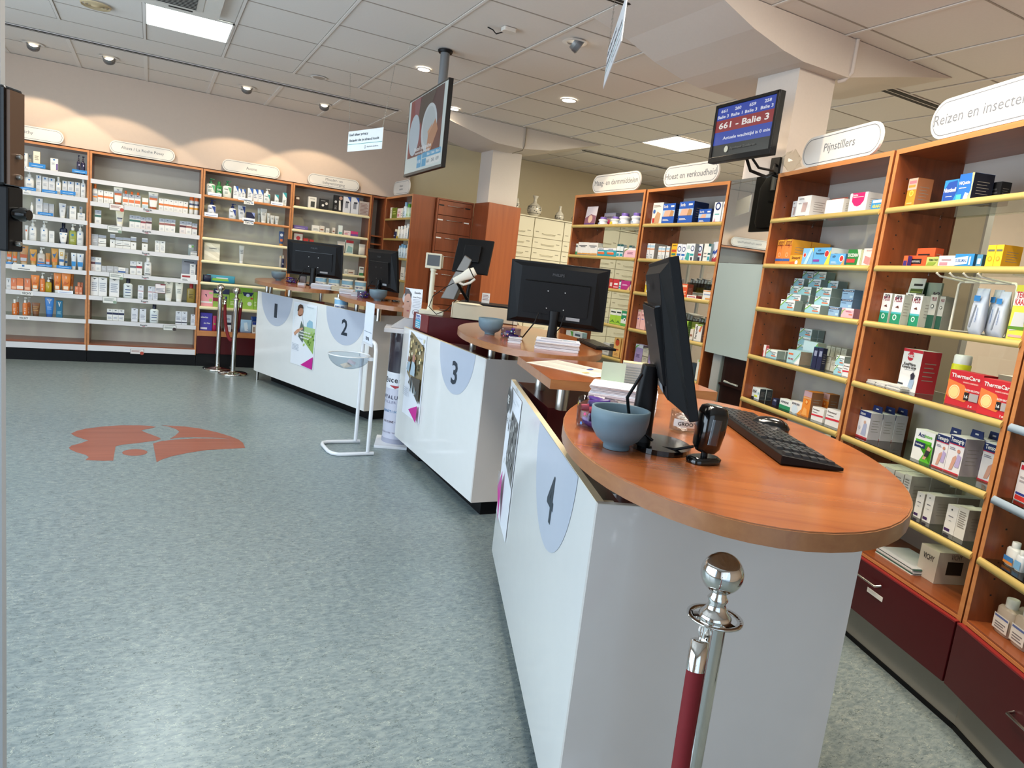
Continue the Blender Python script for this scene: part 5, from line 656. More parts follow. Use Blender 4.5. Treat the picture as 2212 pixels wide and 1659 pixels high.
SHELF_ITEMS = [
(1,0,[('b',.49,.057,.136,'lrp',.04,0,0,0),('g',.508,.069,.03,'lrptag',-.006,-.028,0,0),('b',.526,.026,.134,'lrp',.12,0,0,0),('b',.594,.057,.169,'cream',.04,0,0,0),('g',.604,.142,.042,'bluetag',-.006,.006,0,0),('b',.744,.066,.126,'purp',.04,0,0,0),('p',.956,.033,.197,'dkp',.04,0,0,0),('g',.97,.133,.034,'bluetag',-.006,.012,0,0),('p',.995,.039,.191,'dkp',.04,0,0,0)]),
(1,1,[('b',.4749,.0348,.133,'lrp',.04,0,0,0),('g',.513,.077,.037,'lrptag',-.006,-.033,0,0),('g',.528,.134,.03,'bluetag',-.006,.002,0,0),('p',.5321,.0777,.198,'lrpo',.04,0,0,0),('b',.612,.045,.165,'lrpg',.04,0,0,0),('b',.667,.05,.159,'lrpg',.04,0,0,0),('g',.711,.133,.028,'bluetag',-.006,.003,0,0),('b',.723,.056,.155,'lrpg',.04,0,0,0),('o',.782,.047,.177,'lrpo',.04,0,0,0),('b',.837,.042,.146,'lrpg',.04,0,0,0),('g',.871,.135,.037,'bluetag',-.006,.009,0,0),('b',.89,.055,.148,'lrpg',.04,0,0,0),('b',.95,.048,.149,'lrpg',.04,0,0,0),('o',1.001,.048,.201,'lrpo',.04,0,0,0)]),
(1,2,[('g',.53,.117,.046,'lrptag',-.006,-.041,0,0),('o',.554,.026,.121,'plainw',.04,0,0,0),('b',.618,.059,.17,'lrpg',.04,0,0,0),('b',.675,.048,.132,'silver',.04,0,0,0),('g',.676,.133,.028,'bluetag',-.006,.007,0,0),('b',.724,.044,.13,'silver',.04,0,0,0),('t',.818,.066,.15,'greyt',.04,0,0,0),('b',.86,.021,.133,'silver',.1,0,0,0),('b',.912,.06,.135,'lrp',.04,0,0,0),('b',.977,.031,.141,'lrpg',.12,0,0,0),('b',.987,.069,.073,'lrp',.04,0,0,0)]),
(1,3,[('t',.508,.031,.147,'whor',.04,0,0,0),('p',.562,.064,.21,'lrpo',.04,0,0,0),('p',.66,.066,.211,'lrpo',.04,0,0,0),('b',.727,.047,.119,'plainb',.04,0,0,0),('o',.824,.069,.215,'navyb',.1,0,0,0),('t',.829,.073,.117,'whitet',.03,0,0,0),('p',.912,.07,.213,'olive',.04,0,0,0),('p',.98,.063,.216,'lrpo',.04,0,0,0)]),
(1,4,[('t',.3636,.0473,.182,'sunt',.04,0,0,0),('g',.373,.058,.018,'bluetag',-.006,.002,0,0),('t',.4104,.0443,.156,'sunt',.04,0,0,0),('t',.485,.08,.2,'sunt2',.04,0,0,0),('g',.495,.208,.064,'lrptag',-.006,-.053,0,0),('t',.567,.064,.17,'sunt3',.04,0,0,0),('p',.636,.068,.198,'sunp',.04,0,0,0),('g',.671,.132,.024,'bluetag',-.006,.006,0,0),('t',.694,.042,.144,'sunt',.04,0,0,0),('t',.7535,.064,.2,'sunt3',.04,0,0,0),('t',.8155,.058,.203,'sunw',.04,0,0,0),('g',.843,.134,.029,'bluetag',-.006,.004,0,0),('t',.851,.034,.169,'sunw',.1,0,0,0),('t',.9247,.0515,.175,'bluet',.04,0,0,0),('t',.9843,.0655,.173,'bluet',.04,0,0,0)]),
(1,5,[('b',.3579,.0398,.112,'vgrey',.04,0,0,0),('b',.4021,.0468,.115,'vor',.04,0,0,0),('b',.455,.055,.12,'vor2',.04,0,0,0),('b',.5186,.0512,.124,'vor',.04,0,0,0),('g',.519,.106,.043,'VICHY',-.006,-.047,0,0),('t',.584,.0765,.165,'vort',.04,0,0,0),('p',.6474,.0473,.196,'vorp',.04,0,0,0),('p',.701,.058,.152,'vyel',.04,0,0,0),('p',.716,.043,.191,'brownp',.12,0,0,0),('t',.7794,.0678,.206,'vort',.04,0,0,0),('t',.8576,.0867,.211,'vort',.04,0,0,0),('g',.858,.138,.033,'whitetag',-.006,.001,0,0),('t',.902,.036,.205,'vort',.12,0,0,0),('b',.957,.036,.082,'vor',.04,0,0,0),('b',.97,.025,.123,'vor',.1,0,0,0),('b',.992,.03,.079,'vor',.04,0,0,0),('b',.995,.023,.122,'vor',.12,0,0,0)]),
(1,6,[('o',.407,.045,.159,'vorp',.04,0,0,0),('p',.421,.032,.182,'vorp',.12,0,0,0),('g',.494,.103,.037,'VICHY',-.006,-.042,0,0),('p',.497,.044,.187,'vorp',.04,0,0,0),('p',.521,.032,.187,'vorp',.12,0,0,0),('t',.591,.075,.138,'bronze',.04,0,0,0),('t',.711,.083,.205,'vblue',.04,0,0,0),('b',.8,.058,.177,'vteal',.04,0,0,0)]),
(2,1,[('o',.0481,.0503,.184,'eosp',.04,0,0,0),('b',.0994,.0502,.13,'eo',.04,0,0,0),('b',.151,.046,.129,'eo',.04,0,0,0),('b',.1955,.042,.128,'eo',.04,0,0,0),('g',.253,.138,.07,'carda',-.006,-.065,0,0),('t',.2601,.0842,.182,'eot',.04,0,0,0),('b',.3304,.0543,.126,'eog',.04,0,0,0),('o',.33,.048,.163,'orcap',.1,0,0,0),('b',.387,.056,.126,'eog',.04,0,0,0),('o',.389,.05,.16,'orcap',.1,0,0,0),('b',.446,.057,.127,'eog',.04,0,0,0),('o',.448,.051,.161,'orcap',.1,0,0,0),('b',.519,.059,.11,'eob',.04,0,0,0),('g',.545,.089,.04,'Eucerin',-.006,-.038,0,0),('t',.597,.097,.181,'eot',.04,0,0,0),('b',.675,.048,.13,'eo',.04,0,0,0),('b',.725,.049,.132,'eo',.04,0,0,0),('b',.773,.047,.129,'eo',.04,0,0,0),('b',.82,.046,.129,'eo',.04,0,0,0),('b',.867,.047,.13,'eo',.04,0,0,0),('b',.917,.049,.129,'eo',.04,0,0,0),('s',.979,.049,.187,'eospray',.04,0,0,0),('s',1.031,.049,.186,'eospray',.04,0,0,0)]),
(2,2,[('b',.079,.059,.142,'egreen',.04,0,0,0),('g',.239,.136,.07,'cardb',-.006,-.074,0,0),('t',.281,.081,.165,'ecream',.04,0,0,0),('b',.4,.053,.134,'egreen',.04,0,0,0),('b',.454,.053,.135,'egreen',.04,0,0,0),('b',.506,.05,.126,'ered',.04,0,0,0),('g',.543,.09,.04,'Eucerin',-.006,-.047,0,0),('b',.561,.055,.132,'edark',.04,0,0,0),('b',.688,.054,.139,'erose',.04,0,0,0),('b',.743,.053,.141,'erose',.04,0,0,0),('b',.796,.052,.141,'erose',.04,0,0,0),('b',.898,.065,.139,'edark',.04,0,0,0),('b',.96,.058,.141,'erose',.04,0,0,0),('b',1.019,.053,.128,'erose',.04,0,0,0)]),
(2,3,[('b',.0532,.0615,.121,'silver',.04,0,0,0),('b',.122,.072,.118,'ebrown',.04,0,0,0),('b',.218,.048,.145,'ebrowng',.04,0,0,0),('b',.28,.071,.116,'ebrown',.04,0,0,0),('b',.352,.072,.119,'ebrown',.04,0,0,0),('b',.417,.055,.136,'ebrowng',.04,0,0,0),('b',.527,.057,.135,'ebrowng',.04,0,0,0),('g',.54,.077,.04,'Eucerin',-.006,-.05,0,0),('b',.65,.047,.124,'eplain',.04,0,0,0),('b',.702,.053,.125,'eplain',.04,0,0,0),('b',.992,.057,.124,'clearpack',.089,0,0,0),('b',1.02,.066,.053,'ebrown',.04,0,0,0)]),
(2,4,[('b',.0412,.0375,.149,'edark',.04,0,0,0),('b',.089,.055,.148,'eblueline',.04,0,0,0),('b',.144,.048,.064,'silver',.04,0,0,0),('b',.202,.065,.068,'silver',.04,0,0,0),('b',.257,.041,.069,'silver',.04,0,0,0),('g',.264,.136,.07,'cardb',-.006,-.067,0,0),('b',.313,.069,.063,'eblue',.04,0,0,0),('b',.362,.027,.063,'silver',.04,0,0,0),('b',.42,.059,.143,'egreyband',.04,0,0,0),('b',.48,.055,.146,'eredb',.04,0,0,0),('g',.541,.075,.035,'Eucerin',-.006,-.04,0,0),('o',.564,.074,.201,'ewhiteo',.04,0,0,0),('g',.975,.16,.083,'cardred',-.006,-.023,0,0),('k',.983,.156,.222,'ecardgrey',.084,0,0,0),('b',1.016,.058,.175,'eplain',.04,0,0,0)]),
(2,5,[('b',.0582,.0715,.202,'eplainw',.04,0,0,0),('b',.135,.08,.203,'eplainw',.04,0,0,0),('g',.207,.136,.074,'cardb',-.006,-.07,0,0),('b',.244,.094,.207,'eplainw',.04,0,0,0),('o',.376,.091,.213,'enavy',.04,0,0,0),('b',.5,.056,.15,'eredline',.04,0,0,0),('g',.542,.076,.036,'Eucerin',-.006,-.042,0,0),('b',.595,.047,.148,'eredline',.04,0,0,0),('b',.645,.049,.149,'eredline',.04,0,0,0),('g',.693,.106,.108,'carda2',-.006,.082,0,0),('t',.778,.091,.223,'ecreamt',.04,0,0,0),('t',.885,.084,.226,'ecreamt',.04,0,0,0),('o',1.011,.091,.216,'goldo',.04,0,0,0)]),
(2,6,[('b',.208,.055,.123,'enband',.04,0,0,0),('b',.263,.053,.124,'enband',.04,0,0,0),('b',.318,.055,.124,'enband',.04,0,0,0),('b',.446,.064,.154,'ecapline',.04,0,0,0),('b',.528,.065,.154,'ecapline',.04,0,0,0),('g',.54,.074,.036,'Eucerin',-.006,-.05,0,0),('o',.641,.09,.206,'enavy',.04,0,0,0),('g',.801,.136,.06,'cardc',-.006,-.071,0,0),('b',.888,.06,.149,'enline',.04,0,0,0),('b',.949,.059,.151,'enline',.04,0,0,0),('b',1.0393,.0465,.129,'ecapline',.04,0,0,0)]),
(2,7,[('g',.482,.137,.057,'carda',-.006,-.092,0,0)]),
(3,0,[('p',.084,.095,.187,'ceg',.04,0,0,0),('g',.125,.141,.034,'whitetag',-.006,-.002,0,0),('o',.169,.066,.166,'greenb',.04,0,0,0),('p',.257,.095,.189,'ceg',.04,0,0,0),('b',.348,.052,.143,'ceb',.04,0,0,0),('b',.3944,.0378,.119,'ceb',.03,0,0,0),('b',.4336,.0388,.121,'ceb',.04,0,0,0),('g',.444,.148,.031,'whitetag',-.006,-.007,0,0),('g',.49,.11,.044,'CeraVe',-.006,-.044,0,0),('b',.504,.056,.143,'ceb',.04,0,0,0),('b',.564,.053,.141,'ceb',.04,0,0,0),('b',.62,.056,.143,'ceb',.04,0,0,0),('p',.691,.077,.167,'cet',.04,0,0,0),('g',.797,.136,.04,'whitetag',-.006,-.009,0,0),('b',.799,.044,.115,'cet2',.04,0,0,0),('b',.888,.045,.151,'cet2',.04,0,0,0)]),
(3,1,[('g',.096,.141,.042,'whitetag',-.006,-.008,0,0),('p',.104,.09,.181,'cen',.04,0,0,0),('p',.325,.077,.17,'cen',.04,0,0,0),('t',.424,.087,.162,'cent',.04,0,0,0),('g',.496,.138,.036,'whitetag',-.006,-.006,0,0),('g',.498,.111,.045,'CeraVe',-.006,-.042,0,0),('b',.52,.09,.1,'navybox',.04,0,0,0),('t',.624,.042,.162,'silvt',.1,0,0,0),('t',.666,.075,.162,'silvt',.04,0,0,0),('t',.722,.035,.12,'silvt',.04,0,0,0),('t',.766,.053,.099,'silvt',.04,0,0,0),('t',.817,.049,.097,'silvt',.04,0,0,0)]),
(3,2,[('t',.88,.063,.169,'footc',.04,0,0,0)]),
(3,3,[('k',.126,.166,.197,'bigcard',.04,0,0,0),('t',.445,.06,.207,'silvt',.04,0,0,0),('s',.883,.025,.14,'silvb',.04,0,0,0),('o',.913,.032,.146,'navyo',.04,0,0,0)]),
(3,4,[('u',.085,.087,.08,'wipeb',.04,0,0,0),('u',.237,.316,.085,'wipeg',.083,0,0,0)]),
(3,5,[('b',.0943,.1275,.184,'pink',.04,0,0,0),('b',.2457,.1735,.214,'tenag',.04,0,0,0),('b',.367,.065,.174,'teng',.04,0,0,0),('b',.438,.071,.172,'teng',.04,0,0,0),('b',.522,.152,.256,'teng',.14,0,0,0),('b',.537,.126,.197,'tenab',.04,0,0,0),('b',.623,.04,.208,'teng',.04,0,0,0)]),
(3,6,[('b',.095,.129,.204,'purpb',.04,0,0,0),('u',.186,.044,.175,'magp',.04,0,0,0),('b',.333,.07,.198,'wnavy',.04,0,0,0),('u',.445,.054,.188,'bluep',.1,0,0,0),('u',.536,.128,.153,'ltblue',.04,0,0,0),('b',.626,.043,.135,'wnavy2',.04,0,0,0),('u',.631,.073,.191,'bluep',.12,0,0,0)]),
(4,0,[('b',.064,.052,.113,'brownb',.04,0,0,0),('b',.239,.095,.132,'cardblk',.04,0,0,0),('b',.381,.104,.127,'blackt',.04,0,0,0),('b',.549,.108,.194,'blackbox',.04,0,0,0),('b',.653,.09,.195,'medw',.04,0,0,0),('b',.755,.097,.202,'medw',.04,0,0,0),('b',.8705,.124,.169,'dotbox',.04,0,0,0)]),
(4,1,[('b',.121,.17,.044,'purpflat',.04,0,0,0),('b',.3,.089,.072,'whiteb',.04,0,0,0),('b',.376,.057,.076,'whbrown',.04,0,0,0),('b',.443,.043,.058,'whiteb',.04,0,0,0),('b',.518,.035,.073,'whbrown',.04,0,0,0),('b',.6,.05,.111,'tealw',.04,0,0,0),('b',.685,.084,.058,'pinkw',.04,0,0,0),('b',.775,.091,.06,'magbox',.04,0,0,0)]),
(4,2,[('b',.1,.11,.178,'elred',.04,0,0,0),('b',.19,.061,.124,'redbox',.04,0,0,0),('b',.26,.05,.117,'redbox',.04,0,0,0),('b',.623,.088,.138,'whbrown',.04,0,0,0),('b',.727,.095,.163,'redtop',.04,0,0,0),('u',.891,.083,.136,'whitepk',.04,0,0,0)]),
(4,3,[('b',.707,.041,.061,'whiteb',.04,0,0,0),('b',.772,.082,.06,'whbrown',.04,0,0,0),('b',.901,.054,.11,'grw',.04,0,0,0)]),
(5,0,[('b',.116,.067,.14,'cream',.04,0,0,0),('b',.255,.195,.132,'dgreen',.04,0,0,0),('b',.439,.137,.119,'pinkw',.04,0,0,0),('b',.545,.059,.12,'whiteb',.04,0,0,0),('o',.626,.101,.189,'ltb',.04,0,0,0),('o',.741,.105,.166,'gcap',.04,0,0,0),('o',.857,.103,.162,'gcap',.04,0,0,0)]),
(5,1,[('o',.333,.109,.116,'navyo',.04,0,0,0),('o',.442,.083,.15,'yelw',.04,0,0,0),('o',.553,.118,.154,'plainw',.04,0,0,0),('o',.672,.096,.159,'plainw',.04,0,0,0),('o',.777,.089,.177,'plainw',.04,0,0,0),('o',.861,.069,.179,'tealb',.04,0,0,0)]),
(5,2,[('o',.542,.069,.147,'ltb',.04,0,0,0),('o',.62,.085,.168,'ltb',.04,0,0,0),('o',.715,.089,.158,'ltb',.04,0,0,0),('o',.844,.099,.169,'plainw',.04,0,0,0)]),
(5,3,[('b',.764,.133,.149,'whiteb',.04,0,0,0),('o',.875,.076,.132,'plainw',.04,0,0,0)]),
(6,0,[('k',.179,.166,.165,'purpcard',.055,0,0,0),('b',.339,.168,.119,'nutbox',.157,0,0,0),('d',.34,.099,.074,'nutri',.055,0,0,0),('d',.516,.108,.074,'nutriy',.055,0,0,0),('d',.638,.113,.1,'nutri',.055,0,0,0),('d',.798,.107,.098,'nutri',.055,0,0,0)]),
(6,1,[('b',.0395,.034,.101,'grw',.055,0,0,0),('b',.1402,.1585,.114,'bv1',.055,0,0,0),('b',.2947,.1485,.112,'bv1',.055,0,0,0),('b',.4437,.1345,.107,'tealor2',.055,0,0,0),('b',.5793,.1345,.107,'tealor2',.055,0,0,0),('b',.671,.042,.106,'tealwh',.055,0,0,0),('b',.716,.043,.104,'tealwh',.055,0,0,0),('b',.759,.039,.103,'tealwh',.108,0,0,0),('b',.827,.152,.076,'pinkbox',.055,0,0,0),('b',.936,.046,.069,'bluebl',.055,0,0,0)]),
(7,0,[('b',.0876,.1293,.163,'beigeb',.055,0,.1,0),('b',.2264,.1462,.151,'nasal',.055,0,.1,0),('b',.428,.162,.157,'nasal',.055,0,.13,0),('b',.639,.126,.097,'nasals',.055,0,.08,0),('b',.764,.075,.138,'otri',.055,0,.06,0),('b',.839,.058,.138,'otri',.055,0,0,0)]),
(7,1,[('b',.04,.035,.12,'whorb',.055,0,.1,0),('b',.089,.058,.119,'whorb',.055,0,.12,0),('b',.189,.04,.098,'whorb',.055,0,.1,0),('b',.232,.042,.097,'whorb',.055,0,.1,0),('b',.286,.041,.099,'whorb',.055,0,.1,0),('b',.359,.064,.12,'yellorb',.055,0,0,0),('b',.419,.052,.118,'otri2',.055,0,0,0),('b',.47,.047,.115,'otri2',.055,0,0,0),('b',.521,.051,.121,'otri3',.055,0,0,0),('b',.597,.049,.119,'otri4',.03,0,0,0),('b',.631,.051,.121,'otri5',.067,0,0,0),('b',.709,.045,.123,'whiteb',.055,0,0,0),('b',.745,.026,.122,'tealwh',.055,0,0,0),('b',.77,.044,.136,'redwh',.078,0,.1,0),('b',.819,.042,.136,'redwh',.055,0,.1,0)]),
(6,2,[('b',.629,.054,.077,'redbox',.055,0,0,0),('b',.7019,.0828,.076,'redw2',.055,0,0,0),('b',.757,.0245,.069,'tealwh',.055,0,0,0),('b',.8301,.1198,.072,'magbox2',.055,0,0,0),('b',.916,.04,.046,'whiteb',.055,0,0,0)]),
(6,3,[('b',.722,.083,.115,'lime',.055,0,0,0),('b',.7994,.0698,.117,'lime',.055,0,0,0),('b',.8736,.0767,.115,'dgreenw',.055,0,0,0),('b',.939,.035,.118,'lime2',.055,0,0,0)]),
(6,4,[('b',.099,.115,.121,'whgreen',.055,0,0,0),('b',.236,.145,.128,'ltblueb',.055,0,0,0),('b',.471,.323,.045,'whflat',.055,0,0,0),('b',.685,.091,.093,'whgrey',.055,0,0,0),('b',.832,.089,.155,'orsun',.055,0,0,0),('b',.926,.076,.155,'orsun',.055,0,0,0)]),
(7,2,[('b',.0483,.0515,.109,'whyel',.128,0,0,0),('b',.12,.107,.084,'yelw2',.055,0,.07,0),('b',.455,.044,.123,'greenb2',.055,0,0,0),('b',.4911,.0182,.125,'whgrey',.055,0,0,0),('b',.5389,.0753,.093,'orbox',.055,0,0,0),('b',.632,.101,.02,'redflat',.055,0,0,0),('b',.798,.099,.065,'whorbox',.055,0,0,0)]),
(7,3,[('b',.043,.041,.147,'pinkt',.055,0,0,0),('b',.102,.07,.149,'pinkt',.055,0,0,0),('b',.166,.053,.152,'pinkt2',.055,0,0,0),('b',.5797,.0465,.119,'limeor',.055,0,0,0),('b',.6242,.0405,.121,'limeor',.055,0,0,0),('b',.6859,.0708,.122,'dgreen',.08,0,0,0),('b',.694,.032,.073,'whbrown',.055,0,0,0),('b',.7601,.0757,.112,'strep',.055,0,0,0),('b',.832,.056,.115,'dkbrown',.055,0,0,0)]),
(7,4,[('b',.107,.101,.142,'purpgr',.055,0,0,0),('b',.197,.076,.145,'greyside',.055,0,0,0),('b',.265,.049,.148,'purpgr',.055,0,0,0),('b',.695,.028,.11,'dkblu',.055,0,0,0),('b',.753,.085,.104,'dkblu',.055,0,0,0),('b',.829,.058,.137,'whlime',.055,0,0,0)]),
(8,0,[('b',.074,.043,.108,'lucad',.09,0,0,0),('b',.21,.125,.121,'lucad',.055,0,.11,0),('u',.326,.141,.118,'redpk',.168,0,0,0),('b',.477,.14,.082,'plainwb',.055,0,.08,0),('b',.654,.127,.1,'pinkdisp',.055,0,.09,0),('b',.729,.091,.1,'redrib',.148,0,0,0),('b',.8,.092,.057,'arabox',.055,0,0,0)]),
(8,1,[('b',.062,.072,.143,'sinas',.055,0,.1,0),('b',.134,.069,.144,'sinas',.055,0,.12,1),('b',.2259,.1128,.055,'sinash',.055,0,0,0),('b',.3301,.0937,.092,'paraw',.055,0,.07,0),('b',.4511,.1422,.094,'para',.055,0,.1,0),('b',.5809,.1153,.062,'paras',.055,0,.06,0),('b',.702,.097,.082,'exced',.055,0,.08,0),('b',.805,.08,.086,'whpink',.055,0,0,0)]),
(8,2,[('b',.07,.095,.179,'pcm',.205,0,.045,0),('b',.073,.101,.222,'pcm',.254,0,.06,0),('b',.112,.077,.136,'pcm',.156,0,.045,0),('b',.184,.11,.225,'pcm',.254,0,.06,0),('b',.192,.13,.096,'pcm',.108,0,.045,0),('b',.211,.117,.14,'pcm',.156,0,.045,0),('b',.218,.11,.183,'pcm',.205,0,.045,0),('b',.223,.133,.058,'pcm',.055,0,.05,0),('b',.301,.108,.189,'pcm',.254,0,.06,0),('b',.447,.125,.12,'pcm',.108,0,.09,0),('b',.453,.127,.064,'pcm',.055,0,.05,0),('b',.6279,.0828,.069,'pcmb',.055,0,.05,0),('b',.6412,.0884,.129,'pcmb',.108,0,0,0),('b',.7309,.0891,.06,'pcmp',.055,0,.05,1),('b',.742,.075,.186,'pcmb',.162,0,0,0),('b',.791,.027,.099,'pcmp',.1,0,0,0)]),
(8,3,[('b',.0834,.0257,.066,'redwh2',.05,0,0,0),('b',.1526,.1107,.07,'pcm',.055,0,.05,2),('b',.176,.113,.193,'pcm',.235,0,.04,1),('b',.366,.117,.072,'pcmor',.055,0,.07,0),('b',.374,.125,.129,'pcmw',.14,0,0,0),('b',.461,.036,.133,'greyside',.19,0,0,0),('b',.5,.035,.133,'greyside',.19,0,0,0),('b',.5161,.0553,.112,'tealpk',.084,0,.02,0),('b',.541,.041,.135,'greyside',.19,0,0,0),('b',.545,.037,.111,'navypk',.055,0,0,0),('b',.5609,.0322,.073,'greyside',.1,0,0,0),('b',.586,.038,.113,'navypk',.055,0,0,0),('b',.587,.043,.137,'greyside',.19,0,0,0),('b',.6,.037,.076,'greyside',.1,0,0,0),('b',.64,.037,.08,'greyside',.1,0,0,0),('b',.7439,.0617,.074,'pcm',.055,0,.07,0),('b',.8111,.0708,.062,'parared',.055,0,.06,0)]),
(8,4,[('b',.0635,.082,.065,'advil',.055,0,.04,1),('b',.263,.042,.04,'navypk',.055,0,0,0),('b',.366,.105,.054,'aspgr',.055,0,.04,0),('b',.4669,.0958,.063,'aspor',.055,0,.04,0),('b',.4946,.0623,.129,'orso',.14,0,.06,0),('b',.5491,.0668,.136,'orso',.055,0,.07,0),('b',.5554,.0572,.134,'orso',.16,0,.06,0),('b',.651,.094,.068,'parared',.055,0,.05,0),('b',.778,.12,.083,'parared',.055,0,.05,0)]),
(8,5,[('b',.751,.061,.175,'redwh2',.055,0,0,0),('b',.827,.089,.187,'blackb2',.055,0,0,0)]),
(9,0,[('b',.074,.058,.131,'cyan1',.055,0,.075,0),('b',.3084,.0767,.098,'nicot',.055,0,.06,0),('b',.3666,.0293,.097,'navypk',.15,0,0,0),('b',.3856,.0757,.114,'niqui',.055,0,.09,0),('b',.4144,.0642,.09,'blackb2',.16,0,0,0)]),
(9,1,[('b',.158,.027,.047,'orpur',.03,0,0,0),('b',.185,.111,.087,'nesto',.098,0,.04,0),('b',.1978,.1105,.05,'nesto',.055,0,.04,0),('b',.2883,.0685,.044,'primat',.055,0,.03,0),('b',.368,.088,.048,'pinkw',.055,0,.04,0),('b',.461,.098,.054,'sublim',.055,0,.05,0),('b',.538,.028,.051,'bluew',.055,0,.06,0),('b',.587,.038,.086,'yelo',.055,0,.08,0),('b',.624,.034,.086,'yelo',.055,0,.08,0)]),
(9,2,[('k',.0697,.0945,.215,'cpcard',.15,0,0,0),('b',.053,.061,.134,'cplus',.055,0,.04,0),('b',.125,.138,.2,'greenposter',.2,0,.01,0),('b',.132,.067,.132,'cplus',.055,0,.04,0),('b',.146,.065,.143,'cplus',.098,0,.04,0),('b',.25,.058,.133,'cplus',.055,0,.1,0),('b',.3007,.0415,.141,'cplusg',.09,0,.05,0),('b',.3383,.0315,.137,'cplusg',.1,0,.05,0),('u',.57,.063,.176,'tweez',.055,0,0,0),('u',.597,.046,.176,'tweez',.098,0,0,0),('u',.675,.051,.168,'tweez',.055,0,0,0),('b',.773,.074,.193,'teek',.055,0,.03,0)]),
(9,3,[('u',.0552,.0655,.015,'whflatp',.055,0,0,0),('u',.1235,.07,.015,'whflatp',.055,0,0,0),('u',.2095,.1,.02,'whflatp',.055,0,0,0),('b',.233,.119,.184,'helt',.1,0,.09,0),('s',.445,.071,.193,'yelspray',.125,0,0,0),('b',.599,.166,.137,'therma',.055,0,.06,0),('b',.7903,.1445,.132,'therma',.02,0,.06,0)]),
(9,4,[('b',.064,.083,.126,'actis',.055,0,.06,2),('b',.455,.112,.127,'actim',.055,0,.05,0),('b',.5546,.0663,.137,'tenso',.055,0,.05,0),('b',.6274,.0772,.148,'tenso',.055,0,.08,0),('b',.6495,.066,.151,'tenso',.14,0,.05,0),('b',.7285,.09,.149,'tenso',.12,0,.05,0)]),
(9,5,[('b',.227,.072,.143,'grid',.055,0,.06,2),('b',.297,.059,.148,'grid',.055,0,.06,2),('b',.359,.056,.147,'grid',.055,0,.06,1),('b',.407,.044,.117,'eplump',.242,0,0,1),('b',.412,.041,.154,'grid',.055,0,.09,1),('b',.502,.043,.105,'eplump',.055,0,.05,1),('b',.555,.045,.116,'eplump',.055,0,.1,1),('b',.676,.054,.11,'eplump',.055,0,.05,1),('b',.728,.049,.121,'grid',.055,0,.09,1)]),
(9,6,[('u',.428,.237,.03,'leafstack',.055,0,0,0),('b',.563,.102,.132,'vbox',.098,0,.16,0),('b',.8355,.054,.187,'vbox2',.055,0,.1,0)]),
(10,3,[]),
(10,4,[('b',.0525,.06,.132,'redtopb',.055,0,.06,0)]),
(10,5,[('o',.0689,.0547,.086,'dropper',.055,0,0,0),('o',.1151,.0358,.073,'dropper2',.055,0,0,0),('o',.143,.071,.118,'cyanb',.08,0,0,0)]),
(10,6,[('o',.078,.064,.121,'medb',.14,0,0,0),('o',.1045,.088,.132,'medb',.055,0,0,0),('o',.1901,.0802,.143,'medb',.055,0,0,0),('o',.2604,.0583,.147,'medb',.055,0,0,0)]),
]

def copy_item(o):
    c = o.copy(); C.objects.link(c)
    for ch in o.children: q = ch.copy(); C.objects.link(q); q.parent = c
    return c
for un, sh, rows in SHELF_ITEMS:
    A, B, zs = UNITS[un]; L = math.hypot(B[0]-A[0], B[1]-A[1]); rt = ((B[0]-A[0])/L, (B[1]-A[1])/L); into = (-rt[1], rt[0]); rz = dirz(A, B)
    z = zs[sh]+.0005; gi = 0; ii = 0
    for k, s, w, h, pre, dy, z1, d, n in rows:
        body, side, look, pr = P[pre]
        if k == 'g': nth = ORD[gi]; gi += 1; what = 'label'
        else: nth = ORD[ii]; ii += 1
        place = SHN[sh]+' of '+UDESC[un]
        o, D = product(k, w-.001, (STACK[pre] if pre in STACK and h > STACK[pre]*1.25 else h), pre, d)
        levels = max(1, round(h/STACK[pre])) if pre in STACK and h > STACK[pre]*1.25 else 1
        uh = STACK[pre] if levels > 1 else 0
        grp = ('shelf labels' if k == 'g' else 'goods')+' on the '+place
        first = True
        for lv in range(levels):
            for r in range(n+1):
                c = o if first else copy_item(o); first = False
                yy = dy+r*(D+.004)
                c.location = (A[0]+rt[0]*s+into[0]*yy, A[1]+rt[1]*s+into[1]*yy, z+z1+lv*(uh+.0004)); c.rotation_euler = (0, 0, rz)
                ex = ''
                if levels > 1: ex = ', '+('bottom of its stack' if lv == 0 else 'top of its stack' if lv == levels-1 else 'level %d of its stack' % (lv+1))
                if n and r: ex += ', row %d behind' % r if n > 1 else ', behind its twin'
                lab = look+', '+nth+ex+', '+place
                if len(lab.split()) > 16: lab = look+', '+nth.replace(' from left', '')+ex.replace(' of its stack', '')+', '+place
                if len(lab.split()) > 16: lab = lab.replace('the ', '')
                if len(lab.split()) > 16: lab = lab.replace(' with ', ', ').replace(' and ', ' ').replace('cabinet', '').strip()
                tag(c, lab, KN[k][1], grp)
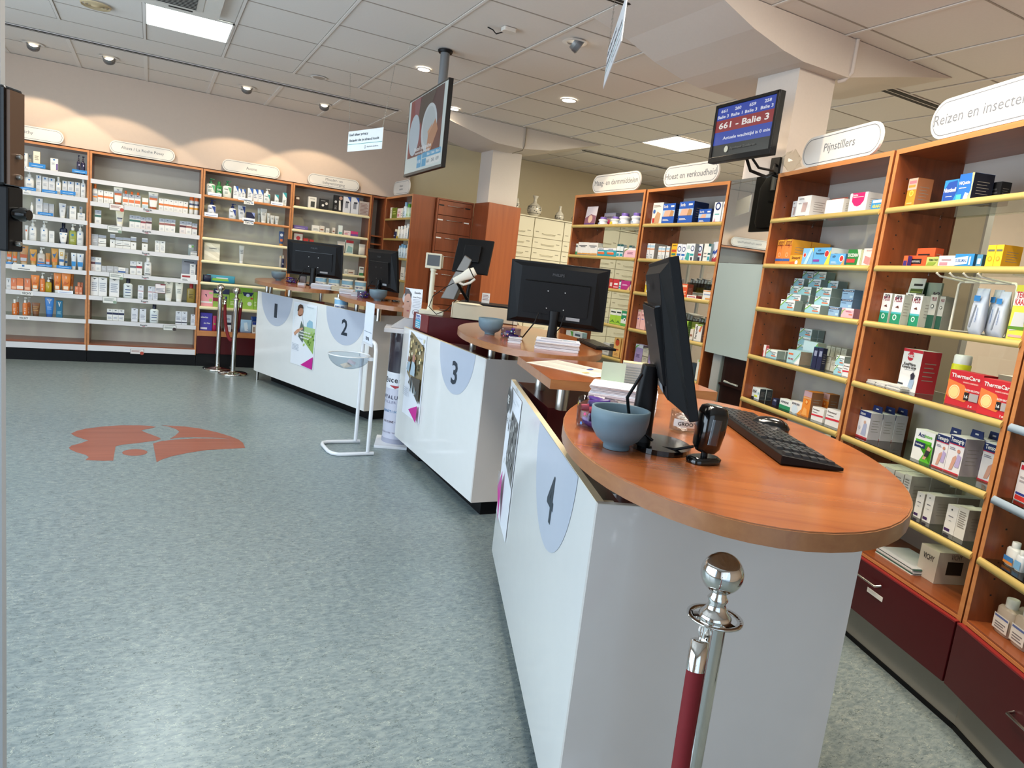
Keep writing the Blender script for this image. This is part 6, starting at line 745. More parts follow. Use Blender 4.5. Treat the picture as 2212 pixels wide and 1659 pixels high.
# ------------------------------------------------------------- category signs on the units
def pill(mb, x0, x1, z0, z1, y0, y1, m, n=14):
    r = (z1-z0)/2; p = []
    for k in range(n+1): a = -PI/2+PI*k/n; p.append((x1-r+r*math.cos(a), (z0+z1)/2+r*math.sin(a)))
    for k in range(n+1): a = PI/2+PI*k/n; p.append((x0+r+r*math.cos(a), (z0+z1)/2+r*math.sin(a)))
    N = len(p); v = [(x, y0, z) for x, z in p]+[(x, y1, z) for x, z in p]
    mb.add(v, [tuple(range(N)), tuple(range(N, 2*N))[::-1]]+[(i, i+N, (i+1) % N+N, (i+1) % N) for i in range(N)], m)
SIGNW = mat('#dcd8d1', .35, coat=.1, var=.01); SIGNG = mat('#6c6f75', .5, var=0)
def shop_sign(un, s, w, z0, z1, lines, label, y=.0, sz=.046, shear=0):
    A, B, _ = UNITS[un]; rz = dirz(A, B)
    t = thing('category_sign', label, 'sign', (A[0]+math.cos(rz)*s-math.sin(rz)*y, A[1]+math.sin(rz)*s+math.cos(rz)*y, z0), rz, 'category signs on the cabinets')
    h = z1-z0
    mb = MB(); pill(mb, -w/2, w/2, 0, h, 0, .012, SIGNW); mb.build('sign_board', t)
    mb = MB(); g = .012
    def ring(inset): 
        q = MB(); pill(q, -w/2+inset, w/2-inset, inset, h-inset, -.0004, -.0003, SIGNG); return q.v[:len(q.v)//2]
    a, b = ring(.012), ring(.0155); n = len(a)
    mb.add(a+b, [(i, (i+1) % n, n+(i+1) % n, n+i) for i in range(n)], SIGNG); mb.build('border_line', t)
    mb = MB(); k = len(lines)
    for i, tx in enumerate(lines): mb.text(tx, sz, SIGNG, frameT(0, -.0008, h/2+((k-1)/2-i)*sz*1.05), shear=shear)
    mb.build('lettering', t)
shop_sign(1, .518, .62, 2.25, 2.385, ['Vichy'], 'oval white category sign at the far left, partly hidden by the black terminal')
shop_sign(2, .483, .62, 2.25, 2.385, ['Ahava / La Roche Posay'], 'oval white category sign above the second wall unit', sz=.042)
shop_sign(3, .5, .625, 2.25, 2.385, ['Avene'], 'oval white category sign above the third wall unit with green bottles')
shop_sign(4, .47, .62, 2.25, 2.385, ['Moeder- en', 'babyverzorging'], 'oval white category sign with two lines of text, mother and baby care', sz=.044)
shop_sign(5, .57, .60, 2.25, 2.41, ['Nieuwe', 'inzichten'], 'small slanted white category sign above the corner unit', sz=.036)
shop_sign(6, .575, .66, 2.226, 2.372, ['Maag- en darmmiddelen'], 'oval white category sign reading Maag- en darmmiddelen', y=.004, sz=.062)
shop_sign(7, .476, .60, 2.226, 2.370, ['Hoest en verkoudheid'], 'oval white category sign reading Hoest en verkoudheid', y=.004, sz=.062)
shop_sign(8, .50, .61, 2.226, 2.382, ['Pijnstillers'], 'oval white category sign reading Pijnstillers', y=.004, sz=.06)
shop_sign(9, .50, .64, 2.226, 2.385, ['Reizen en insectenbeten'], 'large oval white category sign at the top right corner, travel and insect bites', y=.004, sz=.062)
# crumpled clear wrap on the painkiller cabinet
mb = MB(); random.seed(9); pts = []
for j in range(7):
    for i in range(12): a = 2*PI*i/12; r = (.055*math.sin(PI*(j+.5)/7))*(.7+.6*random.random()); pts.append((r*math.cos(a)*1.1, r*math.sin(a)*.8, .001+j*.019*(.9+.2*random.random())))
mb.add(pts, [(j*12+i, j*12+(i+1) % 12, (j+1)*12+(i+1) % 12, (j+1)*12+i) for j in range(6) for i in range(12)], thin_glass('wrap_film', '#f4f4f0'))
o = mb.build('plastic_wrap', loc=(3.17, 2.90, 2.223)); tag(o, 'crumpled clear plastic wrap on top of the painkiller cabinet beside its sign', 'wrap')

# ------------------------------------------------------------- hanging screens and signs
SCR = lambda h, e=1.0: mat(h, .3, emit=e)
def quad_on(mb, w, h, items, y=-.0005): decor(mb, w, h, y, items)
def emissive_decor(mb, W_, H_, y, items, e):
    lay = 0
    for it in items:
        lay += 1; yy = y-.0004*lay
        pt = lambda u, v: ((u-.5)*W_, v*H_)
        if it[0] == 'q': mb.sheet([(pt(u, v)[0], yy, pt(u, v)[1]) for u, v in it[1]], SCR(it[2], e))
        elif it[0] == 'c': c = pt(it[1], it[2]); mb.sheet([(c[0]+it[3]*W_*math.cos(2*PI*i/28), yy, c[1]+it[4]*H_*math.sin(2*PI*i/28)) for i in range(28)], SCR(it[5], e))
        elif it[0] == 't': c = pt(it[1], it[2]); mb.text(it[4], it[3]*H_, SCR(it[5], e), frameT(c[0], yy, c[1]), bold=True, width=it[6]*W_)
R4 = lambda a, b, c, d: [(a, b), (c, b), (c, d), (a, d)]
tv = thing('hanging_television', 'large black television on a grey ceiling pole showing plates', 'television', (1.768, 5.10, 2.146), dirz((1.789, 5.57), (1.745, 4.63)))
W_, H_ = .945, .585
mb = MB(); mb.box(-W_/2, 0, 0, W_/2, .03, H_, BLK); mb.box(-W_/2, -.003, 0, W_/2, 0, .02, mat('#5a5a58', .4, metal=.6)); mb.box(-W_/2, -.002, 0, -W_/2+.010, 0, H_, BLKG); mb.box(W_/2-.010, -.002, 0, W_/2, 0, H_, BLKG); mb.box(-W_/2, -.002, H_-.012, W_/2, 0, H_, BLKG); mb.build('housing', tv, bevel=.003)
mb = MB(); mb.loft([(.03, .30, .035, 6), (.08, .33, .04, 6), (.40, .33, .04, 6), (.5, .25, .03, 6)], BLKM, T=Matrix.Translation((0, .05, 0))); mb.build('back_cover', tv)
mb = MB(); sw, sh_ = W_-.022, H_-.034; mb.box(-sw/2, -.0015, .021, sw/2, -.0008, .021+sh_, SCR('#cfe2e4', .55))
v0 = MB(); emissive_decor(v0, sw, sh_, -.002, [('q', R4(.06, .2, .93, .99), '#4a2a2a'), ('q', [(.06, .2), (.5, .2), (.4, .6), (.25, .99), (.06, .99)], '#8a4646'), ('q', [(.4, .99), (.25, .8), (.3, .6), (.6, .75), (.75, .99)], '#4b4038'), ('q', [(.16, .99), (.34, .99), (.30, .7), (.22, .6)], '#8c5a62'), ('q', [(.06, .2), (.93, .2), (.93, .6), (.6, .45), (.3, .3)], '#6d4038'),
   ('c', .22, .5, .15, .28, '#b4c9d8'), ('c', .62, .52, .20, .31, '#c4d3dc'), ('c', .62, .54, .16, .25, '#b4c4cc'), ('q', [(.6, .2), (.72, .22), (.86, .45), (.78, .6), (.7, .5), (.62, .42)], '#b98a6a'), ('q', [(.62, .42), (.7, .5), (.72, .56), (.6, .47)], '#c99c7c'),
   ('t', .5, .29, .07, 'Bestel snel online', '#e0e6ea', .45), ('t', .5, .23, .05, 'eenvoudig en veilig', '#e0e6ea', .4),
   ('q', R4(.38, .03, .50, .2), '#4aa6d6'), ('q', R4(.52, .03, .63, .13), '#4aa6d6'), ('q', R4(.52, .14, .985, .21), '#4aa6d6'), ('q', R4(.64, .03, .75, .13), '#e4eef0'), ('q', R4(.76, .03, .87, .13), '#e4eef0'), ('q', R4(.88, .03, .985, .13), '#e4eef0'),
   ('t', .44, .11, .06, '10:38', '#e8f4fa', .09), ('t', .70, .175, .05, 'Balie 3', '#e8f4fa', .09), ('t', .815, .175, .05, 'Balie 1', '#e8f4fa', .09), ('t', .93, .175, .05, 'Balie 3', '#e8f4fa', .09), ('t', .695, .08, .06, '661', '#5a7a8c', .07), ('t', .815, .08, .06, '260', '#5a7a8c', .07), ('t', .93, .08, .06, '659', '#5a7a8c', .07)], .55)
for i in range(len(v0.v)): v0.v[i] = (v0.v[i][0], v0.v[i][1], v0.v[i][2]+.021)
b0 = len(mb.v); mb.v += v0.v
for f_, m_, s_ in zip(v0.f, v0.m, v0.smooth): mb.f.append(tuple(b0+i for i in f_)); mb.m.append(mb.mi(v0.mats[m_])); mb.smooth.append(s_)
mb.build('screen', tv)
mb = MB(); mb.lathe([(.034, .35), (.034, ZC-2.146-.004)], mat('#77797b', .45, metal=.3), 20, T=Matrix.Translation((-.04, .115, 0))); mb.build('pole', tv)
mb = MB(); mb.lathe([(.05, ZC-2.146-.022), (.056, ZC-2.146-.010), (.056, ZC-2.146-.004)], BLK, 24, T=Matrix.Translation((-.04, .115, 0))); mb.build('ceiling_flange', tv)
mb = MB(); mb.box(-.10, .08, .25, .02, .13, .45, BLK); mb.build('mount_bracket', tv)
# queue number display
nd = thing('queue_display', 'small black monitor showing queue numbers in white on blue and red', 'monitor', (2.85, 2.985, 2.243), dirz((2.868, 3.23), (2.83, 2.735)))
W_, H_ = .50, .322
mb = MB(); mb.box(-W_/2, 0, 0, W_/2, .035, H_, BLK); mb.box(-W_/2, -.008, 0, W_/2, 0, .03, BLK)
for a in ((-W_/2, .03, -W_/2+.018, H_), (W_/2-.018, .03, W_/2, H_), (-W_/2, H_-.018, W_/2, H_)): mb.box(a[0], -.008, a[1], a[2], 0, a[3], BLK)
mb.build('housing', nd, bevel=.002)
mb = MB(); mb.box(-.2, .035, .03, .2, .06, .29, BLKM); mb.box(-.12, .06, .08, -.04, .085, .2, BLK); mb.box(-.18, .061, .1, -.14, .063, .17, WHITE); mb.box(.02, .06, .12, .16, .09, .24, BLK); mb.build('back_cover', nd)
mb = MB(); sw, sh_ = W_-.036, H_-.048; v0 = MB(); v0.box(-sw/2, -.0012, 0, sw/2, -.0004, sh_, SCR('#0c0c10', .3))
B_ = '#1f3fa8'
emissive_decor(v0, sw, sh_, -.0014, [('q', R4(0, .24, 1, 1), B_), ('q', R4(0, .50, 1, .74), '#8e1f28'),
   ('t', .12, .92, .085, '661', '#e6e8f4', .11), ('t', .37, .92, .085, '260', '#e6e8f4', .11), ('t', .62, .92, .085, '659', '#e6e8f4', .11), ('t', .87, .92, .085, '258', '#e6e8f4', .11),
   ('t', .12, .805, .085, 'Balie 3', '#e6e8f4', .2), ('t', .365, .805, .085, 'Balie 1', '#e6e8f4', .2), ('t', .61, .805, .085, 'Balie 3', '#e6e8f4', .2), ('t', .87, .805, .085, 'Balie 3', '#e6e8f4', .2),
   ('t', .5, .62, .17, '661 - Balie 3', '#f0ece8', .86), ('t', .58, .35, .085, 'Actuele wachttijd is 0 min', '#e6e8f4', .8), ('c', .27, .13, .035, .065, '#d8d8c4'), ('t', .55, .13, .06, 'Apotheek Zuidlaren', '#4a4a48', .44)], .85)
for i in range(len(v0.v)): v0.v[i] = (v0.v[i][0], v0.v[i][1], v0.v[i][2]+.030)
mb.v, mb.f, mb.m, mb.mats, mb.smooth = v0.v, v0.f, v0.m, v0.mats, v0.smooth; mb.build('screen', nd)
mb = MB(); mb.tube([(.0, .05, .03), (.0, .10, -.045), (-.05, .26, -.05), (-.14, .395, .0)], .009, BLK); mb.tube([(.0, .05, .06), (.04, .12, -.03), (.0, .26, -.02), (-.14, .395, .05)], .007, BLK); mb.box(-.18, .395, -.015, -.11, .418, .09, BLK); mb.build('wall_arm', nd)
# hanging privacy signs
def hang_sign(A, B, z0, z1, hooks, label, lines):
    L = math.hypot(B[0]-A[0], B[1]-A[1]); t = thing('hanging_sign', label, 'sign', ((A[0]+B[0])/2, (A[1]+B[1])/2, z0), dirz(A, B)); h = z1-z0
    mb = MB(); mb.box(-L/2, 0, 0, L/2, .004, h, mat('#dfe3e8', .35)); mb.build('sign_board', t)
    mb = MB(); D_ = mat('#24303a', .5, var=0); mb.box(-L/2, -.0006, h*.335, L/2, -.0003, h*.36, mat('#4f9a98'))
    mb.text(lines[0], h*.17, D_, frameT(-L*.19 if len(lines[0]) < 20 else 0, -.0008, h*.80), bold=True, width=L*.56); mb.text(lines[1], h*.17, D_, frameT(-.02*L, -.0008, h*.52), bold=True, width=L*.86)
    mb.text('Apotheek Zuidlaren', h*.1, D_, frameT(L*.24, -.0008, h*.16), width=L*.32)
    mb.lathe([(h*.055, 0), (h*.075, 0)], D_, 16, T=frameT(L*.03, -.001, h*.16), cap=False); mb.build('lettering', t)
    for k, (sx, hk) in enumerate(((-L/2+.015, hooks[0]), (L/2-.015, hooks[1]))):
        m = MB(); Minv = Matrix.Rotation(-dirz(A, B), 4, 'Z') @ Matrix.Translation((-(A[0]+B[0])/2, -(A[1]+B[1])/2, -z0)); hp = Minv @ Vector((hk[0], hk[1], ZC-.004)); st = Vector((sx, .002, h-.008))
        n = int((hp-st).length/.016); CH = mat('#8f8d88', .35, metal=.8, var=0)
        for i in range(n):
            p = st.lerp(hp, i/n); q = st.lerp(hp, (i+.8)/n); o_ = .0022 if i % 2 else 0
            m.tube([p+Vector((-.002+o_, -o_, 0)), q+Vector((-.002+o_, -o_, 0))], .0011, CH, 4); m.tube([p+Vector((.002-o_, o_, 0)), q+Vector((.002-o_, o_, 0))], .0011, CH, 4)
        m.build('chain', t)
TX = ['Geef elkaar privacy', 'Bedankt dat je afstand houdt']
hang_sign((1.518, 6.40), (1.672, 5.86), 2.376, 2.548, ((1.50, 6.425), (1.725, 5.85)), 'white hanging privacy sign on two chains left of the television', TX)
hang_sign((1.955, 3.045), (1.612, 2.425), 2.43, 2.612, ((1.98, 3.08), (1.63, 2.40)), 'white hanging privacy sign seen almost edge-on near the top of the picture', TX)
# ------------------------------------------------------------- ceiling fittings
LEDW = mat('#dff2ea', .5, emit=5.0); LEDY = mat('#fff0d2', .5, emit=5.0)
def led(x0, y0, x1, y1, m, label):
    t = thing('ceiling_light', label, 'light', ((x0+x1)/2, (y0+y1)/2, ZC), 0, 'square ceiling light panels'); w, d = (x1-x0)/2, (y1-y0)/2
    mb = MB(); mb.box(-w+.012, -d+.012, -.006, w-.012, d-.012, -.003, m); mb.build('diffuser', t)
    mb = MB()
    for a in ((-w, -d, w, -d+.012), (-w, d-.012, w, d), (-w, -d, -w+.012, d), (w-.012, -d, w, d)): mb.box(a[0], a[1], -.009, a[2], a[3], .0, BAR)
    mb.build('frame', t)
led(-.088, 5.835, .498, 6.405, LEDW, 'square lit ceiling panel at the top left of the picture')
led(4.68, 5.80, 5.24, 6.40, LEDY, 'square lit ceiling panel left of the queue number display')
GLOW = mat('#fff4dc', .5, emit=14.0)
def downlight(x, y, lit, label, r=.075, sx=1):
    t = thing('downlight', label, 'light', (x, y, ZC-.003), 0, 'round recessed downlights')
    mb = MB(); mb.lathe([(r, -.006), (r, 0), (r*.8, -.001), (r*.8, -.006)], BAR, 28, cap=False); mb.lathe([(r*.8, -.006), (r, -.006)], BAR, 28, cap=False); mb.build('trim_ring', t)
    mb = MB(); mb.lathe([(.0001, -.005), (r*.8, -.005)], GLOW if lit else mat('#9b968c', .4), 28, cap=False); mb.build('lens', t)
    if lit: lamp('downlight_lamp', 'SPOT', (x, y, ZC-.03), 24, WARM, (x, y, 0), spot_size=2.3, spot_blend=.6, shadow_soft_size=.05)
downlight(3.231, 5.561, True, 'bright oval looking downlight in the middle of the ceiling')
downlight(1.936, 5.744, True, 'bright downlight just left of the television pole', .06)
downlight(2.661, 6.848, True, 'bright downlight peeking out right of the television', .06)
def gimbal(x, y, tx, ty, power, label, col=WARM):
    t = thing('adjustable_spotlight', label, 'light', (x, y, ZC-.003), 0, 'adjustable ceiling spotlights')
    mb = MB(); mb.lathe([(.085, -.003), (.07, -.006), (.055, -.004)], BAR, 28, cap=False); mb.build('trim_ring', t)
    a = math.atan2(ty-y, tx-x); T = Matrix.Rotation(a, 4, 'Z') @ Matrix.Rotation(math.radians(-58), 4, 'Y') @ Matrix.Translation((0, 0, 0))
    mb = MB(); mb.lathe([(.046, .01), (.05, -.01), (.05, -.045), (.046, -.05)], mat('#8f8f8d', .35, metal=.4), 20, T=T, cap=False)
    for i in range(5): mb.lathe([(.053, -.015-i*.006), (.053, -.018-i*.006)], mat('#76767a', .4, metal=.5), 20, T=T, cap=False)
    mb.build('lamp_head', t)
    mb = MB(); mb.lathe([(.0001, -.044), (.045, -.044)], mat('#fff4dd', .5, emit=3.0), 20, T=T, cap=False); mb.build('lens', t)
    lamp('spot_lamp', 'SPOT', (x+.03*math.cos(a), y+.03*math.sin(a), ZC-.08), power, col, (tx, ty, 0.9), spot_size=1.75, spot_blend=.12, shadow_soft_size=.025)
gimbal(-1.0, 8.06, -1.1, 8.72, 34, 'adjustable spotlight above the far left of the back wall, showing a bright lens')
gimbal(-.40, 7.95, -.35, 8.62, 34, 'adjustable spotlight in the ceiling strip above the second wall unit')
gimbal(.822, 7.956, .86, 8.62, 34, 'adjustable spotlight in the ceiling strip above the third wall unit')
gimbal(1.614, 7.993, 1.75, 8.66, 34, 'adjustable spotlight in the ceiling strip left of the hanging privacy sign')
gimbal(2.46, 4.248, 3.5, 3.9, 60, 'grey adjustable spotlight beside the edge-on hanging sign')
# other spots light the staff side cabinets from ceiling positions above the frame
for x, y, tx, ty, p in ((2.0, 3.0, 3.3, 2.6, 45), (1.9, 1.9, 3.0, 1.8, 50), (1.7, .7, 2.6, 1.0, 50), (2.3, 4.7, 3.4, 4.9, 36)):
    lamp('spot_lamp', 'SPOT', (x, y, ZC-.05), p, WARM, (tx, ty, 1.1), spot_size=1.5, spot_blend=.3, shadow_soft_size=.03)
lamp('spot_lamp', 'SPOT', (1.2, 2.2, ZC-.05), 55, WARM, (1.35, 1.35, 1.1), spot_size=1.2, spot_blend=.4, shadow_soft_size=.04)
mb = MB(); mb.lathe([(.055, -.004), (.07, -.006), (.075, -.002)], BAR, 28, cap=False); mb.lathe([(.0001, -.001), (.055, -.003)], mat('#a79c92', .6), 28, cap=False)
tag(mb.build('ceiling_speaker', loc=(1.321, 6.856, ZC-.001)), 'small round dull ring in the ceiling left of the hanging sign', 'speaker')
mb = MB(); YV = mat('#cbb38c', .5)
for r in (.10, .075, .05): mb.lathe([(r, -.004), (r-.006, -.016), (r-.014, -.004)], YV, 32, cap=False)
mb.lathe([(.0001, -.02), (.03, -.014), (.04, -.004)], YV, 32, cap=False)
tag(mb.build('round_vent', loc=(-.40, 6.22, ZC-.001)), 'round yellowed air vent in the ceiling at the top left', 'air vent')
t = thing('air_conditioner', 'white ceiling air conditioner with dark grille at the top edge', 'air conditioner', (.09, 5.46, ZC))
mb = MB(); mb.rbox(-.29, -.3, -.035, .29, .28, -.001, .05, mat('#d8d3cb', .5)); mb.build('panel', t, bevel=.004)
mb = MB(); mb.rbox(-.18, -.19, -.038, .18, .17, -.0352, .03, mat('#c9c4bc', .5))
for i in range(9): mb.box(-.14, -.14+i*.032, -.041, .14, -.128+i*.032, -.038, SLOT)
mb.build('grille', t)
mb = MB(); mb.box(-.03, .19, -.037, .12, .215, -.035, SLOT); mb.build('air_outlet', t)
for i, (x, y, lb) in enumerate(((1.425, 5.86, 'left'), (1.64, 5.24, 'right'))):
    mb = MB(); mb.tube([(.0, 0, 0), (0, 0, -.012), (.008, 0, -.022), (.0, 0, -.032), (-.008, 0, -.022), (0, 0, -.012)], .0012, CHROME, 5)
    tag(mb.build('ceiling_hook', loc=(x, y, ZC-.004)), 'empty small ceiling hook, the %s of the two left of the television pole' % lb, 'hook', 'empty ceiling hooks')
t = thing('ceiling_sensor', 'small white ceiling box with a short black cable right of the television pole', 'sensor', (2.02, 4.36, ZC))
mb = MB(); mb.rbox(-.045, -.03, -.025, .045, .03, -.001, .012, mat('#d6cec4', .5)); mb.build('body', t)
mb = MB(); mb.tube([(-.02, .03, -.02), (-.06, .06, -.035), (-.09, .05, -.02), (-.12, .07, -.006)], .004, BLK, 6); mb.build('cable', t)

# ------------------------------------------------------------- left foreground: clear door edge and terminal
P0 = (-.2095, 1.362)
yaw = .4935
t = thing('acrylic_screen', 'upright clear acrylic sheet along the left edge of the picture', 'screen', (P0[0], P0[1], 0), -yaw)
ACR = thin_glass('acrylic', '#f4f5f5'); 
mb = MB(); mb.box(-.5, 0, 0, -.004, .006, ZC-.01, ACR); mb.build('sheet', t)
mb = MB(); mb.box(-.007, -.002, 0, 0, .008, ZC-.01, mat('#9c9ea0', .35)); mb.build('edge_profile', t)
t = thing('wall_terminal', 'black reader terminal with a small lens jutting in at the left edge', 'terminal', (P0[0]+.001, P0[1]-.034, 1.527), -yaw)
mb = MB(); mb.box(-.12, -.02, .0, .024, .02, .144, BLKG); mb.build('upper_body', t, bevel=.004)
mb = MB(); mb.box(-.12, -.015, -.098, .026, .018, 0, BLK); mb.build('lower_body', t, bevel=.003)
mb = MB(); mb.box(.024, -.016, .002, .030, .014, .138, mat('#5f4a3c', .3, metal=.5)); mb.build('side_plate', t)
mb = MB(); mb.lathe([(.0105, 0), (.0105, .014), (.008, .015), (.008, .022)], BLKG, 16, T=Matrix.Translation((.026, 0, -.04)) @ Matrix.Rotation(PI/2, 4, 'Y')); mb.build('lens', t)
for z in (.045, .015, -.085):
    mb = MB(); mb.lathe([(.004, 0), (.004, .006), (.003, .008)], STEEL, 10, T=Matrix.Translation((.028, 0, z)) @ Matrix.Rotation(PI/2, 4, 'Y')); mb.build('screw', t)

# ------------------------------------------------------------- monitors
def monitor(loc, w, h, rz, tilt, label, base_z=1.1105, logo='PHILIPS'):
    t = thing('computer_monitor', label, 'monitor', (loc[0], loc[1], base_z), rz, 'black monitors on the counters')
    cz = loc[2]-base_z; T = Matrix.Translation((0, 0, cz)) @ Matrix.Rotation(tilt, 4, 'X')
    def X(mb): mb.v = [tuple(T @ Vector(p)) for p in mb.v]; return mb
    mb = MB(); mb.box(-w/2, -.004, -h/2, w/2, .016, h/2, BLK)
    # tapered back housing
    a, b, c = w/2-.01, h/2-.01, .035
    v = [(-a, -.004, -b), (a, -.004, -b), (a, -.004, b), (-a, -.004, b), (-a+.06, -c, -b+.03), (a-.06, -c, -b+.03), (a-.06, -.020, b-.02), (-a+.06, -.020, b-.02)]
    mb.add(v, [(4, 5, 6, 7)[::-1], (0, 1, 5, 4), (1, 2, 6, 5), (2, 3, 7, 6), (3, 0, 4, 7)], BLKM)
    X(mb).build('housing', t, bevel=.002)
    mb = MB(); yb = -.0375; mb.box(-w*.33, yb-.001, -h*.30, w*.33, -.02, h*.20, BLKM); mb.box(-w*.33, yb+.002, h*.205, w*.33, -.02, h*.215, BLKG)
    for sx in (-.05, .05):
        for sz in (-.075, .025): mb.lathe([(.0001, .0016), (.0035, .001)], STEEL, 8, T=Matrix.Translation((sx, yb-.001, sz)) @ Matrix.Rotation(PI/2, 4, 'X'), cap=False)
    X(mb).build('rear_panel', t)
    mb = MB(); mb.text(logo, .022, mat('#34363b', .5, var=0), frameT(0, -.031, h*.33), bold=True); X(mb).build('brand_mark', t); mb = MB(); mb.box(w*.12, yb-.0016, -h*.36, w*.26, yb-.001, -h*.31, mat('#8a8d92', .6)); X(mb).build('type_plate', t)
    mb = MB(); mb.box(-w/2+.014, .016, -h/2+.018, w/2-.014, .0168, h/2-.014, mat('#14202c', .1, emit=.05)); X(mb).build('screen', t)
    mb = MB(); mb.loft([(.012, .030, .026, 4), (cz-h*.42, .024, .024, 4), (cz-h*.25, .03, .018, 4)], BLK, T=Matrix.Translation((0, -.028, 0))); mb.build('neck', t)
    mb = MB(); mb.prism([(x, y+.02) for x, y in ellipse_poly(.095, .075, 36)], 0, .012, BLKG, smooth=False); mb.build('stand_base', t, bevel=.002)
    mb = MB()
    if rz > -1.8: mb.tube([(-.09, -.05, cz-h*.30), (-.10, -.08, cz-h*.45), (-.14, -.07, .05), (-.17, -.03, .01), (-.2, .06, .006)], .004, BLK, 6)
    mb.tube([(.06, -.05, cz-h*.30), (.05, -.075, cz-h*.48), (.02, -.06, .06), (.03, .0, .02)], .004, BLK, 6); mb.build('cable', t)
    return t
monitor((1.53, 7.53, 1.388), .60, .36, math.radians(-31), .10, 'black monitor seen from behind on desk 1')
monitor((1.845, 6.12, 1.378), .56, .36, math.radians(-80), .12, 'black monitor turned sideways on desk 2')
monitor((2.10, 3.475, 1.385), .575, .365, math.radians(-39), .10, 'large black monitor seen from behind on desk 3')
monitor((1.085, 1.275, 1.39), .52, .335, math.radians(-124), .27, 'black monitor seen edge-on on the nearest desk 4')

# ------------------------------------------------------------- bowls, tubs, papers
BOWL = mat('#5f7683', .55, var=.10, scale=30); BOWLI = mat('#5f7686', .6, var=.1, scale=30)
def bowl(x, y, label, r=.068, h=.095):
    mb = MB(); mb.lathe([(.030, 0), (.031, .006), (.030, .010), (r*.72, .024), (r*.92, .045), (r*.99, .07), (r, h), (r-.004, h+.001), (r-.006, h-.002), (r*.93, .07), (r*.84, .045), (r*.6, .026), (.0001, .02)], BOWL, 40)
    tag(mb.build('bowl', loc=(x, y, 1.1108)), label, 'bowl', 'blue grey bowls on the desks')
bowl(.972, 1.262, 'blue grey stone bowl at the front edge of desk 4')
bowl(1.80, 3.70, 'blue grey stone bowl at the left end of desk 3', .075)
bowl(1.775, 5.96, 'blue grey stone bowl on desk 2 beside the sweets tub', .078)
bowl(1.25, 8.01, 'small looking blue grey stone bowl at the left end of desk 1', .078)
TUB = thin_glass('tub_plastic', '#dfdbe4')
def tub(x, y, label, r=.05, h=.075, seed=1, stars=True):
    t = thing('sweets_tub', label, 'tub', (x, y, 1.1108), 0, 'clear tubs of wrapped sweets')
    mb = MB(); mb.lathe([(.0001, .001), (r*.9, .001), (r*.96, .006), (r, h), (r-.002, h), (r*.94, .007), (.0001, .004)], TUB, 32); mb.build('tub', t)
    if stars:
        mb = MB(); random.seed(seed); cols = ['#d8478a', '#e08a3c', '#3f9a9a', '#c9b44a', '#4a8ad0']
        for i in range(18):
            a = 2*PI*i/18+random.random()*.2; z = h*(.2+.65*random.random()); R = r*(.965+.03*z/h)+.0006; T = Matrix.Translation((R*math.cos(a), R*math.sin(a), z)) @ Matrix.Rotation(a+PI/2, 4, 'Z') @ Matrix.Rotation(PI/2, 4, 'X')
            mb.sheet([((.006 if k % 2 == 0 else .0025)*math.cos(PI*k/5), (.006 if k % 2 == 0 else .0025)*math.sin(PI*k/5), 0) for k in range(10)], mat(cols[i % 5]), T=T)
        mb.build('star_print', t)
    random.seed(seed)
    for i in range(14 if stars and seed == 1 else 9):
        lv = i//4; a = random.random()*6.28; q = r*.42*random.random(); m = MB()
        col = ['#54308a', '#5f3a96', '#482a78', '#b8243a', '#d8d4dc'][0 if i < 9 else random.randrange(5)]
        m.loft([(-.028, .001, .008, 4), (-.022, .006, .0085, 4), (0, .007, .009, 4), (.022, .006, .0085, 4), (.028, .001, .008, 4)], mat(col, .3), n=10)
        o = m.build('wrapped_sweet', loc=(x+q*math.cos(a), y+q*math.sin(a), 1.1108+.014+lv*.019), rot=(PI/2+random.uniform(-.25, .25), random.uniform(-.4, .4), random.random()*6.28))
        pl = 'tub '+{1: 'with printed stars on the nearest desk', 2: 'in front of the large monitor', 3: 'left of the sideways monitor', 4: 'on the furthest desk'}[seed]
        tag(o, ({'#b8243a': 'red', '#d8d4dc': 'white'}.get(col, 'purple'))+' wrapped sweet in the clear '+pl, 'sweet', ({'#b8243a': 'red', '#d8d4dc': 'white'}.get(col, 'purple'))+' sweets in the '+pl)
tub(1.035, 1.445, 'clear tub with coloured stars full of purple wrapped sweets on desk 4', .052, .078, 1)
tub(1.865, 3.555, 'clear tub of wrapped sweets beside the bowl on desk 3', .06, .06, 2)
tub(1.70, 6.15, 'clear tub of purple sweets left of the bowl on desk 2', .06, .06, 3)
tub(1.335, 7.70, 'clear tub of purple sweets right of the bowl on desk 1', .06, .06, 4)
def paper_stack(x, y, w, d, n, rz, label, name='brochure_stack', th=.0042, cols=('#d9dbe4', '#c6c6cc', '#cfc9c6'), top='#dfe3ee', seed=1):
    t = thing(name, label, 'papers', (x, y, 1.1108), rz); random.seed(seed); z = 0
    mb = MB(); tilt = 0
    for i in range(n):
        ox, oy = random.uniform(-.004, .004), random.uniform(-.004, .004); T = Matrix.Translation((ox, oy, z)) @ Matrix.Rotation(random.uniform(-.03, .03), 4, 'Z')
        mb.box(-w/2, -d/2, 0, w/2, d/2, th*.8, mat(cols[(i//3) % len(cols)], .6), T=T); z += th
    mb.build('leaflets', t)
    mb = MB(); mb.box(-w/2, -d/2, z, w/2, d/2, z+.0012, mat(top, .5))
    for i in range(6): mb.box(-w*.4, d*(-.35+.1*i), z+.0013, w*(.1+.05*(i % 3)), d*(-.33+.1*i), z+.0016, mat('#6a7086'))
    mb.box(w*.12, -d*.3, z+.0013, w*.42, d*.25, z+.0016, mat('#a9b8cc')); mb.build('top_leaflet', t)
paper_stack(1.31, 1.70, .20, .15, 16, math.radians(-40), 'thick stack of grey brochures behind the sweets tub on desk 4', seed=2)
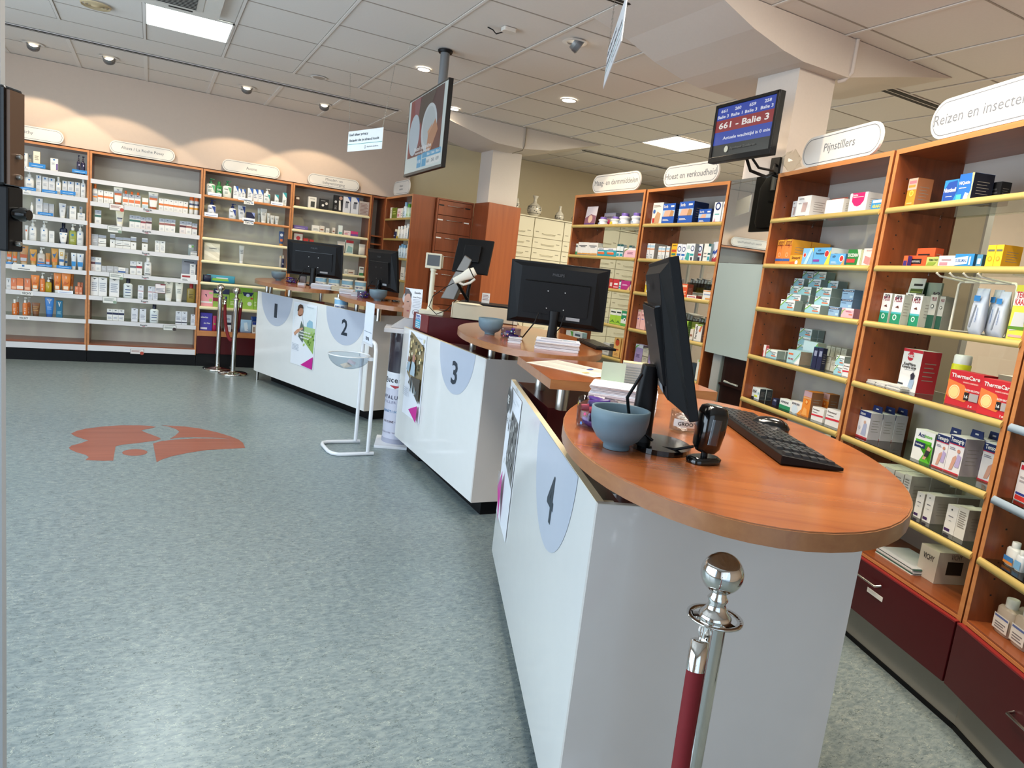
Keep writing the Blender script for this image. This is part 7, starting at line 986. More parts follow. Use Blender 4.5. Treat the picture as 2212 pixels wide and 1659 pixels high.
paper_stack(1.93, 3.13, .23, .15, 12, math.radians(-32), 'thick stack of white brochures in front of the monitor on desk 3', seed=3)
paper_stack(1.775, 3.325, .07, .05, 7, math.radians(-30), 'small block of white cards in front of the sweets tub on desk 3', 'card_stack', seed=4)
paper_stack(1.54, 7.10, .20, .14, 11, math.radians(-28), 'stack of white brochures in front of the monitor on desk 1', seed=5)
paper_stack(1.70, 6.96, .18, .14, 11, math.radians(-28), 'stack of cream brochures at the right end of desk 1', cols=('#cfc2a8', '#bfb194'), top='#d9cdb4', seed=6)
paper_stack(1.41, 7.50, .07, .05, 5, math.radians(-28), 'small block of white cards right of the sweets tub on desk 1', 'card_stack', seed=7)
paper_stack(1.665, 6.60, .13, .10, 10, math.radians(-28), 'fanned white leaflets at the left end of desk 2', seed=8)
paper_stack(1.685, 6.32, .10, .08, 9, math.radians(-20), 'small white leaflets next to the sweets tub on desk 2', seed=9)
# loose sheet and boxes on the side worktop of desk 4
t = thing('paper_sheet', 'printed white sheet lying on the square side worktop', 'papers', (1.625, 2.47, 1.1112), math.radians(-68))
mb = MB(); w, d = .36, .23; mb.add([(-w/2, -d/2, 0), (w/2, -d/2, 0), (w/2, d/2, .002), (-w/2, d/2, .004), (-w/2, -d/2, .001), (w/2, -d/2, .001), (w/2, d/2, .003), (-w/2, d/2, .005)], [(4, 5, 6, 7), (3, 2, 1, 0), (0, 1, 5, 4), (2, 3, 7, 6)], mat('#eae3d2', .6))
mb.build('sheet', t)
mb = MB(); random.seed(3)
for i in range(13):
    for j in range(2):
        u = -w/2+.02+i*.025; v = -d/2+.015+j*.105; z = .0012+.0044*(v+d/2)/d
        if random.random() < .2: mb.sheet([(u, v+.02, z+.001), (u+.018, v+.02, z+.001), (u+.018, v+.06, z+.0022), (u, v+.06, z+.0022)], mat(['#3f56a0', '#d8b47a', '#5a6ab0'][i % 3]))
        else:
            for k in range(3): mb.sheet([(u+k*.007, v, z+.001), (u+k*.007+.002, v, z+.001), (u+k*.007+.002, v+.06+.03*random.random(), z+.0026), (u+k*.007, v+.085, z+.0026)], mat('#9a9fa8'))
mb.build('print', t)
t = thing('tissue_box', 'small patterned cardboard box with yellow top on the side worktop', 'box', (1.66, 2.10, 1.1112), math.radians(-35))
mb = MB(); mb.box(-.05, 0, 0, .05, .06, .085, mat('#a8a8a8', .6, var=.3, scale=260)); mb.box(-.05, 0, .085, .05, .06, .087, mat('#dcc99a', .6)); decor(mb, .1, .085, 0, [('l', .1, .1, .9, .9, 7, '#8a8f94')]); mb.build('carton', t)
t = thing('card_holder', 'pale green clear card holder standing on the side worktop', 'holder', (1.56, 2.105, 1.1112), math.radians(-25))
HG = mat('#b9c8b8', .2, coat=.4)
mb = MB(); mb.box(-.045, 0, 0, .045, .003, .085, HG); mb.box(-.06, -.05, 0, .06, .05, .003, HG); mb.build('holder', t)
# jar of paper clips
t = thing('clip_jar', 'clear jar of paper clips labelled GROOT behind the scanner on desk 4', 'jar', (1.295, 1.40, 1.1108))
mb = MB(); mb.lathe([(.0001, .001), (.036, .001), (.038, .006), (.038, .06), (.036, .06), (.036, .008), (.0001, .004)], CLEAR, 28); mb.build('jar', t)
mb = MB(); random.seed(7)
for i in range(26):
    a = random.random()*6.28; q = .024*random.random(); z = .008+.04*random.random(); T = Matrix.Translation((q*math.cos(a), q*math.sin(a), z)) @ Matrix.Rotation(random.random()*3, 4, 'Z') @ Matrix.Rotation(random.random()*3, 4, 'X')
    mb.tube([(-.011, -.003, 0), (.009, -.003, 0), (.012, 0, 0), (.009, .003, 0), (-.008, .003, 0), (-.010, .001, 0)], .0007, CHROME, 4, T=T)
o = mb.build('paper_clips', t); o['kind'] = 'stuff'
mb = MB(); 
for i in range(8): a = math.radians(-175+i*14); b = math.radians(-175+i*14+14); mb.add([(.0385*math.cos(a), .0385*math.sin(a), .02), (.0385*math.cos(b), .0385*math.sin(b), .02), (.0385*math.cos(b), .0385*math.sin(b), .04), (.0385*math.cos(a), .0385*math.sin(a), .04)], [(0, 1, 2, 3)], WHITE)
a = math.radians(-119); mb.text('GROOT', .014, mat('#16161a'), Matrix.Translation((.0392*math.cos(a), .0392*math.sin(a), .03)) @ Matrix.Rotation(a+PI/2, 4, 'Z') @ Matrix.Rotation(PI/2, 4, 'X'), bold=True); mb.build('label_strip', t)
# presentation scanner
t = thing('barcode_scanner', 'black standing barcode scanner in front of the keyboard on desk 4', 'scanner', (1.125, 1.135, 1.1108), math.radians(-20))
mb = MB(); mb.loft([(0, .040, .026, 3.2), (.010, .041, .027, 3.2), (.015, .034, .020, 3.2)], BLKG, n=28, T=Matrix.Rotation(.35, 4, 'Z')); mb.build('foot', t)
mb = MB(); mb.lathe([(.008, .012), (.007, .03)], BLK, 14); mb.build('hinge', t)
mb = MB(); T = Matrix.Translation((0, 0, .026)) @ Matrix.Rotation(.07, 4, 'Y'); mb.loft([(0, .020, .022, 3), (.012, .027, .029, 3.5), (.05, .029, .034, 4), (.085, .030, .033, 4), (.103, .026, .027, 3.5), (.108, .016, .018, 3)], BLKG, n=28, T=T); mb.build('head', t)
mb = MB(); mb.loft([(.022, .011, .003, 4), (.08, .011, .003, 4)], mat('#2a3038', .05, coat=1, var=0), n=20, T=T @ Matrix.Translation((-.002, -.0325, 0))); mb.build('side_window', t)
mb = MB(); mb.tube([(-.02, .02, .03), (-.05, .05, .012), (-.09, .09, .006), (-.12, .16, .006)], .0035, BLK, 8); mb.build('cable', t)
# keyboard and mouse
ka, kb = Vector((1.395, 1.057)), Vector((1.70, 1.62)); kd = (ka-kb).normalized(); KL, KD = (ka-kb).length, .15
t = thing('keyboard', 'black keyboard lying along the worktop of desk 4', 'keyboard', ((ka.x+kb.x)/2, (ka.y+kb.y)/2, 1.1108), math.atan2(kd.y, kd.x))
mb = MB(); mb.add([(-KL/2, -KD/2, .002), (KL/2, -KD/2, .002), (KL/2, KD/2, .002), (-KL/2, KD/2, .002), (-KL/2, -KD/2, .024), (KL/2, -KD/2, .024), (KL/2, KD/2, .010), (-KL/2, KD/2, .010)], [(3, 2, 1, 0), (4, 5, 6, 7), (0, 1, 5, 4), (1, 2, 6, 5), (2, 3, 7, 6), (3, 0, 4, 7)], BLK); mb.build('case', t, bevel=.002)
mb = MB(); KEY = mat('#232326', .32, coat=.2, var=0); n = 21; kw = (KL-.03)/n
for r in range(6):
    yy = -KD/2+.012+r*(KD-.024)/6; zz = .024-.014*((yy+KD/2+.011)/KD)
    for i in range(n):
        if i in (15, 19) or (r == 5 and 4 <= i <= 8): continue
        x = -KL/2+.015+i*kw; v = [(x+.001, yy+.001), (x+kw-.001, yy+.001), (x+kw-.001, yy+.020), (x+.001, yy+.020)]
        mb.add([(a, b, zz-.002) for a, b in v]+[(a+(.0022 if a < x+kw/2 else -.0022), b+(.002 if b < yy+.01 else -.003), zz+.006) for a, b in v], [(4, 5, 6, 7), (0, 1, 5, 4), (1, 2, 6, 5), (2, 3, 7, 6), (3, 0, 4, 7)], KEY)
    if r == 5: x = -KL/2+.015+4*kw; mb.box(x, yy+.001, zz, x+kw*5-.002, yy+.018, zz+.006, KEY)
o = mb.build('keys', t)
t = thing('mouse', 'glossy black mouse behind the keyboard on desk 4', 'mouse', (1.655, 1.425, 1.1108), math.radians(-135))
mb = MB(); mb.loft([(0, .031, .056, 2.6), (.012, .033, .058, 2.6), (.026, .028, .048, 2.4), (.036, .017, .030, 2.2), (.039, .006, .012, 2)], BLKG, n=28); mb.build('body', t)
mb = MB(); mb.lathe([(.008, -.004), (.008, .004)], mat('#55565a', .4), 14, T=Matrix.Translation((0, -.034, .026)) @ Matrix.Rotation(PI/2, 4, 'Y')); mb.build('scroll_wheel', t)
t = thing('keyboard', 'flat black keyboard lying right of the monitor on desk 3', 'keyboard', (2.375, 3.42, 1.1108), math.radians(-108))
mb = MB(); mb.box(-.22, -.06, .002, .22, .06, .016, BLK); mb.build('case', t, bevel=.002)
mb = MB()
for r in range(5):
    for i in range(15): mb.box(-.21+i*.028, -.05+r*.02, .016, -.186+i*.028, -.034+r*.02, .021, KEY)
mb.build('keys', t)
# tins behind desk 1, small things on the desks
def tin(x, y, z, label):
    t = thing('milk_powder_tin', label, 'tin', (x, y, z), 0, 'light blue milk powder tins')
    mb = MB(); mb.lathe([(.062, 0), (.064, .004), (.064, .116), (.062, .12)], mat('#7fb0d2', .3), 28)
    mb.lathe([(.0645, .03), (.0645, .075)], mat('#dfe4e6', .4), 28, cap=False)
    a = math.radians(-118)
    for da, s_ in ((-.5, 'Nutrilon'),):
        for i, ch in enumerate(s_): aa = a-.55+i*.16; mb.text(ch, .03, mat('#1f3a80'), Matrix.Translation((.0652*math.cos(aa), .0652*math.sin(aa), .052)) @ Matrix.Rotation(aa+PI/2, 4, 'Z') @ Matrix.Rotation(PI/2, 4, 'X'), bold=True)
    mb.build('can', t)
    mb = MB(); mb.lathe([(.066, .118), (.067, .13), (.063, .133)], mat('#e2e4e2', .4), 28); mb.build('lid', t)
for (x, y), nm in (((2.19, 8.10), 'rightmost'), ((2.05, 8.16), 'second from right'), ((1.91, 8.22), 'third from right'), ((1.77, 8.28), 'leftmost, mostly hidden behind the brochures')):
    tin(x, y, 1.0575, 'light blue milk powder tin behind desk 1, '+nm)
t = thing('stock_trolley', 'low cream trolley behind desk 1 carrying the milk powder tins', 'trolley', (1.98, 8.19, 0), math.radians(-23))
mb = MB(); mb.box(-.32, -.12, 1.035, .32, .12, 1.057, CREAMS); mb.build('top', t)
mb = MB(); mb.box(-.30, -.10, .04, .30, .10, 1.035, CREAMS); mb.build('body', t)
mb = MB(); mb.box(-.29, -.09, 0, .29, .09, .04, BLKM); mb.build('castor_base', t)
tin(1.62, 6.62, .932, 'light blue milk powder tin under the worktop between desks 1 and 2')
t = thing('disc_card', 'round white card leaning on the monitor of desk 2', 'card', (1.98, 5.80, 1.1115), math.radians(-62))
mb = MB(); T = Matrix.Rotation(-.25, 4, 'X'); mb.lathe([(.0001, 0), (.055, 0), (.055, .002), (.0001, .002)], mat('#e2e4e8', .5), 32, T=T @ Matrix.Translation((0, 0, .060)) @ Matrix.Rotation(PI/2, 4, 'X')); mb.build('disc', t)
mb = MB(); 
for u, v, r in ((-.015, .08, .012), (.02, .06, .008), (-.01, .035, .009)): mb.lathe([(.0001, 0), (r, 0)], mat('#3f4c5c'), 16, T=T @ Matrix.Translation((u, -.003, v)) @ Matrix.Rotation(PI/2, 4, 'X'), cap=False)
mb.build('print', t)
mb = MB(); mb.tube([(.03*math.cos(a), .03*math.sin(a), .012) for a in [2*PI*i/18 for i in range(18)]], .009, BLKG, 8, closed=True); tag(mb.build('headset', loc=(1.93, 5.93, 1.1108)), 'small black headset lying right of the bowl on desk 2', 'headset')
t = thing('photo_frame', 'small dark framed card behind the sweets tub on desk 1', 'frame', (1.47, 7.80, 1.1108), math.radians(-28))
mb = MB(); mb.box(-.04, 0, 0, .04, .008, .09, BLK); mb.build('frame', t)
mb = MB(); mb.box(-.032, -.001, .01, .032, 0, .08, mat('#8a8684', .5)); mb.build('picture', t)

# ------------------------------------------------------------- posters and stickers on the counter fronts
MAG = mat('#c01a8c', .4, var=.01); PAP = mat('#e6eaf2', .35, coat=.2, var=.01)
def poster(A, B, s0, w, z0, h, label, kind):
    rz = dirz(A, B); s = s0+w/2; y = -.004
    t = thing('poster', label, 'poster', (A[0]+math.cos(rz)*s-math.sin(rz)*y, A[1]+math.sin(rz)*s+math.cos(rz)*y, z0), rz)
    mb = MB(); mb.box(-w/2, 0, 0, w/2, .0012, h, PAP); mb.build('sheet', t)
    mb = MB()
    def Q(pts, c): mb.sheet([((u-.5)*w, Q.y, v*h) for u, v in pts], mat(c, .4)); Q.y -= .0003
    Q.y = -.0004
    if kind == 1:
        Q([(.05, .30), (.95, .22), (.95, .98), (.05, .98)][0:0] or [(.02, .52), (.95, .24), (.97, .96), (.04, .98)], '#dde5ea')
        Q([(.45, .44), (.96, .24), (.97, .62), (.5, .60)], '#8fae5c'); Q([(.5, .56), (.97, .55), (.97, .64), (.5, .64)], '#a8c48a'); Q([(.62, .70), (.72, .76), (.86, .74), (.88, .64), (.62, .64)], '#8fb8cc')
        for i in range(14): a, b = .5+.44*random.random(), .32+.24*random.random(); Q([(a, b), (a+.06, b+.01), (a+.05, b+.035), (a+.01, b+.03)], ['#6f9a3a', '#a8c46a', '#4f7a2c'][i % 3])
        Q([(.04, .52), (.10, .76), (.22, .80), (.40, .80), (.48, .70), (.5, .40), (.30, .45)], '#e4e6ea'); Q([(.30, .46), (.5, .38), (.52, .62), (.40, .72), (.34, .60)], '#5c6a62')
        Q([(.22, .80), (.22, .88), (.26, .93), (.34, .945), (.42, .92), (.45, .87), (.42, .81), (.36, .785), (.28, .78)], '#b98468'); Q([(.20, .86), (.22, .94), (.30, .975), (.40, .965), (.45, .92), (.42, .915), (.30, .915), (.25, .86)], '#4a3022'); Q([(.26, .83), (.30, .80), (.38, .80), (.41, .83), (.36, .79), (.28, .785)], '#6a4634')
        Q([(.10, .50), (.22, .56), (.46, .62), (.50, .60), (.40, .56), (.24, .50), (.14, .46)], '#c49478')
        mb.text('Herhaalrecept', .028, mat('#f0f2ee'), frameT(.04, Q.y, h*.55), bold=True, width=w*.46); mb.text('bestellen via de app', .026, mat('#f0f2ee'), frameT(.05, Q.y, h*.505), bold=True, width=w*.52); mb.text('MedGemak', .024, mat('#f0f2ee'), frameT(.04, Q.y, h*.46), bold=True, width=w*.36)
        Q([(.62, .02), (.97, .02), (.97, .21)][::1] and [(.48, .02), (.97, -.0), (.98, .20)], '#c01a8c')
    elif kind == 2:
        Q([(.08, .50), (.94, .22), (.95, .86), (.30, .97), (.12, .99)], '#8a7a5a')
        random.seed(11)
        for i in range(46): a, b = .12+.76*random.random(), .50+.42*random.random(); Q([(a, b), (a+.07, b+.01), (a+.05, b+.045), (a-.01, b+.03)], ['#b89a5c', '#d8c48c', '#5c5a34', '#e2dcc0', '#3f4230'][i % 5])
        Q([(.30, .40), (.94, .22), (.94, .50), (.40, .48)], '#4a4640'); Q([(.36, .50), (.62, .50), (.62, .62), (.52, .68), (.42, .66)], '#a8bcc8'); Q([(.44, .66), (.44, .72), (.5, .755), (.57, .73), (.57, .66)], '#b08070')
        Q([(.14, .54), (.30, .52), (.34, .64), (.22, .66)], '#9ab0c0'); Q([(.18, .64), (.20, .70), (.28, .70), (.30, .64)], '#8a6a5a')
        for i in range(9): Q([(.40+.05*i, .30+.02*(i % 3)), (.44+.05*i, .30), (.42+.05*i, .52-.02*i)], ['#d8dcdc', '#2c3034', '#8fa4ac'][i % 3])
        Q([(.48, .10), (.94, -.0), (.95, .20)], '#c01a8c')
    else:
        Q([(.30, .45), (.98, .38), (.98, .84), (.40, .86)], '#6d6d6c')
        random.seed(5)
        for i in range(40): a, b = .34+.58*random.random(), .44+.38*random.random(); Q([(a, b), (a+.05, b), (a+.04, b+.05), (a+.01, b+.03)], ['#3a3a3a', '#9c9c9a', '#cfcfcc', '#202022'][i % 4])
        c = [(.20+.15*math.cos(2*PI*i/22), .91+.10*math.sin(2*PI*i/22)) for i in range(22)]; Q(c, '#3c3a36'); Q([(.08, .88), (.12, .98), (.2, .93), (.3, .99), (.33, .9), (.27, .82), (.13, .82)], '#2c2a28')
        mb.text('RE', .05, mat('#e0e0dc'), frameT((.2-.5)*w, Q.y, .915*h), bold=True); mb.text('ZONE', .036, mat('#3c3c3c'), frameT((.22-.5)*w, Q.y, .77*h), bold=True)
        Q([(.10, .22), (.46, .02), (.40, .40)], '#c01a8c')
    mb.text('MedGemak', .016, mat('#8fa0b0'), frameT(w*.25, Q.y, h*.955), width=w*.28)
    for i in range(5): mb.sheet([((.06-.5)*w, Q.y, (.33-.022*i)*h), ((.36-.04*(i % 2)-.5)*w, Q.y, (.32-.022*i)*h), ((.36-.04*(i % 2)-.5)*w, Q.y, (.326-.022*i)*h), ((.06-.5)*w, Q.y, (.336-.022*i)*h)], mat('#9aa4b4'))
    mb.build('print', t)
random.seed(2)
poster(A12, B12, .775, .44, .325, .63, 'poster of a man with a phone on the front of counters 1 and 2', 1)
poster(A3, B3, .145, .40, .335, .64, 'poster with autumn leaves photo on the front of counter 3', 2)
poster(A4, B4, .03, .40, .325, .63, 'black and white poster with pink triangle on the front of counter 4', 3)
t = thing('payment_sticker', 'white and light blue sticker on the dark red till pedestal', 'sticker', (1.803, 4.96, .995), dirz((1.8, 5.1), (1.8, 4.8)))
mb = MB(); mb.box(-.055, -.001, 0, .055, 0, .105, mat('#e6eaf0', .4)); mb.build('sticker_sheet', t)
mb = MB(); mb.sheet([(-.052, -.0015, 0.003), (.04, -.0015, .003), (.052, -.0015, .015), (.052, -.0015, .062), (-.052, -.0015, .062)], mat('#3aa0c4', .4)); mb.text('PINNEN,', .026, mat('#2450a8'), frameT(0, -.002, .088), bold=True, width=.09); mb.text('JA GRAAG', .02, mat('#2450a8'), frameT(0, -.002, .069), bold=True, width=.09)
for i in range(3): mb.box(-.04, -.002, .012+i*.015, .038, -.0018, .016+i*.015, WHITE)
mb.build('print', t)

# ------------------------------------------------------------- till
CRM = mat('#d5cfb9', .45, var=.02); CRM2 = mat('#b8ae97', .5, var=.03)
TZ = 1.1085
t = thing('cash_drawer', 'low beige cash drawer with black top on the till pedestal', 'cash register', (2.01, 4.66, TZ), math.radians(-28))
mb = MB(); mb.box(-.06, 0, .006, .42, .4, .115, CRM2); mb.build('body', t, bevel=.004)
mb = MB(); mb.box(-.065, -.004, .008, -.06, .40, .118, CRM); mb.build('left_cheek', t)
mb = MB(); mb.box(.395, -.006, .006, .425, .4, .118, CRM); mb.box(.39, -.004, .006, .395, .4, .118, BLK); mb.build('drawer_front', t)
mb = MB(); mb.box(-.02, .02, .115, .41, .39, .128, BLKM); mb.build('top_mat', t)
mb = MB(); mb.loft([(.116, .10, .05, 3), (.127, .07, .03, 3)], CRM, T=Matrix.Translation((.06, .03, 0))); mb.build('stand_plate', t)
t = thing('customer_display', 'cream customer display on a round pole in front of the till', 'display', (1.875, 4.93, TZ), math.radians(-24))
mb = MB(); mb.box(-.075, -.06, 0, .105, .08, .03, CRM); mb.build('foot', t, bevel=.004)
mb = MB(); mb.lathe([(.026, .03), (.022, .04), (.018, .06), (.018, .34)], CRM, 20); mb.lathe([(.024, .325), (.024, .345)], CRM, 20); mb.build('pole', t)
mb = MB(); mb.box(-.062, -.03, .342, .055, .035, .455, CRM); mb.box(.055, -.01, .352, .068, .03, .445, CRM2); mb.build('head', t, bevel=.004)
mb = MB(); mb.box(-.05, -.0315, .362, .043, -.0302, .442, mat('#3c3a38', .1, coat=.6)); mb.build('display_window', t)
t = thing('till_screen', 'black till touch screen leaning on a grey arm', 'monitor', (2.12, 4.83, TZ+.128), math.radians(-42))
mb = MB(); T = Matrix.Translation((0.02, 0, .345)) @ Matrix.Rotation(-.35, 4, 'X')
mb.box(-.14, 0, -.14, .14, .02, .13, BLK, T=T); mb.box(-.07, -.025, -.06, .06, 0, .07, BLKM, T=T); mb.build('screen_housing', t, bevel=.003)
mb = MB(); mb.box(-.13, .0202, -.13, .13, .0208, .12, BLKG, T=T); mb.build('screen', t)
mb = MB(); v = [(-.19, -.05, 0), (-.08, -.05, 0), (.03, -.02, .31), (-.03, -.02, .34)]; mb.add([(a, -.045, c) for a, b, c in v]+[(a, .03, c) for a, b, c in v], [(0, 1, 2, 3), (7, 6, 5, 4), (0, 4, 5, 1), (1, 5, 6, 2), (2, 6, 7, 3), (3, 7, 4, 0)], mat('#6a655f', .4, metal=.3)); mb.build('arm', t, bevel=.006)
mb = MB(); mb.tube([(.03, 0, .25), (.03, -.03, .16), (.02, -.03, .08), (.02, -.03, .0)], .014, BLK); mb.build('cable_duct', t)
t = thing('hand_scanner', 'cream handheld scanner resting in front of the till screen', 'scanner', (2.02, 4.70, 1.415), math.radians(-28))
T = Matrix.Rotation(-.55, 4, 'Y') @ Matrix.Rotation(PI/2, 4, 'Y')
mb = MB(); mb.loft([(-.07, .024, .022, 3), (0, .028, .026, 3), (.045, .038, .03, 3), (.07, .04, .032, 3)], mat('#dcd8ca', .35), T=T); mb.build('head', t)
mb = MB(); mb.loft([(.071, .038, .030, 3), (.076, .038, .030, 3)], BLK, T=T); mb.loft([(.077, .034, .028, 3), (.10, .03, .024, 3)], mat('#dcd8ca', .35), T=T); mb.build('scan_nose', t)
mb = MB(); mb.tube([tuple(T @ Vector(p)) for p in [(.02, 0, -.045), (.052, 0, -.02), (.06, 0, .03), (.05, 0, .075)]], .010, mat('#dcd8ca', .35)); mb.build('trigger_guard', t)
mb = MB(); mb.tube([(-.06, 0, -.05), (-.12, -.02, -.09), (-.20, -.03, -.16), (-.22, -.05, -.24), (-.16, -.06, -.288), (-.09, -.03, -.25), (-.03, 0, -.17)], .0035, BLK, 6); mb.build('cable', t)
mb = MB(); mb.tube([(-.035, 0, -.045), (-.01, .05, -.09), (.04, .10, -.16)], .012, BLK, 8); mb.build('holder_arm', t)
t = thing('price_note', 'small white note hanging under the till screen', 'note', (2.27, 4.80, TZ+.128), math.radians(-28))
mb = MB(); mb.box(-.03, 0, 0, .03, .001, .075, WHITE); mb.box(-.025, .001, 0, .025, .02, .003, WHITE); decor(mb, .06, .075, 0, [('l', .1, .3, .9, .9, 4, '#9a7a80')]); mb.build('sheet', t)

# ------------------------------------------------------------- product column display and collection stand
t = thing('display_column', 'round lilac product display column on a square base between counters 2 and 3', 'display stand', (1.83, 5.285, 0), math.radians(-20))
mb = MB(); mb.box(-.17, -.20, 0, .15, .15, .022, mat('#e2e4ea', .4)); mb.build('base_plate', t, bevel=.003)
mb = MB(); mb.lathe([(.125, .022), (.125, .06)], mat('#9fa2b4', .4), 36); mb.lathe([(.122, .06), (.122, .60)], mat('#c4c6d6', .35, coat=.2), 36)
mb.lathe([(.1215, .60), (.1215, .92)], mat('#35303c', .15, coat=.6), 36, cap=False); mb.build('column', t)
mb = MB()
def wrap_text(mb, st, size, z, R, a0, col, step):
    for i, ch in enumerate(st):
        if ch == ' ': continue
        a = a0+i*step; mb.text(ch, size, mat(col), Matrix.Translation((R*math.cos(a), R*math.sin(a), z)) @ Matrix.Rotation(a+PI/2, 4, 'Z') @ Matrix.Rotation(PI/2, 4, 'X'), bold=True)
mb.lathe([(.1225, .585), (.1225, .60)], mat('#e6e8ee'), 36, cap=False); mb.lathe([(.1224, .47), (.1224, .585)], mat('#e0e2ea'), 36, cap=False)
wrap_text(mb, 'Eucerin', .062, .535, .1235, math.radians(-160), '#23242c', .29)
a = math.radians(-112); mb.sheet([(-.05, .012, 0), (.05, .012, 0), (0, -.012, 0)], mat('#a82434'), T=Matrix.Translation((.1262*math.cos(a), .1262*math.sin(a), .485)) @ Matrix.Rotation(a+PI/2, 4, 'Z') @ Matrix.Rotation(PI/2, 4, 'X'))
wrap_text(mb, 'HYALURON', .042, .40, .1235, math.radians(-165), '#4a4c62', .26); wrap_text(mb, 'FILLER', .03, .36, .1235, math.radians(-160), '#8a8ca4', .18)
wrap_text(mb, 'EPIGENETISCH SERUM', .026, .285, .1235, math.radians(-185), '#3f7aa8', .15); wrap_text(mb, 'NIEUWE*', .024, .20, .1235, math.radians(-150), '#5a4a5c', .14); wrap_text(mb, 'EXCLUSIVES VAN EUCERIN', .016, .11, .1235, math.radians(-170), '#6a6480', .10)
mb.build('print', t)
mb = MB(); mb.box(-.17, -.15, .921, .18, .18, .955, mat('#e4e4ea', .35)); mb.build('tray', t, bevel=.004)
mb = MB(); v = [(-.12, .957), (.14, .957), (.14, 1.04), (-.02, 1.035)]; mb.add([(x, -.09, z) for x, z in v]+[(x, .12, z) for x, z in v], [(3, 2, 1, 0)[::-1], (4, 5, 6, 7)[::-1], (0, 4, 5, 1), (1, 5, 6, 2), (2, 6, 7, 3), (3, 7, 4, 0)], mat('#d2d2d6', .4)); mb.build('tester_wedge', t)
t = thing('face_showcard', 'standing card with a woman face and white text panel beside the till', 'card', (1.845, 5.24, 1.0405), math.radians(-38))
mb = MB(); mb.box(-.07, 0, 0, .075, .003, .235, mat('#e2e4ea', .35)); mb.build('board', t)
mb = MB(); Y = -.0006
def S(pts, c):
    global Y
    mb.sheet([(x, Y, z) for x, z in pts], mat(c, .4)); Y -= .0003
S([(-.07, .0), (-.02, 0), (-.012, .06), (-.008, .12), (-.018, .17), (-.04, .215), (-.07, .22)], '#b98a74'); S([(-.07, .165), (-.05, .19), (-.03, .19), (-.015, .15), (-.012, .19), (-.04, .228), (-.07, .232)], '#3a2620'); S([(-.05, .13), (-.03, .132), (-.03, .125), (-.05, .124)], '#3a2620'); S([(-.045, .06), (-.022, .062), (-.024, .05), (-.042, .05)], '#9c4a4c'); S([(-.028, .12), (-.018, .09), (-.028, .085)], '#a87860')
mb.text('Eucerin', .022, mat('#3a3c44'), frameT(.035, Y, .205), bold=True, width=.05); mb.text('Smart TV-spot', .012, mat('#2c2e38'), frameT(.035, Y, .168), bold=True, width=.07)
for i in range(6): mb.box(.002, Y-.0002, .15-.012*i, .068-.008*(i % 2), Y, .153-.012*i, mat('#9a9caa'))
mb.tube([(.035+.03*math.cos(a), Y-.001, .05+.022*math.sin(a)) for a in [2*PI*i/20 for i in range(20)]], .0012, mat('#24242c'), 4, closed=True); mb.text('4', .022, mat('#24242c'), frameT(.035, Y-.001, .05), bold=True); mb.build('print', t)
mb = MB(); mb.box(-.05, .003, 0, .05, .04, .004, WHITE); mb.build('foot', t)
t = thing('collection_stand', 'white tubular stand with a clear plastic bowl and a header card', 'stand', (1.37, 5.10, 0), math.radians(2))
WT = mat('#e2e4e8', .25, coat=.4, var=.01)
mb = MB(); r = .0145; P_ = [(.165, .20, r), (-.10, .20, r), (-.14, .175, r), (-.155, .12, r), (-.155, -.06, r), (-.14, -.115, r), (-.10, -.15, r), (.165, -.15, r)]
mb.tube(P_, r, WT, 12); mb.build('foot_frame', t)
mb = MB(); mb.tube([(.12, .17, r*2), (.12, .17, .80), (.12, .15, .845), (.12, .11, .858), (.12, .08, .858)], r, WT, 12); mb.build('upright_tube', t)
mb = MB(); mb.tube([(.12, -.15, r*2), (.12, -.15, .80), (.12, -.13, .845), (.12, -.09, .858), (.12, -.05, .858)], r, WT, 12); mb.build('upright_tube', t)
mb = MB(); mb.box(.105, -.09, .82, .112, .12, .88, WT); mb.build('header_clamp', t)
mb = MB(); mb.box(.10, -.085, .84, .105, .115, 1.145, mat('#dfe6f2', .3)); mb.build('header_card', t)
mb = MB(); mb.text('teva', .05, mat('#2c3440'), Matrix.Translation((.0992, .015, .875)) @ Matrix.Rotation(-PI/2, 4, 'Z') @ Matrix.Rotation(PI/2, 4, 'X'), bold=True); mb.box(.0988, -.07, .92, .0995, .1, .925, mat('#8a94a4')); mb.build('header_print', t)
mb = MB(); R = .155; BW = thin_glass('bowl_plastic', '#dde4ea')
mb.lathe([(R*math.sin(a), -.11*math.cos(a)) for a in [.02+i*(PI/2-.02)/9 for i in range(10)]], BW, 40, T=Matrix.Translation((-.03, .01, .745)), cap=False); mb.build('plastic_bowl', t)
mb = MB(); mb.tube([(-.03+R*math.cos(a), .01+R*math.sin(a), .745) for a in [2*PI*i/36 for i in range(36)]], .005, mat('#e4e8ec', .1, coat=.8), 8, closed=True); mb.build('bowl_rim', t)
mb = MB(); mb.box(.085, -.12, .72, .115, .14, .745, WT); mb.build('bowl_bracket', t)
for i, (dx, dy, rr) in enumerate(((-.02, 0, .4), (.03, .03, 1.2))):
    mb = MB(); mb.add([(-.04, -.03, 0), (.04, -.025, .012), (.035, .03, .03), (-.03, .035, .01), (-.04, -.03, .001), (.04, -.025, .013), (.035, .03, .031), (-.03, .035, .011)], [(0, 1, 2, 3)[::-1], (4, 5, 6, 7), (0, 1, 5, 4), (1, 2, 6, 5), (2, 3, 7, 6), (3, 0, 4, 7)], mat(['#d8cfc4', '#c9c4d4'][i], .6))
    tag(mb.build('folded_leaflet', loc=(1.34+dx, 5.11+dy, .648+.02*i), rot=(.1, .05, rr)), ['folded cream leaflet lying in the clear plastic bowl', 'folded lilac leaflet lying on the cream one in the clear bowl'][i], 'leaflet')

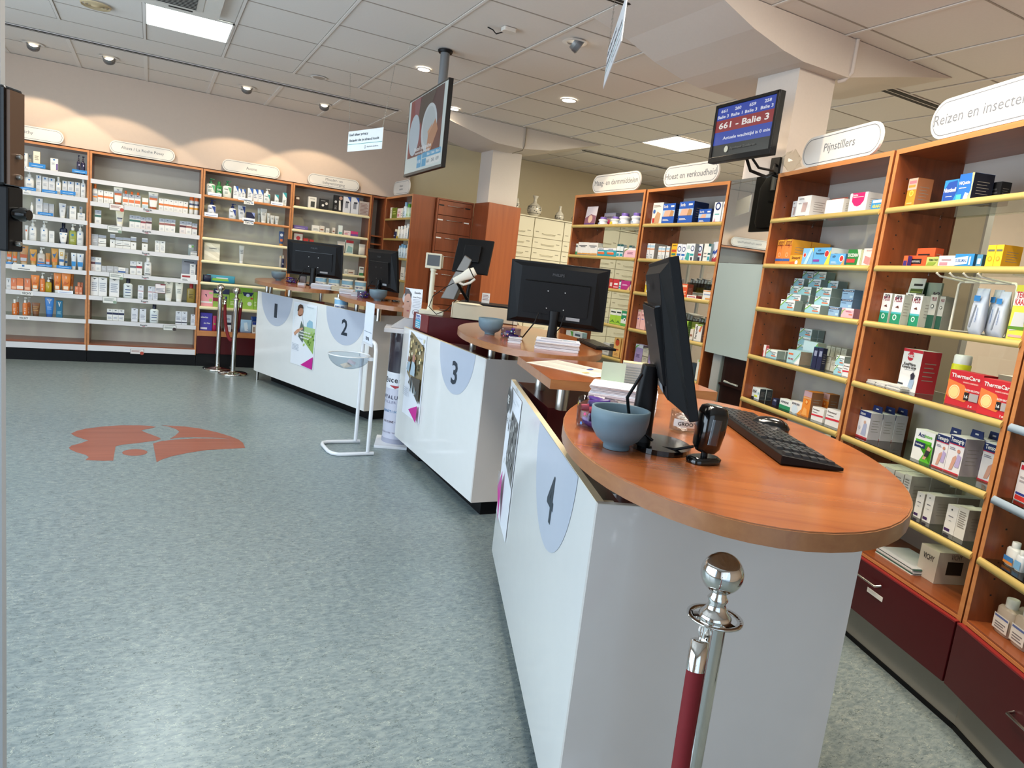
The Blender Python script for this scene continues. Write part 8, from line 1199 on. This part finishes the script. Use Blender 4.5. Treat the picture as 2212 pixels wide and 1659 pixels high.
# ------------------------------------------------------------- rope posts
ROPE = mat('#741019', .8, var=.08, scale=120)
def post(x, y, label, hook=None):
    t = thing('rope_post', label, 'stanchion', (x, y, 0), 0, 'chrome rope posts')
    mb = MB(); mb.lathe([(.155, 0), (.158, .006), (.155, .018), (.140, .024), (.03, .034), (.028, .04)], CHROME, 48); mb.build('base', t)
    mb = MB(); mb.lathe([(.0255, .035), (.0255, .845)], CHROME, 28); mb.build('pole', t)
    mb = MB(); mb.lathe([(.030, .836), (.033, .846), (.033, .852), (.029, .858), (.021, .868), (.017, .880), (.021, .889), (.016, .896), (.015, .904)], CHROME, 32); mb.build('neck', t)
    mb = MB(); mb.lathe([(.0425*math.sin(a), .9425-.0425*math.cos(a)) for a in [.28+i*(PI-.28)/16 for i in range(17)]], CHROME, 36); mb.build('ball', t)
    mb = MB(); mb.lathe([(.044, .846), (.044, .850), (.056, .850), (.056, .846), (.044, .846)], CHROME, 36, cap=False)
    for k in range(3): a = 2*PI*k/3+.5; T = Matrix.Rotation(a, 4, 'Z'); mb.box(.024, -.012, .846, .046, .012, .850, CHROME, T=T)
    mb.build('hook_ring', t)
    return t
post(.715, 8.545, 'chrome rope post standing furthest back beside the third wall unit')
post(.855, 8.255, 'chrome rope post with dark round base left of counter 1')
post(1.028, .936, 'chrome rope post with shiny ball in the right foreground')
post(.45, .36, 'chrome rope post below the frame at the other end of the near rope')
def rope(a, b, sag, label):
    a, b = Vector(a), Vector(b); n = 24; pts = []
    for i in range(n+1):
        u = i/n; p = a.lerp(b, u); s = 1-(2*u-1)**2; s = s**.62; p.z -= sag*s; pts.append(p)
    t = thing('barrier_rope', label, 'rope', tuple(a), 0, 'red barrier ropes')
    L = [p-a for p in pts]
    mb = MB(); mb.tube(L, .0175, ROPE, 14); mb.build('velvet_rope', t)
    for i, (p, q) in enumerate(((L[0], L[1]), (L[-1], L[-2]))):
        d = (q-p).normalized(); m = MB(); m.tube([p-d*.055, p-d*.052, p+d*.006], [.012, .0185, .0185], CHROME, 18); m.build('end_cap', t)
        m = MB(); m.tube([p-d*.054, p-d*.075+Vector((.004, 0, 0)), p-d*.09, p-d*.075-Vector((.006, 0, 0)), p-d*.06], .0025, CHROME, 6); m.build('clip', t)
rope((.765, 8.555, .765), (.905, 8.275, .765), .40, 'red velvet rope hanging between the two far posts')
rope((.975, .914, .76), (.49, .40, .755), .40, 'red velvet rope hooked to the near post, running down out of the picture')

# ------------------------------------------------------------- vases on the cream drawer cabinets
VZ = 2.2405; CER = mat('#d8d2c4', .25, coat=.5, var=.04); VB = mat('#26262e', .4, var=0)
def vase(x, y, prof, label, sc=1, handle=False, spout=False, seed=0, y_group='pottery on the cream drawer cabinets'):
    t = thing('vase' if not spout else 'teapot', label, 'vase' if not spout else 'teapot', (x, y, VZ), 0, y_group)
    mb = MB(); mb.lathe([(r*sc, z*sc) for r, z in prof], CER, 32)
    random.seed(seed); rm = max(r for r, z in prof); 
    mb.build('body', t)
    mb = MB()
    zs = [z for r, z in prof if r > rm*.8]; z0, z1 = min(zs), max(zs)
    def rad(z):
        for (r0, a), (r1, b) in zip(prof, prof[1:]):
            if a <= z <= b and b > a: return r0+(r1-r0)*(z-a)/(b-a)
        return rm
    for i in range(40):
        a = 2*PI*random.random(); z = z0+(z1-z0)*random.random(); R = rad(z)*sc+.0012; s_ = sc*(.006+.008*random.random())
        mb.sheet([(s_*(1 if k % 2 else .5)*math.cos(PI*k/4), s_*(1 if k % 2 else .5)*math.sin(PI*k/4), 0) for k in range(8)], VB, T=Matrix.Translation((R*math.cos(a), R*math.sin(a), z*sc)) @ Matrix.Rotation(a+PI/2, 4, 'Z') @ Matrix.Rotation(PI/2, 4, 'X'))
    for zz in (z0*.9, z1*1.08): mb.lathe([(rad(zz)*sc+.001, zz*sc), (rad(zz+.004)*sc+.001, (zz+.004)*sc)], VB, 32, cap=False)
    mb.build('painted_pattern', t)
    if handle: mb = MB(); mb.tube([(rm*sc*.9, 0, z1*sc*.8), (rm*sc*1.5, 0, z1*sc), (rm*sc*1.4, 0, z1*sc*1.5), (rm*sc*.4, 0, z1*sc*1.6)], .006*sc, CER, 8); mb.build('handle', t)
    if spout: mb = MB(); mb.tube([(-rm*sc*.9, 0, z0*sc), (-rm*sc*1.3, 0, z1*sc), (-rm*sc*1.6, 0, z1*sc*1.3)], [.016*sc, .011*sc, .009*sc], CER, 10); mb.build('spout', t)
F1 = [(.05, 0), (.055, .005), (.085, .04), (.098, .085), (.09, .12), (.06, .15), (.024, .175), (.02, .22), (.035, .25), (.04, .262), (.03, .262)]
vase(4.40, 8.12, F1, 'round bellied blue and white vase with a flared neck on the drawer cabinet', 1.0, seed=1)
vase(4.80, 8.14, [(.04, 0), (.06, .02), (.065, .06), (.05, .10), (.02, .13), (.016, .18), (.022, .19), (.015, .20)], 'small blue and white bottle vase right of the bellied vase', .95, handle=False, seed=2)
vase(5.11, 8.18, [(.05, 0), (.08, .03), (.09, .08), (.07, .13), (.03, .16), (.03, .2)], 'pale jug half hidden behind the stomach remedies cabinet', .9, handle=True, seed=3)
vase(4.16, 8.16, [(.03, 0), (.04, .03), (.02, .07), (.035, .12), (.02, .17), (.01, .2)], 'slim figurine vase peeking out behind the white column', 1.0, seed=4)
vase(5.75, 8.2, [(.05, 0), (.09, .03), (.10, .08), (.07, .12), (.03, .14)], 'pale teapot on the drawer cabinets behind the cough remedies cabinet', 1.0, spout=True, handle=True, seed=5)
vase(6.2, 8.2, F1, 'bellied vase on the drawer cabinets behind the cough remedies cabinet', 1.0, seed=6)

# ------------------------------------------------------------- behind the glass backs
ORG = thin_glass('organiser_plastic', '#b9bcb8')
def organiser(un, s, z, w, label, seed):
    A, B, _ = UNITS[un]; rz = dirz(A, B); y = .40
    t = thing('organiser_tray', label, 'tray', (A[0]+math.cos(rz)*s-math.sin(rz)*y, A[1]+math.sin(rz)*s+math.cos(rz)*y, z), rz, 'grey clear organiser trays behind the glass')
    mb = MB(); mb.box(-w/2, 0, 0, w/2, .12, .004, ORG); mb.box(-w/2, -.002, 0, w/2, 0, .07, ORG); mb.build('tray', t)
    random.seed(seed); n = int(w/.035)
    for i in range(n):
        x = -w/2+.02+i*(w-.03)/n; m = MB(); hh = .08+.04*random.random(); c = ['#8d8a84', '#a8a49c', '#6d6a68', '#c9c4ba', '#7a7f68'][random.randrange(5)]
        m.box(-.012, 0, 0, .012, .10, hh, mat(c, .4)); m.box(-.0105, -.0008, .01, .0105, 0, hh-.01, mat('#d2cec6', .5)); m.build('box_file', t, loc=(x, .008, .0045), rot=(0, random.uniform(.12, .2), 0))
for un, s, z, w, lb in ((6, .72, 1.50, .46, 'grey clear organiser tray behind the stomach remedies cabinet, upper'), (6, .72, 1.215, .46, 'grey clear organiser tray behind the stomach remedies cabinet, lower'), (7, .50, 1.50, .74, 'grey clear organiser tray behind the cough remedies cabinet, upper'), (7, .50, 1.215, .74, 'grey clear organiser tray behind the cough remedies cabinet, lower')):
    organiser(un, s, z, w, lb, int(s*100+z*10))
for un, s0, s1, lb in ((6, .45, .98, 'slim metal rack behind the stomach remedies cabinet'), (7, .08, .90, 'slim metal rack behind the cough remedies cabinet')):
    A, B, _ = UNITS[un]; rz = dirz(A, B); t = thing('rear_rack', lb, 'rack', (A[0]-math.sin(rz)*.38, A[1]+math.cos(rz)*.38, 0), rz)
    for z in (1.495, 1.21): mb = MB(); mb.box(s0, .0, z-.012, s1, .16, z+.0, mat('#c9c7bf', .4)); mb.build('shelf', t)
    for x in (s0, s1-.02): mb = MB(); mb.box(x, .165, 0, x+.02, .185, 1.75, mat('#c9c7bf', .4)); mb.build('upright', t)
# office area behind the travel cabinet
t = thing('partition_wall', 'beige office partition seen through the glass of the travel cabinet', 'partition', (4.4, 2.9, 0), dirz((4.4, 2.9), (4.4, 2.46)))
mb = MB(); mb.box(-.4, 0, 0, .42, .04, 2.3, mat('#b3a88f', .7)); mb.box(.42, -.01, 0, .435, .05, 2.3, mat('#8f8b83', .5)); mb.build('panel', t)
t = thing('wall_cabinet', 'dark red cabinet high behind the glass of the travel cabinet', 'cabinet', (4.9, 2.4, 1.83), dirz((4.9, 2.4), (4.6, 1.2)))
mb = MB(); mb.box(0, 0, 0, 1.9, .35, .42, mat('#5c1f1c', .3, coat=.4)); mb.build('body', t)
for i in range(3):
    m = MB(); m.box(.62*i+.005, -.018, .005, .62*i+.615, -.001, .415, mat('#5c1f1c', .3, coat=.4)); m.build('door', t)
t = thing('office_desk', 'office desk with cables seen through the lower glass of the travel cabinet', 'desk', (4.35, 2.2, 0), dirz((4.35, 2.2), (4.1, 1.2)))
mb = MB(); mb.box(0, 0, 1.2, 1.6, .6, 1.23, mat('#cfcabd', .5)); mb.build('desk_top', t)
mb = MB(); mb.box(.0, .02, 0, .04, .58, 1.2, mat('#b8b2a4', .5)); mb.box(1.56, .02, 0, 1.6, .58, 1.2, mat('#b8b2a4', .5)); mb.build('legs', t)
mb = MB(); mb.box(.04, .55, .2, 1.56, .57, 1.2, mat('#2c2a28', .6)); mb.build('back_board', t)
mb = MB()
for i in range(5): mb.tube([(.3+.2*i, .5, 1.2), (.28+.2*i, .48, 1.05), (.35+.2*i, .47, .95), (.3+.22*i, .5, .8)], .006, BLK, 6)
mb.build('cables', t)
t = thing('office_monitor', 'dark office screen standing on the desk behind the travel cabinet', 'monitor', (4.35, 1.72, 1.231), dirz((4.35, 2.2), (4.1, 1.2)))
mb = MB(); mb.box(-.25, .2, .05, .25, .23, .36, BLK); mb.build('housing', t)
mb = MB(); mb.box(-.1, .15, 0, .1, .32, .015, BLK); mb.box(-.02, .2, .01, .02, .22, .1, BLK); mb.build('stand', t)
GRN = mat('#c9d2b8', .5)
for i in range(9):
    m = MB(); m.box(-.018, 0, 0, .018, .06, .11, GRN); m.box(-.012, -.0008, .03, .012, 0, .08, mat('#8fae7c'))
    d = Vector((-.25, -1.0)).normalized(); o = m.build('small_carton', loc=(5.0+d.x*.05*i, 2.43+d.y*.05*i, 1.562), rot=(0, 0, dirz((0, 0), d)))
    tag(o, 'pale green carton in the row on the ledge behind the travel cabinet', 'box', 'pale green cartons on the ledge')
t = thing('wall_ledge', 'white ledge board behind the glass of the travel cabinet', 'shelf', (5.0, 2.55, 1.53), dirz((0, 0), (-.25, -1)))
mb = MB(); mb.box(0, -.04, 0, 1.4, .25, .03, mat('#d9d5c8', .5)); mb.build('board', t)
mb = MB(); mb.box(0, .25, -.33, 1.4, .27, .30, mat('#d9d5c8', .5)); mb.build('back_board', t)
# wire hook rack in the travel cabinet
A, B, _ = UNITS[9]; rz = dirz(A, B)
t = thing('wire_hook_rack', 'white wire rack with prongs standing on the third shelf of the travel cabinet', 'rack', (A[0]+math.cos(rz)*.56-math.sin(rz)*.10, A[1]+math.sin(rz)*.56+math.cos(rz)*.10, 1.4555), rz)
WR = mat('#dcd6c4', .35)
mb = MB(); mb.tube([(-.15, 0, .002), (-.15, 0, .19), (-.14, 0, .2), (.12, 0, .2), (.13, 0, .19), (.13, 0, .002)], .005, WR, 8); mb.tube([(-.15, .0, .003), (-.15, .16, .003), (.13, .16, .003), (.13, 0, .003)], .004, WR, 6); mb.build('frame', t)
for i in range(4): m = MB(); m.tube([(-.12+.075*i, 0, .2), (-.14+.07*i, -.10, .212), (-.145+.07*i, -.115, .224)], .004, WR, 8); m.build('prong', t)
# unseen area lamp over the staff side, with no fitting built
lamp('staff_light', 'AREA', (5.2, 4.4, 2.98), 90, (1, .9, .68), (5.2, 4.4, 0), shape='RECTANGLE', size=.6, size_y=.6)
